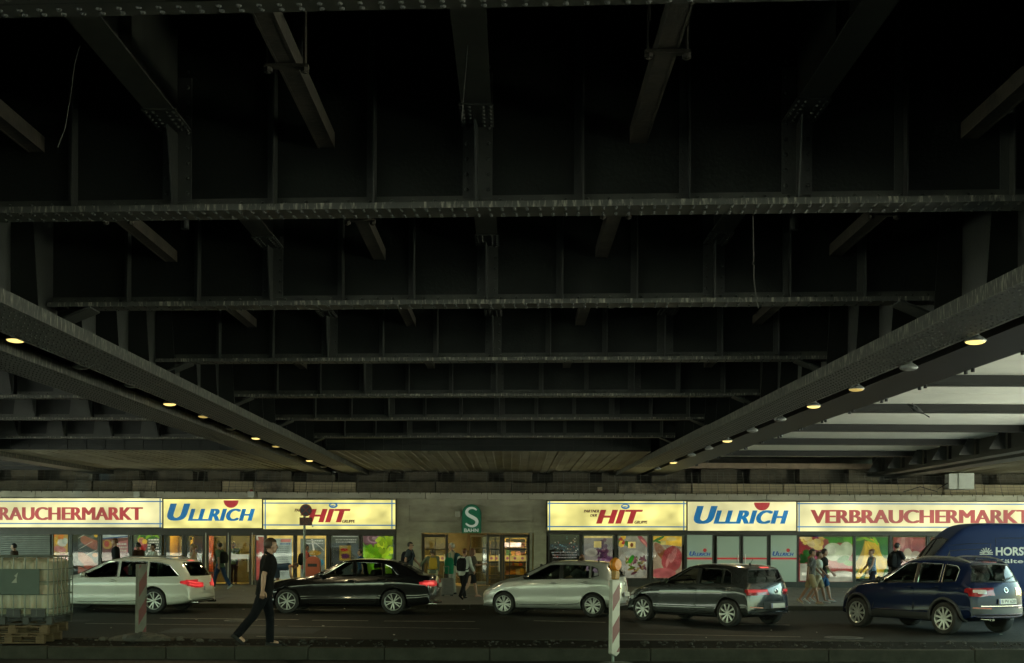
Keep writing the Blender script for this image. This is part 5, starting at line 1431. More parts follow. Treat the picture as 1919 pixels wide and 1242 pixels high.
blackp = paint('black_car_paint', (0.008, 0.008, 0.009), rough=0.16)
sedan = dict(paint=blackp, wb=2.874, r=0.33, tr=0.80, rim=('double', 5), cabin=(-2.0, .80), bowf=0.38, bowr=0.26,
    top=[(-2.58, .45), (-2.57, .70), (-2.54, .92), (-2.50, 1.0), (-2.40, 1.035), (-2.22, 1.055), (-1.9, 1.20), (-1.55, 1.37), (-1.3, 1.43), (-.9, 1.465), (-.5, 1.468), (-.22, 1.44), (.02, 1.38), (.4, 1.20), (.78, 1.01), (1.2, .955), (1.75, .88), (2.05, .79), (2.22, .67), (2.28, .55), (2.287, .42)],
    belt=[(-2.5, .93), (-1.5, 1.02), (-.5, .99), (.5, .955), (1.2, .90), (2.28, .62)], plan=[(-2.58, .80), (-2.3, .87), (-1.5, .92), (0, .925), (1.5, .915), (2.05, .86), (2.287, .72)],
    wr=[(-2.58, .70), (-2.25, .74), (-1.9, .66), (-1.4, .625), (-.8, .645), (-.2, .645), (.2, .64), (.8, .75), (2.287, .64)], bot=[(-2.58, .30), (-2.2, .23), (-1.5, .19), (1.6, .18), (2.287, .22)],
    side_windows=[([(-.36, 1.005), (.2, .985), (.52, .975)], [(-.32, 1.375), (-.08, 1.36), (.40, 1.06)]), ([(-1.14, 1.03), (-.45, 1.01)], [(-1.10, 1.35), (-.41, 1.38)]), ([(-1.56, 1.045), (-1.21, 1.035)], [(-1.50, 1.10), (-1.36, 1.245), (-1.17, 1.33)])],
    rear_window=([(0, 1.10), (.62, 1.10)], [(0, 1.40), (.54, 1.37)]), windscreen=([(0, 1.05), (.66, 1.02)], [(0, 1.39), (.54, 1.365)]), trim=chrome, trimr=0.012, wiper=False,
    doors=[([(-.36, .28), (.82, .27)], [(-.40, 1.0), (.70, .965)], -.22, .88), ([(-.94, .30), (-.40, .28)], [(-1.30, 1.015), (-.42, 1.0)], -1.02, .91)], mirror=(.46, 1.0),
    patches=[('b2', [(.36, .76), (.60, .74), (.82, .74)], [(.36, .88), (.60, .90), (.82, .90)], tail_on, 'tail_lamp'), ('s2', [(-2.50, .75), (-2.14, .79)], [(-2.47, .90), (-2.12, .86)], tail_on, 'tail_lamp'), ('s2', [(-2.48, .79), (-2.22, .80)], [(-2.47, .86), (-2.22, .84)], tail_hot, 'lamp_core'), ('f2', [(.40, .60), (.78, .66)], [(.40, .74), (.70, .78)], head_m, 'head_lamp'), ('s2', [(1.95, .66), (2.14, .64)], [(1.88, .76), (2.10, .72)], head_m, 'head_lamp'), ('b', [(-.70, .42), (.70, .42)], [(-.70, .44), (.70, .44)], chrome, 'bumper_strip')],
    plate=(0, .76, ''), exhaust=[(.55, .27), (-.55, .27)], seat=-.50, dash=.50, beltz=.99, roofz=1.45)
sedan_car, _ = make_car('saloon_car', 'black four door saloon with lit tail lamps behind the walking man', sedan, (-4.531, 35.1), R(3.9))

silver = paint('silver_car_paint', (0.50, 0.51, 0.50), metal=0.5, rough=0.33)
polo = dict(paint=silver, wb=2.47, r=0.302, tr=0.735, rim=('fork', 7), rw=0.19, cabin=(-1.68, .88), bowf=0.36, bowr=0.28,
    top=[(-1.905, .42), (-1.90, .60), (-1.885, .78), (-1.86, .92), (-1.79, 1.10), (-1.68, 1.29), (-1.60, 1.37), (-1.48, 1.405), (-1.0, 1.452), (-.55, 1.466), (-.2, 1.448), (.08, 1.39), (.45, 1.215), (.88, 1.01), (1.2, .955), (1.55, .87), (1.82, .76), (1.98, .64), (2.05, .52), (2.06, .40)],
    belt=[(-1.9, .90), (-1.7, 1.0), (-1, 1.00), (0, .955), (.8, .915), (1.3, .86), (2.05, .60)], plan=[(-1.905, .74), (-1.65, .815), (-1.2, .84), (0, .845), (1.3, .835), (1.8, .79), (2.06, .66)],
    wr=[(-1.905, .66), (-1.65, .565), (-1.3, .585), (-.6, .605), (-.1, .605), (.3, .61), (.9, .70), (2.06, .58)], bot=[(-1.905, .30), (-1.6, .23), (-1.2, .19), (1.4, .18), (2.06, .22)],
    side_windows=[([(-.33, .985), (.30, .965), (.66, .955)], [(-.29, 1.345), (-.02, 1.33), (.52, 1.05)]), ([(-1.12, 1.02), (-.42, .995)], [(-1.10, 1.325), (-.38, 1.345)]), ([(-1.38, 1.08), (-1.19, 1.025)], [(-1.32, 1.25), (-1.16, 1.31)])],
    rear_window=([(0, 1.05), (.56, 1.05)], [(0, 1.35), (.48, 1.34)]), windscreen=([(0, 1.05), (.62, 1.02)], [(0, 1.39), (.51, 1.37)]),
    doors=[([(-.20, .30), (.84, .29)], [(-.36, .98), (.74, .945)], -.06, .86), ([(-.84, .34), (-.24, .30)], [(-1.24, 1.005), (-.40, .985)], -.94, .89)], mirror=(.56, .985), mirrorm=cardark,
    pillars=[([(-.42, .992), (-.335, .988)], [(-.38, 1.345), (-.295, 1.345)])],
    patches=[('b2', [(.50, .70), (.74, .70)], [(.46, .90), (.70, .93)], tail_off, 'tail_lamp'), ('s2', [(-1.86, .72), (-1.66, .76)], [(-1.80, .94), (-1.64, .90)], tail_off, 'tail_lamp'), ('b2', [(.56, .76), (.70, .76)], [(.54, .80), (.69, .81)], tail_on, 'lamp_core'), ('b', [(-.14, 1.375), (.14, 1.375)], [(-.14, 1.395), (.14, 1.395)], tail_off, 'high_brake_lamp'), ('f2', [(.38, .60), (.74, .66)], [(.38, .73), (.64, .80)], head_m, 'head_lamp'), ('s2', [(1.72, .66), (1.92, .62)], [(1.62, .79), (1.86, .74)], head_m, 'head_lamp'), ('b', [(-.60, .25), (.60, .25)], [(-.62, .33), (.62, .33)], cardark, 'bumper_insert')],
    plate=(0, .58, ''), badge=.86, aerial=(-1.15, .16), seat=-.45, dash=.58, beltz=.98, roofz=1.44)
polo_car, _ = make_car('small_hatchback', 'silver five door hatchback with a driver, in front of the dark grey one', polo, (1.225, 34.38), R(20.5))

greyp = paint('grey_car_paint', (0.042, 0.046, 0.048), metal=0.4, rough=0.26)
golf = dict(paint=greyp, wb=2.62, r=0.318, tr=0.785, rim=('twist', 9), cabin=(-1.84, .84), bowf=0.38, bowr=0.36,
    top=[(-2.09, .42), (-2.085, .60), (-2.065, .78), (-2.03, .93), (-1.95, 1.11), (-1.83, 1.29), (-1.74, 1.365), (-1.6, 1.40), (-1.1, 1.445), (-.6, 1.455), (-.22, 1.435), (.06, 1.375), (.45, 1.19), (.84, 1.0), (1.2, .95), (1.6, .87), (1.92, .77), (2.08, .65), (2.155, .53), (2.17, .40)],
    belt=[(-2.08, .88), (-1.8, .975), (-1, .975), (0, .945), (.8, .91), (1.3, .86), (2.16, .60)], plan=[(-2.09, .78), (-1.8, .865), (-1.3, .895), (0, .90), (1.4, .89), (1.9, .84), (2.17, .70)],
    wr=[(-2.09, .70), (-1.8, .605), (-1.4, .62), (-.6, .64), (-.1, .64), (.25, .64), (.85, .74), (2.17, .62)], bot=[(-2.09, .30), (-1.75, .23), (-1.3, .19), (1.45, .18), (2.17, .22)],
    side_windows=[([(-.36, .98), (.28, .96), (.62, .95)], [(-.32, 1.345), (-.04, 1.33), (.50, 1.04)]), ([(-1.40, 1.01), (-.46, .985)], [(-1.30, 1.25), (-1.16, 1.325), (-.42, 1.345)])],
    rear_window=([(0, 1.03), (.70, 1.03)], [(0, 1.335), (.565, 1.32)]), windscreen=([(0, 1.05), (.66, 1.02)], [(0, 1.38), (.54, 1.36)]),
    pillars=[([(-.455, .985), (-.365, .982)], [(-.415, 1.345), (-.325, 1.345)]), ([(-1.17, 1.0), (-1.11, .998)], [(-1.11, 1.325), (-1.06, 1.33)])],
    doors=[([(-.34, .29), (.86, .28)], [(-.39, .975), (.72, .94)], -.16, .86), ([(-.92, .33), (-.38, .29)], [(-1.30, .99), (-.43, .98)], -1.02, .88)], mirror=(.54, .975), mirrorm=cardark,
    patches=[('b2', [(.34, .76), (.60, .74), (.78, .74)], [(.40, .86), (.60, .88), (.78, .88)], tail_off, 'tail_lamp'), ('s2', [(-2.05, .75), (-1.76, .80)], [(-2.02, .88), (-1.74, .87)], tail_off, 'tail_lamp'), ('b2', [(.44, .81), (.60, .81), (.75, .81)], [(.44, .86), (.60, .87), (.75, .87)], tail_on, 'lamp_core'), ('s2', [(-2.03, .82), (-1.82, .83)], [(-2.02, .87), (-1.82, .86)], tail_on, 'lamp_core'), ('b', [(-.16, 1.365), (.16, 1.365)], [(-.16, 1.385), (.16, 1.385)], tail_hot, 'high_brake_lamp'), ('f2', [(.40, .60), (.78, .66)], [(.40, .72), (.70, .77)], head_m, 'head_lamp'), ('s2', [(1.84, .66), (2.02, .63)], [(1.76, .77), (1.97, .73)], head_m, 'head_lamp'), ('b', [(-.66, .24), (.66, .24)], [(-.70, .32), (.70, .32)], cardark, 'bumper_insert'), ('b2', [(.45, .44), (.74, .46)], [(.45, .465), (.74, .485)], tail_off, 'reflector'), ('b', [(-.62, .335), (.62, .335)], [(-.62, .35), (.62, .35)], chrome, 'bumper_strip'), ('b', [(-.42, .40), (.42, .40)], [(-.42, .60), (.42, .60)], cardark, 'plate_recess')],
    plate=(0, .50, ''), badge=.84, aerial=(-1.3, .13), seat=-.48, dash=.56, beltz=.97, roofz=1.44)
golf_car, _ = make_car('hatchback', 'dark grey hatchback seen half from behind with lit brake lamp', golf, (4.772, 31.35), R(47.5))

navy = paint('navy_car_paint', (0.006, 0.012, 0.042), metal=0.0, rough=0.2, coat=0.1, spec=0.2)
suv = dict(paint=navy, wb=2.604, r=0.352, tr=0.80, rim=('single', 10), rw=0.225, arch=1.12, cabin=(-1.9, .82), bowf=0.36, bowr=0.36, clad=M('grey_cladding', (0.035, 0.036, 0.04), 0.55),
    top=[(-2.22, .46), (-2.215, .70), (-2.19, .92), (-2.15, 1.06), (-2.05, 1.24), (-1.90, 1.47), (-1.80, 1.55), (-1.65, 1.59), (-1.1, 1.64), (-.6, 1.65), (-.25, 1.63), (.02, 1.565), (.4, 1.36), (.80, 1.15), (1.15, 1.09), (1.6, 1.01), (1.9, .91), (2.06, .79), (2.15, .63), (2.17, .46)],
    belt=[(-2.2, 1.0), (-1.9, 1.09), (-1, 1.095), (0, 1.06), (.8, 1.03), (1.3, .98), (2.16, .72)], plan=[(-2.22, .79), (-1.9, .87), (-1.3, .90), (0, .905), (1.4, .895), (1.9, .85), (2.17, .72)],
    wr=[(-2.22, .70), (-1.85, .60), (-1.5, .625), (-.6, .65), (-.1, .65), (.25, .65), (.85, .75), (2.17, .64)], bot=[(-2.22, .40), (-1.8, .31), (-1.3, .26), (1.45, .25), (2.17, .30)],
    side_windows=[([(-.42, 1.10), (.25, 1.08), (.58, 1.07)], [(-.38, 1.525), (-.06, 1.51), (.45, 1.18)]), ([(-1.13, 1.125), (-.52, 1.105)], [(-1.10, 1.515), (-.48, 1.525)]), ([(-1.56, 1.16), (-1.20, 1.13)], [(-1.57, 1.40), (-1.49, 1.475), (-1.17, 1.51)])],
    rear_window=([(0, 1.15), (.70, 1.15)], [(0, 1.525), (.57, 1.505)]), windscreen=([(0, 1.19), (.66, 1.16)], [(0, 1.57), (.55, 1.55)]), trim=chrome, trimr=0.012,
    doors=[([(-.40, .48), (.82, .47)], [(-.45, 1.095), (.66, 1.06)], -.20, .98), ([(-.88, .52), (-.44, .48)], [(-1.25, 1.115), (-.49, 1.10)], -1.0, 1.01)], mirror=(.50, 1.09), mirrorm=cardark,
    pillars=[([(-.515, 1.105), (-.425, 1.10)], [(-.475, 1.525), (-.385, 1.525)])],
    patches=[('b2', [(.38, .88), (.60, .84), (.80, .85)], [(.40, .96), (.60, 1.00), (.80, 1.02)], tail_off, 'tail_lamp'), ('s2', [(-2.17, .86), (-1.80, .93)], [(-2.13, 1.03), (-1.80, 1.00)], tail_off, 'tail_lamp'), ('b2', [(.50, .90), (.66, .90)], [(.50, .95), (.66, .96)], tail_clear, 'lamp_core'), ('s2', [(-2.10, .93), (-1.96, .93)], [(-2.09, .985), (-1.95, .985)], tail_clear, 'lamp_core'), ('b', [(-.2, 1.56), (.2, 1.56)], [(-.2, 1.58), (.2, 1.58)], tail_off, 'high_brake_lamp'),
        ('b', [(-.76, .42), (.76, .42)], [(-.78, .60), (.78, .60)], M('bumper_grey', (0.03, 0.031, 0.034), 0.5), 'bumper'), ('b2', [(.40, .58), (.76, .59)], [(.40, .61), (.76, .62)], tail_off, 'reflector'), ('f2', [(.40, .72), (.78, .78)], [(.40, .85), (.70, .90)], head_m, 'head_lamp'), ('b', [(-.62, .635), (.62, .635)], [(-.62, .65), (.62, .65)], chrome, 'tailgate_strip'),
        ('s2', [(-1.0, .30), (.9, .29)], [(-.86, .46), (.82, .45)], M('sill_grey', (0.03, 0.031, 0.034), 0.5), 'sill_cladding')],
    plate=(0, .74, 'B PV 620'), badge=.98, rails=(-1.7, -.2), exhaust=[(.5, .36), (.4, .36)], aerial=(-1.35, .05), seat=-.48, dash=.54, beltz=1.08, roofz=1.63)
suv_car, suvproj = make_car('suv', 'navy blue off-road style car with roof rails at the right edge', suv, (9.463, 29.144), R(61.5))

vanp = paint('blue_van_paint', (0.010, 0.022, 0.075), rough=0.45, coat=0.0, spec=0.12)
van = dict(paint=vanp, cat='van', wb=3.66, r=0.34, tr=0.84, rim=('wide', 6), rimm=cardark, cabin=(-.2, 2.1), bowf=0.30, bowr=0.05, noseats=True,
    top=[(-3.2, .6), (-3.19, 1.4), (-3.17, 2.25), (-3.1, 2.40), (-2.9, 2.44), (-1, 2.49), (.5, 2.50), (.95, 2.475), (1.18, 2.40), (1.38, 2.25), (1.75, 1.88), (2.05, 1.57), (2.2, 1.40), (2.32, 1.27), (2.55, 1.12), (2.68, .95), (2.74, .72), (2.75, .5)],
    belt=[(-3.2, 1.2), (1, 1.2), (1.9, 1.15), (2.3, 1.08), (2.75, .75)], plan=[(-3.2, .97), (-2.9, .99), (0, 1.0), (1.6, .985), (2.3, .93), (2.75, .76)],
    wr=[(-3.2, .84), (0, .85), (1.0, .83), (1.8, .80), (2.3, .80), (2.75, .66)], bot=[(-3.2, .38), (-2.5, .30), (2.2, .26), (2.75, .30)],
    side_windows=[([(.62, 1.25), (1.25, 1.22), (1.80, 1.20)], [(.64, 1.80), (1.10, 1.80), (1.56, 1.76)])],
    windscreen=([(0, 1.38), (.74, 1.34)], [(0, 2.12), (.68, 2.06)]),
    doors=[([(.5, .42), (1.45, .40)], [(.52, 1.95), (1.0, 1.95), (1.58, 1.90)], .64, 1.05), ([(-1.15, .40), (.36, .40)], [(-1.15, 2.1), (.38, 2.1)], .22, 1.05)], mirror=(1.72, 1.22), mirrorm=cardark,
    patches=[('f2', [(.5, .85), (.86, .92)], [(.5, 1.05), (.74, 1.12)], head_m, 'head_lamp'), ('s2', [(-3.1, .62), (1.35, .62)], [(-3.1, .70), (1.35, .70)], cardark, 'side_rubber')])
VX, VY = 13.15, 34.6
van_v, vproj = make_car('delivery_van', 'dark blue high roofed van with HORST lettering parked behind the navy car', van, (VX, VY), R(2.0))
# writing on the van's side, set on the panel itself
ink = M('van_lettering_white', (0.52, 0.53, 0.47), 0.5)
van_v.location = (VX, VY, 0); bpy.context.view_layer.update()
Mi = van_v.matrix_world.inverted()
def on_van(px, py):
    o = Mi @ Vector((0, 0, ZC)); a, b = ray(px, py); d = (Mi.to_3x3() @ Vector((a, 1, b))).normalized()
    # the flank is nearly upright: meet the plane, then the panel itself
    x_, z_ = 0, 1.5
    for yv in (1.0, 0.95, 0.93):
        k = (yv - o.y) / d.y; q = o + d * k
        p, n_ = vproj('l', q.x, q.z); 
        k = (p.y - o.y) / d.y; q = o + d * k; x_, z_ = q.x, q.z
    return x_, z_
def van_text(body, x0, x1, y0, y1, off=0.015, shear=0.0):
    me = text_mesh(body, off, shear)
    xs = [v.co.x for v in me.vertices]; ys = [v.co.y for v in me.vertices]
    A, B, C_ = on_van(x0, y1), on_van(x1, y1), on_van(x0, y0)
    m = MB(); vs = []
    for v in me.vertices:
        u = (v.co.x - min(xs)) / (max(xs) - min(xs)); w2 = (v.co.y - min(ys)) / (max(ys) - min(ys))
        p, n_ = vproj('l', A[0] + (B[0] - A[0]) * u + (C_[0] - A[0]) * w2, A[1] + (B[1] - A[1]) * u + (C_[1] - A[1]) * w2)
        vs.append(p + n_ * 0.006)
    m.add(vs, [tuple(f.vertices) for f in me.polygons])
    m.build('side_lettering', ink, van_v)
van_text('HORST', 1866, 1931, 1025, 1041, off=0.03)
van_text('K\u00e4lte- und', 1868, 1968, 1047.5, 1055, off=0.012)
van_text('KK - KLIMA', 1896, 1990, 1072, 1081, off=0.012)
m = MB()
cx_, cz_ = on_van(1848, 1037)
for k in range(-3, 4):
    q = R(90 + k * 26)
    for s_ in (0.045, 0.11, 0.17):
        pass
    a, n_ = vproj('l', cx_ - cos(q) * 0.05, cz_ + sin(q) * 0.03); b, n2 = vproj('l', cx_ - cos(q) * 0.17, cz_ + sin(q) * 0.15)
    m.tube([a + n_ * 0.004, b + n2 * 0.004], 0.016, 5)
a, n_ = vproj('l', cx_ - .17, cz_ - .02); b, n2 = vproj('l', cx_ + .17, cz_ - .02); m.tube([a + n_ * .004, b + n2 * .004], 0.014, 5)
m.build('fan_emblem', ink, van_v)
# ================================================================ people
from mathutils import noise
skin_m = M('skin', (0.40, 0.235, 0.165), 0.5, var=0.12, scale=12)
skin_d = M('skin_tanned', (0.28, 0.155, 0.10), 0.5, var=0.12, scale=12)
def cloth(name, col, var=0.18, sc=9, rough=0.85): return M(name, col, rough, var=var, scale=sc, bump=0.15, bscale=160, spec=0.12)
_cl = {}
def C_(col, name='cloth'):
    k = (tuple(col), name)
    if k not in _cl: _cl[k] = cloth(name, col)
    return _cl[k]
hairc = {'dark': M('hair_dark', (0.016, 0.012, 0.010), 0.5, var=0.5, scale=60), 'brown': M('hair_brown', (0.055, 0.032, 0.018), 0.5, var=0.5, scale=60), 'blond': M('hair_blond', (0.26, 0.18, 0.09), 0.5, var=0.4, scale=60), 'red': M('hair_red', (0.15, 0.055, 0.025), 0.5, var=0.5, scale=60), 'grey': M('hair_grey', (0.42, 0.40, 0.36), 0.5, var=0.3, scale=60)}
eye_m = M('eye_dark', (0.02, 0.015, 0.012), 0.2); lip_m = M('lips', (0.28, 0.11, 0.09), 0.5)
def fold(me, amp, sc, seed):
    """cloth creases"""
    n_ = len(me.vertices); off = Vector((seed * 3.1, seed * 1.7, 0))
    cos_ = [v.co.copy() for v in me.vertices]; nr = [v.normal.copy() for v in me.vertices]
    for i, v in enumerate(me.vertices):
        p = cos_[i]; q = Vector((p.x * sc, p.y * sc, p.z * sc * 0.55)) + off
        k = noise.noise(q) + 0.5 * noise.noise(q * 2.3)
        v.co = p + nr[i] * amp * (1 - 2 * abs(k)) * 0.7
def remeshed(mb, vox, mat, fold_amp=0, seed=1, iters=3):
    me = mb.mesh('surface', [mat])
    bmn = bmesh.new(); bmn.from_mesh(me); bmesh.ops.recalc_face_normals(bmn, faces=bmn.faces); bmn.to_mesh(me); bmn.free()
    out = applied(me, [('REMESH', dict(mode='VOXEL', voxel_size=vox, use_smooth_shade=True)), ('SMOOTH', dict(factor=0.5, iterations=iters))])
    if not out.materials: out.materials.append(mat)
    if fold_amp: fold(out, fold_amp, 9, seed)
    out.polygons.foreach_set('use_smooth', [True] * len(out.polygons))
    return out
def link(name, me, parent):
    o = bpy.data.objects.new(name, me); COL.objects.link(o); o.parent = parent; return o

def person(label, loc, heading, h, pose=None, skin=None, hair=('short', 'dark'), top=('short', (.05, .05, .05)), bottom=('long', (.02, .02, .03)), shoes=(.03, .03, .03), pack=None, pack_label=None, vox=0.016, glasses=False, sit=False, group='people on the pavement', seed=1, build=1.0):
    """heading in degrees, 0 = facing +x, counter-clockwise"""
    P = dict(lean=3, head=0, nod=0, lL=(14, 8), lR=(-12, 12), aL=(-14, 6, 14), aR=(16, 6, 22), fist=0.5)
    P.update(pose or {})
    skin = skin or skin_m
    s = h / 1.75
    root = thing('person', label, 'person', loc, R(heading), group)
    Ry = lambda a: Matrix.Rotation(R(a), 3, 'Y')
    # legs
    leg = {}
    for k, sg in (('L', 1), ('R', -1)):
        a, b = P['l' + k][:2]
        hip = Vector((0, sg * 0.088, 0)); d1 = Vector((sin(R(a)), sg * 0.02, -cos(R(a)))); knee = hip + d1 * 0.43
        c_ = a - b; d2 = Vector((sin(R(c_)), 0, -cos(R(c_)))); ank = knee + d2 * 0.41
        fp = P['l' + k][2] if len(P['l' + k]) > 2 else (min(0, c_ * 0.9) if c_ < -8 else 0)
        f = Vector((cos(R(fp)), sg * 0.1, sin(R(fp))))
        leg[k] = (hip, knee, ank, f, fp)
    low = min(l[2].z - 0.085 + min(0, 0.17 * l[3].z) for l in leg.values())
    pz = -low
    up = Vector((0, 0, pz))
    T = Ry(P['lean'])
    tp = lambda x, y, z: up + T @ Vector((x, y, z))      # torso frame, z measured from the pelvis
    sho = {k: tp(-0.005, sg * 0.185 * build, 0.505) for k, sg in (('L', 1), ('R', -1))}
    arm = {}
    for k, sg in (('L', 1), ('R', -1)):
        a, ab, e = P['a' + k][:3]; inw = P['a' + k][3] if len(P['a' + k]) > 3 else 0
        a0 = a - P['lean'] * 0.0
        d1 = Vector((sin(R(a0)) * cos(R(ab)), sg * sin(R(ab)), -cos(R(a0)) * cos(R(ab)))); el = sho[k] + d1 * 0.285
        d2 = Vector((sin(R(a0 + e)) * cos(R(inw)), -sg * sin(R(inw)) + sg * sin(R(ab)) * 0.4, -cos(R(a0 + e)) * cos(R(inw)))).normalized(); wr_ = el + d2 * 0.245
        arm[k] = (sho[k], el, wr_, d2)
    rings = lambda g, z0=-9, z1=9: [[tp(cx_ + (rx + g) * cos(q), (ry * build + g) * sin(q), z_) for q in [2 * pi * i / 20 for i in range(20)]] for z_, rx, ry, cx_ in
        ((-0.07, .085, .13, 0), (-0.02, .11, .158, -.005), (0.06, .115, .165, -.008), (0.16, .102, .148, 0.0), (0.24, .102, .146, .004), (0.34, .113, .158, .006), (0.44, .115, .172, .002), (0.50, .098, .175, -.004), (0.545, .07, .12, -.008), (0.58, .052, .065, -.006)) if z0 <= z_ <= z1]
    hd = tp(0.012, 0, 0.705)
    HR = Matrix.Rotation(R(P['head']), 3, 'Z') @ Ry(P['lean'] * 0.35 + P['nod'])
    hp = lambda x, y, z: hd + HR @ Vector((x, y, z))
    m = MB()
    m.loft(rings(0))
    m.capsule(tp(-0.008, 0, 0.54), hp(-0.012, 0, -0.06), 0.056, 0.052, 12)
    m.ell(hp(-0.008, 0, 0.018), 0.096, 0.076, 0.100, 18, 12, HR); m.ell(hp(0.028, 0, -0.045), 0.060, 0.056, 0.070, 14, 10, HR); m.ell(hp(0.052, 0, -0.088), 0.026, 0.030, 0.022, 10, 8, HR)
    m.capsule(hp(0.083, 0, 0.022), hp(0.102, 0, -0.022), 0.010, 0.015, 8); m.ell(hp(0.072, 0, 0.032), 0.018, 0.052, 0.012, 10, 6, HR)
    for sg in (1, -1):
        m.ell(hp(-0.008, sg * 0.079, -0.005), 0.022, 0.010, 0.034, 10, 8, HR)
        m.ell(hp(0.055, sg * 0.038, -0.022), 0.022, 0.022, 0.018, 8, 6, HR)
    m.ell(hp(0.082, 0, -0.056), 0.010, 0.024, 0.008, 8, 6, HR)
    for k, sg in (('L', 1), ('R', -1)):
        S0, E0, W0, d2 = arm[k]
        m.capsule(tp(0, sg * 0.11, 0.49), S0, 0.062, 0.056, 10); m.capsule(S0, E0, 0.052, 0.041, 10); m.capsule(E0, E0 + (W0 - E0) * 0.35, 0.041, 0.042, 10); m.capsule(E0 + (W0 - E0) * 0.35, W0, 0.042, 0.027, 10)
        hip, kn, an, f, fp = leg[k]
        m.capsule(hip + up, kn + up, 0.086, 0.056, 12); m.capsule(kn + up, kn + up + (an - kn) * 0.35, 0.054, 0.056, 10); m.capsule(kn + up + (an - kn) * 0.35, an + up, 0.055, 0.036, 10)
        m.capsule(an + up - Vector((0, 0, 0.02)), an + up + f * 0.11 - Vector((0, 0, 0.035)), 0.040, 0.032, 8)
        # palm: flat box-like slab
        side = (d2.cross(Vector((0, sg, 0)))).normalized()      # across the knuckles
        if side.length < 0.5: side = Vector((1, 0, 0))
        nrm = d2.cross(side).normalized()
        for q in (-0.022, -0.008, 0.008, 0.022):
            m.capsule(W0 + side * q * 0.7, W0 + d2 * 0.082 + side * q * 1.25, 0.014, 0.013, 8)
        arm[k] = (S0, E0, W0, d2, side, nrm)
    body = remeshed(m, vox, skin, 0, 1, 3)
    # fingers: five separate bent chains rooted inside the palm, joined into the body mesh
    fm = MB()
    for k, sg in (('L', 1), ('R', -1)):
        S0, E0, W0, d2, side, nrm = arm[k]
        inn = -nrm if nrm.y * sg > 0 else nrm               # towards the thigh: the palm side
        fwd = side if side.x > 0 else -side
        curl = P['fist']
        for q, L_ in ((0.031, 0.070), (0.011, 0.080), (-0.011, 0.074), (-0.031, 0.058)):
            p = W0 + d2 * 0.070 + fwd * q * 0.95; d = d2.copy(); pts = [p]; rs = [0.0095]
            for j, fr in enumerate((0.25, 0.42, 0.32, 0.26)):
                ang = curl * (0.15, 0.75, 0.9, 0.6)[j]
                d = (d * cos(ang) + inn * sin(ang)).normalized(); inn2 = (inn - d * inn.dot(d)).normalized() if (inn - d * inn.dot(d)).length > 1e-4 else inn
                p = p + d * L_ * fr * (1.15 if j else 1); pts.append(p); rs.append((0.0095, 0.009, 0.0082, 0.0066)[j])
            fm.tube(pts, rs, 7)
        p = W0 + d2 * 0.022 + fwd * 0.026
        fm.tube([p, p + (d2 * 0.6 + fwd * 0.75) * 0.036, p + (d2 * 0.062 + fwd * 0.036) + inn * 0.006, p + d2 * 0.086 + fwd * 0.036 + inn * 0.016], [0.013, 0.0115, 0.010, 0.0072], 7)
    bmn = bmesh.new(); bmn.from_mesh(body); fme = fm.mesh('f', [skin], smooth=True); bmn.from_mesh(fme); bmn.to_mesh(body); bmn.free(); bpy.data.meshes.remove(fme)
    body.polygons.foreach_set('use_smooth', [True] * len(body.polygons))
    link('body', body, root)
    # eyes and mouth
    fm = MB()
    for sg in (1, -1): fm.ell(hp(0.079, sg * 0.033, 0.012), 0.010, 0.013, 0.008, 8, 6, HR)
    link('eyes', fm.mesh('eyes', [eye_m], True), root)
    fm = MB(); fm.ell(hp(0.0905, 0, -0.057), 0.006, 0.022, 0.006, 8, 6, HR); link('mouth', fm.mesh('mouth', [lip_m], True), root)
    if glasses:
        fm = MB()
        for sg in (1, -1): fm.ell(hp(0.096, sg * 0.036, 0.012), 0.008, 0.028, 0.019, 10, 6, HR); fm.tube([hp(0.09, sg * 0.062, 0.016), hp(0.0, sg * 0.084, 0.016)], 0.004, 5)
        fm.tube([hp(0.1, -0.015, 0.016), hp(0.1, 0.015, 0.016)], 0.004, 5)
        link('sunglasses', fm.mesh('g', [cardark], True), root)
    # hair
    st_, hc = hair
    hm = MB(); rr = random.Random(seed)
    N, Mn = 30, 18
    def hv(i, j):
        t_ = pi * i / Mn; q = 2 * pi * j / N
        p = Vector((sin(t_) * cos(q), sin(t_) * sin(q), cos(t_)))
        k = 1.0 + 0.045 * noise.noise(p * 5 + Vector((seed, 0, 0))) + 0.03 * noise.noise(p * 13 + Vector((0, seed, 0)))
        return hp(-0.016 + p.x * 0.108 * k, p.y * 0.090 * k, 0.028 + p.z * 0.106 * k), p
    idx = {}
    vs, fs = [], []
    for i in range(Mn + 1):
        for j in range(N):
            v, p = hv(i, j); idx[(i, j)] = len(vs); vs.append(v)
    for i in range(Mn):
        for j in range(N):
            q = 2 * pi * (j + 0.5) / N; z_ = cos(pi * (i + 0.5) / Mn); x_ = sin(pi * (i + 0.5) / Mn) * cos(q)
            lim = -0.62 if x_ < -0.15 else (-0.30 if x_ < 0.16 else (0.30 if x_ < 0.55 else 0.42))
            if st_ == 'long' and x_ < 0.25: lim = -0.9
            if z_ > lim: fs.append((idx[(i, j)], idx[(i + 1, j)], idx[(i + 1, (j + 1) % N)], idx[(i, (j + 1) % N)]))
    hm.add(vs, fs)
    if st_ == 'bun': hm.ell(hp(-0.10, 0, 0.085), 0.045, 0.045, 0.042, 12, 8)
    if st_ == 'pony': hm.tube([hp(-0.105, 0, 0.04), hp(-0.15, 0, 0.01), hp(-0.15, 0, -0.08), hp(-0.135, 0, -0.16)], [0.022, 0.036, 0.03, 0.008], 10)
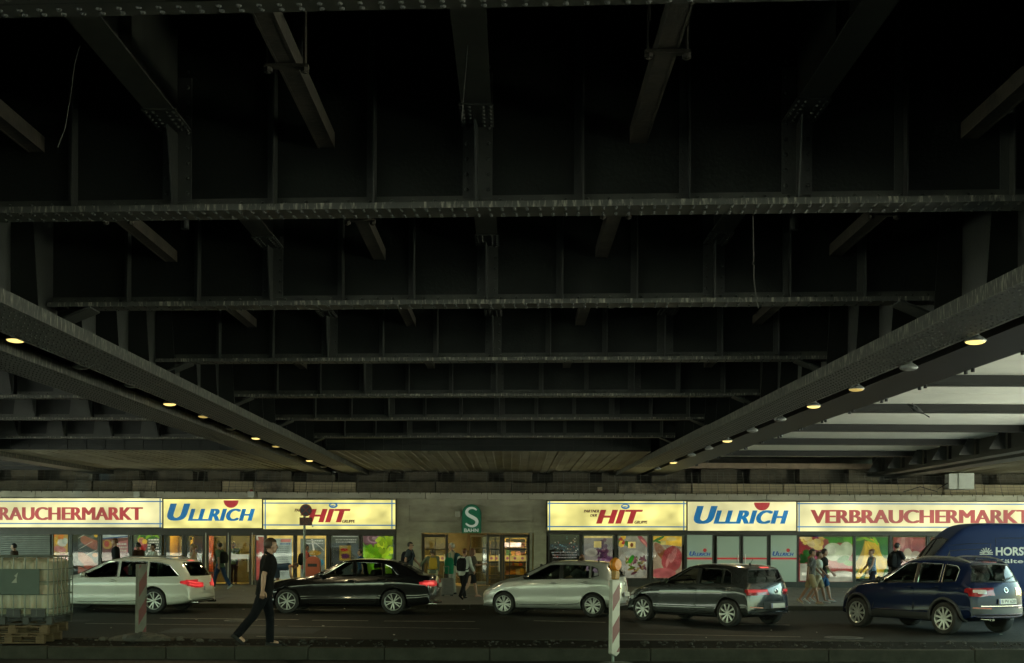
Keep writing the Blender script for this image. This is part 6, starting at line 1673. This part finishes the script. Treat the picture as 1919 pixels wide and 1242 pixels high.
    if st_ == 'long':
        for q in range(-4, 5):
            a = R(180 + q * 24); hm.tube([hp(-0.016 + 0.095 * cos(a), 0.082 * sin(a), 0.02), hp(-0.02 + 0.10 * cos(a), 0.088 * sin(a), -0.07), hp(-0.03 + 0.095 * cos(a), 0.085 * sin(a), -0.16 - rr.uniform(0, 0.05))], [0.028, 0.03, 0.010], 8)
    link('hair', hm.mesh('hair', [hairc[hc]], smooth=60), root)
    # upper garment
    kind, colr = top[:2]
    tm = top[2] if len(top) > 2 else C_(colr, 'shirt_cloth')
    m = MB()
    m.loft(rings(0.018, 0.0 if P.get('tuck') else -0.03, 0.56))
    if not P.get('tuck'): m.loft([[tp(-0.004 + 0.135 * cos(q), 0.178 * build * sin(q), z_) for q in [2 * pi * i / 20 for i in range(20)]] for z_ in (-0.10, 0.1)])
    for k, sg in (('L', 1), ('R', -1)):
        S0, E0, W0 = arm[k][:3]
        if kind != 'none':
            m.capsule(tp(0, sg * 0.10, 0.49), S0, 0.078, 0.072, 12)
            if kind == 'short': m.tube([S0, S0 + (E0 - S0) * 0.45, S0 + (E0 - S0) * 0.80], [0.073, 0.068, 0.071], 14)
            else:
                m.capsule(S0, E0, 0.070, 0.058, 12); m.tube([E0, E0 + (W0 - E0) * 0.5, E0 + (W0 - E0) * 0.97], [0.058, 0.052, 0.044], 12)
        else: m.capsule(tp(0, sg * 0.07, 0.50), tp(0, sg * 0.125, 0.49), 0.075, 0.06, 10)
    if P.get('collar'):
        m.tube([tp(-0.012, 0, 0.555), hp(-0.022, 0, -0.115)], [0.085, 0.072], 16)
    link('shirt' if kind != 'jacket' else 'jacket', remeshed(m, max(vox, 0.009), tm, 0.009 if vox < 0.012 else 0.007, seed), root)
    # lower garment
    bk, bc = bottom[:2]
    bm_ = C_(bc, 'trouser_cloth')
    m = MB()
    m.loft(rings(0.012, -0.08, 0.10))
    for k, sg in (('L', 1), ('R', -1)):
        hip, kn, an, f, fp = leg[k]
        if bk == 'long': m.capsule(hip + up, kn + up, 0.104, 0.072, 12); m.tube([kn + up, kn + up + (an - kn) * 0.5, an + up - (an - kn) * -0.06], [0.071, 0.066, 0.064], 12)
        elif bk == 'shorts': m.tube([hip + up + Vector((0, 0, 0.04)), hip + up, hip + up + (kn - hip) * 0.92], [0.10, 0.108, 0.092], 14)
    if bk == 'skirt':
        kn = (leg['L'][1] + leg['R'][1]) / 2 + up
        m.loft([[c + Vector((rx * cos(q), ry * sin(q), 0)) for q in [2 * pi * i / 20 for i in range(20)]] for c, rx, ry in ((up + Vector((0, 0, 0.1)), .12, .16), (up - Vector((0, 0, .1)), .15, .18), (kn + Vector((0, 0, .02)), .17, .19))])
    link({'long': 'trousers', 'shorts': 'shorts', 'skirt': 'skirt'}[bk], remeshed(m, max(vox, 0.009), bm_, 0.009 if vox < 0.012 else 0.006, seed + 3), root)
    for k, sg in (('L', 1), ('R', -1)):
        hip, kn, an, f, fp = leg[k]
        m = MB(); a = an + up; fz_ = Vector((-f.z, 0, abs(f.x))).normalized(); rg = []
        lat = fz_.cross(f).normalized()
        for u, w2, h2 in ((-0.075, .02, .03), (-0.06, .034, .075), (-0.01, .037, .085), (0.06, .042, .062), (0.12, .045, .045), (0.165, .034, .034), (0.185, .012, .02)):
            c = a + f * u - fz_ * 0.085
            rg.append([c + lat * w2 * cos(q) + fz_ * (h2 / 2 + h2 / 2 * sin(q)) for q in [2 * pi * i / 12 for i in range(12)]])
        m.loft(rg); link('shoe', m.mesh('shoe', [C_(shoes, 'shoe_leather')], True), root)
    root.scale = (s, s, s)
    # things carried on the back are things of their own
    if pack:
        pt = thing('backpack', pack_label, 'backpack', loc, R(heading)); pt.scale = (s, s, s)
        m = MB(); rg = []
        for z_, dx_, w2 in ((0.04, .04, .10), (0.06, .085, .135), (0.20, .10, .15), (0.36, .095, .145), (0.46, .07, .12), (0.49, .03, .08)):
            rg.append([tp(-0.135 - dx_ * 0.5 + dx_ * max(-1, min(1, 1.35 * cos(q))), w2 * max(-1, min(1, 1.35 * sin(q))), z_) for q in [2 * pi * i / 20 for i in range(20)]])
        m.loft(rg); pm_ = C_(pack, 'pack_cloth'); link('pack_body', m.mesh('pack', [pm_], 60), pt)
        m = MB(); m.loft([[tp(-0.215 - dx_ * 0.5 + dx_ * cos(q), 0.10 * max(-1, min(1, 1.35 * sin(q))), z_) for q in [2 * pi * i / 16 for i in range(16)]] for z_, dx_ in ((0.08, .012), (0.10, .032), (0.22, .032), (0.25, .010))]); link('front_pocket', m.mesh('pocket', [C_([x * 0.8 for x in pack], 'pack_cloth')], 60), pt)
        for sg in (1, -1):
            m = MB(); m.tube([tp(-0.12, sg * 0.085, 0.46), tp(-0.04, sg * 0.095, 0.575), tp(0.06, sg * 0.10, 0.535), tp(0.128, sg * 0.115, 0.40), tp(0.10, sg * 0.15, 0.22), tp(-0.02, sg * 0.178, 0.12), tp(-0.12, sg * 0.11, 0.08)], 0.019, 6); link('shoulder_strap', m.mesh('strap', [pm_], True), pt)
    root['top_z'] = 0
    del root['top_z']
    return root, dict(arm=arm, tp=tp, hp=hp, s=s, leg=leg, up=up)
def spot(px, py_head, Y, zg=0.12):
    """where on the ground someone stands whose head is at a point of the photo, and how tall they are"""
    a = atY(px, py_head, Y)
    return (a.x, Y, zg), a.z - zg

# ---- the man in front
l, h = spot(497, 1009, 21.6, 0.19)
man, J = person('man in black polo shirt and black trousers striding along the median', (l[0], 21.6, 0.19), 16, h * 1.01, dict(lean=7, head=8, nod=-2, lL=(12, 12, 0), lR=(-24, 16, -34), aL=(-4, 4, 10), aR=(-20, 9, 16, 4), fist=0.8, collar=True), hair=('short', 'brown'), top=('short', (.006, .006, .006)), bottom=('long', (.005, .006, .008)), vox=0.0075, group='people crossing', seed=4, build=1.06)
# ---- people on the far pavement, left to right
def walk(ph=1): return dict(lL=(20, 8), lR=(-18, 16), aL=(-16, 6, 12), aR=(18, 6, 24)) if ph > 0 else dict(lL=(-18, 16), lR=(20, 8), aL=(18, 6, 24), aR=(-16, 6, 12))
stand = dict(lL=(2, 2), lR=(-2, 4), aL=(3, 6, 14), aR=(5, 6, 12))
def folk(label, px, py, Y, heading, pose, **kw):
    l, h = spot(px, py, Y); return person(label, l, heading, h, pose, **kw)
folk('dark haired person whose head shows above the liquid tank', 28, 1018, 44, 180, walk(1), hair=('short', 'dark'), top=('long', (.08, .06, .05)), seed=11)
folk('person with reddish hair and black jacket by the offer poster', 219, 1008.5, 44, 200, dict(stand, lean=5), hair=('short', 'red'), top=('long', (.012, .012, .014)), seed=12)
folk('man in dark brown jacket looking at the shop windows', 260, 1016.5, 44.6, 150, stand, skin=skin_d, hair=('short', 'dark'), top=('long', (.05, .028, .02)), seed=13)
folk('man in white shirt beside the man in brown', 289, 1019, 44, 215, dict(stand, aL=(40, 8, 50), aR=(42, 6, 55)), skin=skin_d, hair=('short', 'dark'), top=('short', (.50, .52, .48)), seed=14)
folk('blond woman in beige sleeveless top looking at her phone', 364, 1020, 46, 195, dict(stand, nod=22, aL=(25, 8, 85, 10), aR=(25, 8, 85, 10)), hair=('pony', 'blond'), top=('none', (.40, .33, .25)), bottom=('long', (.02, .018, .02)), seed=15)
folk('man in green shirt and jeans walking past the shop doors', 413, 1016.5, 47, 160, walk(1), skin=skin_d, hair=('short', 'dark'), top=('short', (.07, .12, .08)), bottom=('long', (.02, .045, .10)), shoes=(.55, .62, .62), pack=(.012, .014, .014), pack_label='black backpack on the man in green shirt', seed=16)
folk('person in dark navy clothes bending down by the notice windows', 518, 1022, 45, 8, dict(lean=84, lL=(8, 14), lR=(4, 12), aL=(2, 6, 10), aR=(8, 16, 12), nod=40), hair=('short', 'brown'), top=('none', (.04, .065, .11)), bottom=('shorts', (.03, .045, .07)), seed=17)
folk('person in pinkish red shirt with black backpack behind the orange bin', 572, 1020, 45.6, 10, stand, skin=skin_d, hair=('short', 'dark'), top=('short', (.42, .10, .09)), bottom=('long', (.05, .10, .17)), pack=(.01, .01, .01), pack_label='black backpack on the person in red by the orange bin', seed=18)
folk('short haired person in blue seen over the black saloon', 677, 1029.5, 44, 185, walk(1), hair=('short', 'brown'), top=('short', (.03, .07, .16)), seed=19)
folk('man in dark grey shirt and sunglasses by the wall left of the station entrance', 767, 1015.5, 46, -14, walk(-1), hair=('short', 'dark'), top=('short', (.045, .06, .07)), bottom=('long', (.03, .03, .03)), glasses=True, pack=(.012, .014, .02), pack_label='black backpack on the man in sunglasses', seed=20)
folk('woman in grey green top and pale shorts seen from behind', 811, 1029, 42.6, 98, dict(stand, lean=8, aL=(30, 40, 25)), hair=('bun', 'brown'), top=('long', (.14, .17, .13)), bottom=('shorts', (.50, .47, .30)), pack=(.55, .36, .05), pack_label='mustard yellow backpack on the woman in pale shorts', seed=21)
folk('tall white haired person in beige jacket facing left', 848, 1017.5, 43.5, 172, dict(stand, lean=2), hair=('short', 'grey'), top=('long', (.38, .33, .24)), bottom=('long', (.30, .30, .26)), pack=(.03, .09, .11), pack_label='teal backpack on the white haired person', seed=22)
folk('woman in dark skirt with bare legs behind the man in white shirt', 884, 1027.5, 41.0, 20, dict(walk(1), aR=(20, 8, 80)), hair=('long', 'red'), top=('short', (.10, .09, .08)), bottom=('skirt', (.012, .012, .014)), shoes=(.4, .25, .2), seed=24)
folk('man in white shirt and black trousers with a black backpack', 869, 1027.5, 39.9, 62, dict(walk(1), lean=6), hair=('short', 'red'), top=('long', (.55, .58, .55)), bottom=('long', (.012, .012, .013)), shoes=(.015, .015, .015), pack=(.012, .012, .014), pack_label='black backpack on the man in white shirt', seed=23)
folk('reddish haired child behind the silver hatchback', 1092, 1039, 43, 190, walk(1), hair=('long', 'red'), top=('short', (.2, .17, .15)), seed=25)
plaid = M('plaid_shirt', (.12, .11, .10), 0.85, col2=(.035, .035, .035), scale=14, thr=(.45, .55), stretch=(1.5, 1.5, .6))
folk('man in dark checked shirt and khaki shorts on the right pavement', 1520, 1028.5, 37.6, -20, walk(-1), skin=skin_d, hair=('short', 'dark'), top=('short', (.1, .1, .1), plaid), bottom=('shorts', (.30, .25, .15)), shoes=(.42, .36, .26), seed=26)
folk('person in dark top with blue shorts behind the couple on the right pavement', 1543, 1028, 38.9, -10, walk(1), hair=('short', 'dark'), top=('short', (.03, .03, .03)), bottom=('shorts', (.03, .10, .22)), shoes=(.5, .5, .5), seed=28)
folk('person in white shirt and beige shorts beside the checked shirt', 1533, 1033, 38.2, -15, walk(1), skin=skin_d, hair=('short', 'brown'), top=('short', (.58, .60, .56)), bottom=('shorts', (.34, .29, .19)), shoes=(.62, .64, .62), seed=27)
folk('woman in blue patterned sleeveless top by the banana poster', 1635, 1029, 43, 190, dict(walk(1), aL=(20, 10, 20)), hair=('bun', 'red'), top=('none', (.09, .17, .25), M('blue_print', (.22, .32, .40), .8, col2=(.02, .07, .16), scale=26, thr=(.45, .55))), bottom=('long', (.02, .02, .03)), seed=29)
folk('man in black shirt by the onion poster', 1680, 1017, 43, 20, dict(walk(1), aR=(30, 8, 70)), hair=('short', 'dark'), top=('short', (.014, .014, .016)), bottom=('long', (.02, .02, .02)), pack=(.012, .012, .012), pack_label='black backpack on the man by the onion poster', seed=30)
q = FP(438, 1016, -1.0); person('shop worker with a green apron standing inside the right shop door', (q.x, YF + 1.0, 0.12), -90, 1.72, stand, skin=skin_d, hair=('short', 'dark'), top=('short', (.12, .20, .03)), bottom=('long', (.05, .02, .02)), group='people inside the shop', seed=31)
# the driver of the silver hatchback, sitting at the wheel
ma = polo_car.matrix_basis.copy() if False else Matrix.Translation(polo_car.location) @ Matrix.Rotation(polo_car.rotation_euler.z, 4, 'Z')
dl = ma @ Vector((-0.62, 0.36, 0.0))
drv, J2 = person('driver of the silver hatchback holding the steering wheel', (dl.x, dl.y, 0.24), math.degrees(polo_car.rotation_euler.z), 1.70, dict(lean=-14, lL=(82, 55, 10), lR=(82, 55, 10), aL=(48, 8, 22, 10), aR=(48, 8, 22, 10), nod=8), hair=('short', 'brown'), top=('short', (.12, .12, .13)), bottom=('long', (.03, .03, .04)), group='drivers', seed=33)
# ================================================================ street things
# ---- liquid tank in a cage on pallets
IY = 21.95
ZG = 0.19
tank_m = M('tank_plastic', (0.34, 0.33, 0.25), 0.45, var=0.2, scale=1.5)
tank_m.node_tree.nodes['Principled BSDF'].inputs['Subsurface Weight'].default_value = 0.15
cage_m = M('galvanised_bars', (0.16, 0.19, 0.165), 0.45, metal=0.5, var=0.3)
plate_g = M('tank_label_plate', (0.045, 0.075, 0.06), 0.5, var=0.2)
wood_m = M('pallet_wood', (0.13, 0.085, 0.042), 0.8, var=0.5, scale=6, stretch=(1, 6, 6), bump=0.3)
xr_ = atY(97, 1100, IY).x; W_, D_ = 1.30, 1.06
P0 = Vector((xr_ - W_ / 2, IY + D_ / 2, 0))
YAW = R(0)
zp = ZG
def pallet(label, z, w, d, dx, dy, rz, hh):
    t_ = thing('pallet', label, 'pallet', (P0.x + dx, P0.y + dy, z), rz, 'wooden pallets under the tank')
    m = MB(); n = 5
    for i in range(n):
        x = -w / 2 + 0.06 + i * (w - 0.12) / (n - 1); m.box(x - 0.055, x + 0.055, -d / 2, d / 2, hh - 0.022, hh)
    for y in (-d / 2 + 0.05, 0, d / 2 - 0.05): m.box(-w / 2, w / 2, y - 0.05, y + 0.05, hh - 0.044, hh - 0.0225)
    m.build('deck_boards', wood_m, t_, bevel=0.004)
    for x in (-w / 2 + 0.075, 0, w / 2 - 0.075):
        for y in (-d / 2 + 0.05, 0, d / 2 - 0.05):
            m = MB(); m.box(x - 0.07, x + 0.07, y - 0.05, y + 0.05, 0.0225, hh - 0.0445); m.build('block', wood_m, t_, bevel=0.004)
    m = MB()
    for y in (-d / 2 + 0.05, 0, d / 2 - 0.05): m.box(-w / 2, w / 2, y - 0.05, y + 0.05, 0.0, 0.022)
    m.build('runner', wood_m, t_, bevel=0.004)
PH = 0.16
pallet('lower wooden pallet standing on the median under the tank', zp, 1.22, 0.98, -0.12, 0.0, R(1.5), PH)
pallet('upper wooden pallet lying on another under the tank', zp + PH + 0.001, 1.24, 1.0, -0.04, 0.0, R(-0.5), PH)
zb_ = zp + 2 * PH + 0.004
ibc = thing('liquid_tank', 'white plastic tank in a steel cage on two pallets at the left edge', 'tank', (P0.x, P0.y, zb_))
m = MB(); m.box(-W_ / 2, W_ / 2, -D_ / 2, D_ / 2, 0.125, 0.15)
for x in (-0.6, -0.2, 0.2, 0.6):
    for y in (-D_ / 2 + 0.06, D_ / 2 - 0.06): m.box(x - 0.05, x + 0.05, y - 0.05, y + 0.05, 0.0, 0.125)
for y in (-D_ / 2 + 0.06, D_ / 2 - 0.06): m.box(-W_ / 2, W_ / 2, y - 0.03, y + 0.03, 0.0, 0.02)
m.build('base_frame', M('tank_base_steel', (0.03, 0.033, 0.03), 0.6), ibc, bevel=0.006)
H0, H1 = 0.16, 1.155
m = MB(); rg = []
w2, d2_ = W_ / 2 - 0.03, D_ / 2 - 0.03
def rrect(w, d, r, z, n=6):
    out = []
    for cx_, cy_, a0 in ((w - r, d - r, 0), (-w + r, d - r, 90), (-w + r, -d + r, 180), (w - r, -d + r, 270)):
        for k in range(n + 1):
            q = R(a0 + 90 * k / n); out.append((cx_ + r * cos(q), cy_ + r * sin(q), z))
    return out
for z, g in ((H0, .05), (H0 + .04, .008), (H0 + .30, 0.0), (H0 + .48, .004), (H0 + .50, .018), (H0 + .53, .018), (H0 + .55, .004), (H0 + .80, 0.0), (H1 - .10, .004), (H1 - .05, .03), (H1 - .02, .09)):
    rg.append(rrect(w2 - g, d2_ - g, 0.10, z))
m.loft(rg); m.lathe([(0.12, H1 - 0.03), (0.12, H1 + 0.01), (0, H1 + 0.012)], 20)
# upright swellings of the bottle between the bars
for i in range(6):
    x = -W_ / 2 + 0.14 + i * (W_ - 0.28) / 5
    for z0, z1 in ((H0 + .06, H0 + .44), (H0 + .60, H1 - .10)):
        m.capsule((x, -d2_ + 0.055, z0 + .05), (x, -d2_ + 0.055, z1 - .03), 0.075, 0.075, 12)
bo_ = m.mesh('bottle', [tank_m]); bt_ = bpy.data.objects.new('bottle', bo_); COL.objects.link(bt_); bt_.parent = ibc
bo_.polygons.foreach_set('use_smooth', [True] * len(bo_.polygons)); bo_.set_sharp_from_angle(angle=R(50))
m = MB(); r_ = 0.0095
zs = [0.17, 0.28, 0.52, 0.74, 0.95, 1.17]
for z in zs:
    m.tube([(x, y, z) for x, y, _ in rrect(W_ / 2, D_ / 2, 0.05, 0) ] + [(W_ / 2, D_ / 2 - .05, z)], r_ * (1.35 if z in (zs[0], zs[-1]) else 1), 6, cap=False)
for i in range(7):
    x = -W_ / 2 + 0.06 + i * (W_ - 0.12) / 6
    for y in (-D_ / 2 - 0.012, D_ / 2 + 0.012): m.tube([(x, y, 0.15), (x, y, 1.17)], r_, 6)
for i in range(6):
    y = -D_ / 2 + 0.06 + i * (D_ - 0.12) / 5
    for x in (-W_ / 2 - 0.012, W_ / 2 + 0.012): m.tube([(x, y, 0.15), (x, y, 1.17)], r_, 6)
for y in (-0.3, 0.1): m.tube([(-W_ / 2, y, 1.175), (W_ / 2, y, 1.175)], r_, 6)
m.build('cage', cage_m, ibc, smooth=True)
m = MB(); m.box(-W_ / 2 + 0.42 - 0.07, W_ / 2 - 0.20, -D_ / 2 - 0.036, -D_ / 2 - 0.026, 0.52, 0.955)
pl = m.build('label_plate', plate_g, ibc, bevel=0.004)
m = MB(); m.add([(-.03, -D_ / 2 - .0372, .72), (.065, -D_ / 2 - .0372, .72), (.06, -D_ / 2 - .0372, .80), (.085, -D_ / 2 - .0372, .90), (.02, -D_ / 2 - .0372, .84), (.05, -D_ / 2 - .0372, .81)], [(0, 1, 2, 5), (5, 2, 3, 4)])
m.build('torn_sticker', M('sticker_remains', (.30, .33, .28), .7), pl)
for x in (-0.38, 0.0, 0.42):
    m = MB(); m.box(x - .12, x + .12, -D_ / 2 - .02, -D_ / 2 + .02, .151, .27); m.build('corner_guard', cardark, ibc)

# ---- delineator boards
dgrey = M('board_dirty_white', (0.15, 0.15, 0.125), 0.6, var=0.4, scale=5)
dwhite = M('board_white', (0.36, 0.35, 0.30), 0.4, var=0.25, scale=6); dred = M('board_red', (0.13, 0.010, 0.014), 0.45, var=0.3, scale=6)
rubber = M('foot_rubber', (0.06, 0.06, 0.055), 0.9, var=0.4)
amber = EM('amber_lens', (0.9, 0.30, 0.015), 0.012, base=0.45, gloss=0.45)
def board(label, loc, z0, z1, w, rz, tilt, lamp, point, tri=False):
    t_ = thing('delineator', label, 'delineator', loc, rz, 'striped delineator boards')
    t_.rotation_euler = (0, tilt, rz)
    m = MB(); m.lathe([(0.0, 0.0), (0.5, 0.0), (0.5, 0.05), (0.42, 0.1), (0.2, 0.12), (0, 0.12)], 8); 
    for v in range(len(m.v)): m.v[v] = (m.v[v][0] * 0.9, m.v[v][1] * 0.55, m.v[v][2])
    m.build('foot', rubber, t_, bevel=0.01)
    m = MB(); m.tube([(0, 0.015, 0.05), (0, 0.015, z1 - 0.05)], 0.022, 8); m.build('post', cage_m, t_)
    h2 = w / 2; poly = [(-h2, z0 + (0.05 if point else 0)), (h2, z0 + (0.05 if point else 0)), (h2, z1), (-h2, z1)]
    if point: poly.insert(1, (0.1 * w, z0))
    m = MB(); m.prism(poly, (0, 0.03, 0), (1, 0, 0), (0, 0, 1), (0, -0.067, 0)); bo_ = m.build('board', dwhite if lamp else dgrey, t_, bevel=0.01)
    m = MB(); k = z0 - 0.3
    while k < z1:
        p = clip([(-h2 + .012, k), (h2 - .012, k + w * 0.9), (h2 - .012, k + w * 0.9 + .26), (-h2 + .012, k + .26)], -h2 + .012, h2 - .012, z0 + .07, z1 - .02)
        if p: m.add([(x, -0.0385, z) for x, z in p], [tuple(range(len(p)))])
        k += 0.5
    m.build('red_stripe', dred, bo_)
    if lamp:
        m = MB(); m.box(-0.06, 0.06, -0.06, 0.03, z1 + 0.002, z1 + 0.15); m.build('battery_case', M('amber_case', (.32, .16, .02), .5), t_, bevel=0.02)
        m = MB(); m.lathe([(0.0, -0.06), (0.085, -0.055), (0.10, -0.03), (0.10, 0.03), (0.085, 0.055), (0, 0.06)], 20, (0, -0.015, z1 + 0.235), (0, 1, 0)); m.build('beacon', amber, t_, smooth=True)
        m = MB(); m.lathe([(0.105, -0.012), (0.112, 0.0), (0.105, 0.012)], 20, (0, -0.015, z1 + 0.235), (0, 1, 0), cap=False); m.build('beacon_ring', M('amber_ring', (.35, .18, .03), .5), t_, smooth=True)
    return t_
BYY = 19.9
p = atY(1150, 1230, BYY)
board('striped board topped by an amber beacon in front of the silver hatchback', (p.x, BYY, 0.0), p.z, atY(1150, 1086, BYY).z, 0.21, R(50), R(0.6), True, True)
BY2 = 22.95
p = atY(263, 1188, BY2)
board('red and white striped board leaning before the white estate car', (p.x, BY2, 0.19), 0.06, atY(263, 1057, BY2).z - 0.19, 0.26, R(72), R(1.0), False, False)
# rubble heap round the foot of the left board
rr = random.Random(9); m = MB()
for i in range(90):
    q = rr.uniform(0, 6.28); d = abs(rr.gauss(0, 0.36)); s_ = rr.uniform(0.02, 0.07)
    m.ell((p.x + 0.05 + d * 1.3 * cos(q), BY2 - 0.12 + d * 0.5 * sin(q), 0.19 + max(0, 0.10 - d * 0.16)), s_ * 1.4, s_, s_ * 0.8, 6, 5, Matrix.Rotation(rr.uniform(0, 3), 3, 'Z'))
m.ell((p.x + 0.05, BY2 - 0.1, 0.17), 0.62, 0.3, 0.14, 16, 8)
tag(m.build('rubble_debris', M('rubble_grey', (.075, .072, .06), .95, var=.5, scale=8, bump=.6)), kind='stuff')

# ---- no stopping sign on its pole
SY = 38.6
b_ = atY(570, 1100, SY).x
ns = thing('no_stopping_sign', 'round no stopping sign with small plate on a grey pole', 'road sign', (b_, SY, 0.12))
zc_ = atY(574, 956, SY).z - 0.12; zq = atY(574, 977, SY).z - 0.12
m = MB(); m.tube([(0, 0, 0), (0, 0, zc_ + 0.05)], 0.036, 12); m.lathe([(0.09, 0), (0.09, 0.02), (0.05, 0.05)], 14); m.build('pole', cage_m, ns, smooth=True)
m = MB(); m.lathe([(0, 0), (0.185, 0), (0.185, 0.012), (0, 0.012)], 32, (0.05, -0.05, zc_), (0, -1, 0)); df = m.build('sign_disc', M('sign_blue_dim', (.02, .03, .055), .5), ns)
m = MB()
N = 32; a_ = [(0.05 + .183 * cos(2 * pi * i / N), -.0645, zc_ + .183 * sin(2 * pi * i / N)) for i in range(N)]; c2 = [(0.05 + .15 * cos(2 * pi * i / N), -.0645, zc_ + .15 * sin(2 * pi * i / N)) for i in range(N)]
m.add(a_ + c2, [(i, (i + 1) % N, (i + 1) % N + N, i + N) for i in range(N)])
for s_ in (1, -1):
    d_ = Vector((.7071, 0, .7071 * s_)); n_ = Vector((-.7071 * s_, 0, .7071)) * .016; c = Vector((.05, -.066 - .001 * s_, zc_)); m.add([c - d_ * .155 - n_, c + d_ * .155 - n_, c + d_ * .155 + n_, c - d_ * .155 + n_], [(0, 1, 2, 3)])
m.build('red_cross', M('sign_red_dim', (.11, .02, .02), .5), df)
m = MB(); m.box(-0.14, 0.24, -0.055, -0.045, zq - 0.12, zq + 0.12); m.build('lower_plate', M('plate_brown', (.09, .035, .03), .6, col2=(.03, .02, .02), scale=30, thr=(.4, .6)), ns)
m = MB(); m.box(0.24, 0.27, -0.05, -0.02, zq - 0.17, zq - 0.13); m.box(-.05, .05, -.045, .04, zq - .02, zq + .02); m.box(-.05, .05, -.045, .04, zc_ - .02, zc_ + .02); m.build('clamp', cage_m, ns)

# ---- orange bin
bx = atY(587, 1050, 41.5)
lb = thing('litter_bin', 'orange red round topped litter bin beside the sign pole', 'litter bin', (bx.x, 41.5, 0.12))
ztop = bx.z + 0.14 - 0.12
om = M('bin_orange', (0.50, 0.10, 0.05), 0.45, var=0.2)
m = MB(); w2 = 0.23
prof = [(-w2, 0.22), (w2, 0.22)] + [(w2 * cos(q), ztop - w2 + w2 * sin(q)) for q in [pi * i / 16 for i in range(17)]]
m.prism(prof, (0, -0.18, 0), (1, 0, 0), (0, 0, 1), (0, 0.36, 0)); m.build('body', om, lb, bevel=0.03)
m = MB(); m.prism([(-.15, ztop - .34), (.15, ztop - .34), (.15, ztop - .24), (-.15, ztop - .24)], (0, -0.186, 0), (1, 0, 0), (0, 0, 1), (0, 0.005, 0)); m.build('opening', cardark, lb)
m = MB(); m.box(-.13, .13, -.188, -.182, .45, .62); m.build('sticker', C_((.5, .45, .38), 'bin_sticker'), lb)
m = MB(); m.tube([(0, 0.1, 0), (0, 0.1, 0.25)], 0.04, 10); m.build('post', cage_m, lb)

# ---- wheeled suitcase by the white haired person
sx = atY(838, 1100, 42.2)
su = thing('suitcase', 'grey wheeled suitcase standing beside the white haired person', 'suitcase', (sx.x, 42.2, 0.12), R(20))
m = MB(); m.box(-0.2, 0.2, -0.12, 0.12, 0.05, 0.60); o = m.build('case', C_((.17, .16, .15), 'suitcase_shell'), su, bevel=0.05, bseg=4); 
m = MB()
for s_ in (-1, 1): m.tube([(s_ * .09, .13, .5), (s_ * .09, .13, .98)], .01, 6)
m.tube([(-.09, .13, .98), (.09, .13, .98)], .014, 6); m.build('pull_handle', cage_m, su)
m = MB()
for s_ in (-1, 1): m.lathe([(0, -.015), (.035, -.015), (.035, .015), (0, .015)], 12, (s_ * .15, .08, .035), (1, 0, 0)); m.lathe([(0, -.015), (.035, -.015), (.035, .015), (0, .015)], 12, (s_ * .15, -.08, .035), (1, 0, 0))
m.build('caster', cardark, su)
# ---- green carrier bag held against the white haired person
gb_ = atY(842, 1060, 42.7); 
m = MB(); rg = []
for z, w3, d3 in ((0, .12, .05), (.02, .15, .07), (.25, .16, .08), (.45, .15, .06), (.55, .10, .02)): rg.append([(w3 * cos(q), d3 * sin(q), z) for q in [2 * pi * i / 14 for i in range(14)]])
m.loft(rg); m.tube([(-.06, 0, .53), (-.05, 0, .68), (.05, 0, .68), (.06, 0, .53)], .012, 6)
o = m.build('shoulder_bag', C_((.02, .20, .11), 'green_bag'), smooth=50); o.location = (gb_.x - 0.02, 42.95, gb_.z - 0.28); tag(o, 'bright green bag held by the white haired person', 'bag')

# ---- pigeon in flight under the right bridge
pc_ = atY(1716, 766, 26.0)
pg = thing('pigeon', 'dark pigeon flying below the pale underside on the right', 'pigeon', pc_)
pig = M('pigeon_grey', (.07, .075, .075), .7, var=.5, scale=9)
d = Vector((-0.80, 0.15, 0.52)).normalized()      # beak direction
x_, y_, _ = frame_of(d)
m = MB()
pts = [-d * .19, -d * .15, -d * .08, d * 0.0, d * .07, d * .115, d * .15, d * .185]
m.tube([Vector(p) for p in pts], [.012, .026, .05, .062, .052, .034, .033, .012], 12); m.tube([d * .18, d * .205], [.008, .003], 6)
m.tube([-d * .15, -d * .24, -d * .32], [.02, .04, .05], 8, squash=.25)
pb = m.mesh('body', [pig], True); link('body', pb, pg)
for s_ in (1, -1):
    m = MB(); n_ = 10; rows = []
    out = (x_ * s_ * 0.75 + Vector((0, 0, 0.35)) + Vector((-0.62, 0, 0.05)) * (0.8 if s_ > 0 else 0.55)).normalized()
    for i in range(n_ + 1):
        u = i / n_; c = out * (0.03 + 0.33 * u) - d * (0.10 * u * u) + Vector((0, 0, 0.05 * sin(pi * u) - 0.05 * u)); ch = 0.075 * (1 - u) ** 0.6 + 0.012
        rows.append((c + d * ch * 0.5, c - d * (ch + 0.02 * (i % 2))))
    vs = [p for r_ in rows for p in r_]; up_ = Vector((0, 0, .006)); N = len(vs)
    m.add(vs + [p + up_ for p in vs], [(2 * i, 2 * i + 1, 2 * i + 3, 2 * i + 2) for i in range(n_)] + [(2 * i + N, 2 * i + 2 + N, 2 * i + 3 + N, 2 * i + 1 + N) for i in range(n_)] + [(2 * i, 2 * i + 2, 2 * i + 2 + N, 2 * i + N) for i in range(n_)] + [(2 * i + 1, 2 * i + 1 + N, 2 * i + 3 + N, 2 * i + 3) for i in range(n_)])
    link('wing', m.mesh('wing', [pig], False), pg)
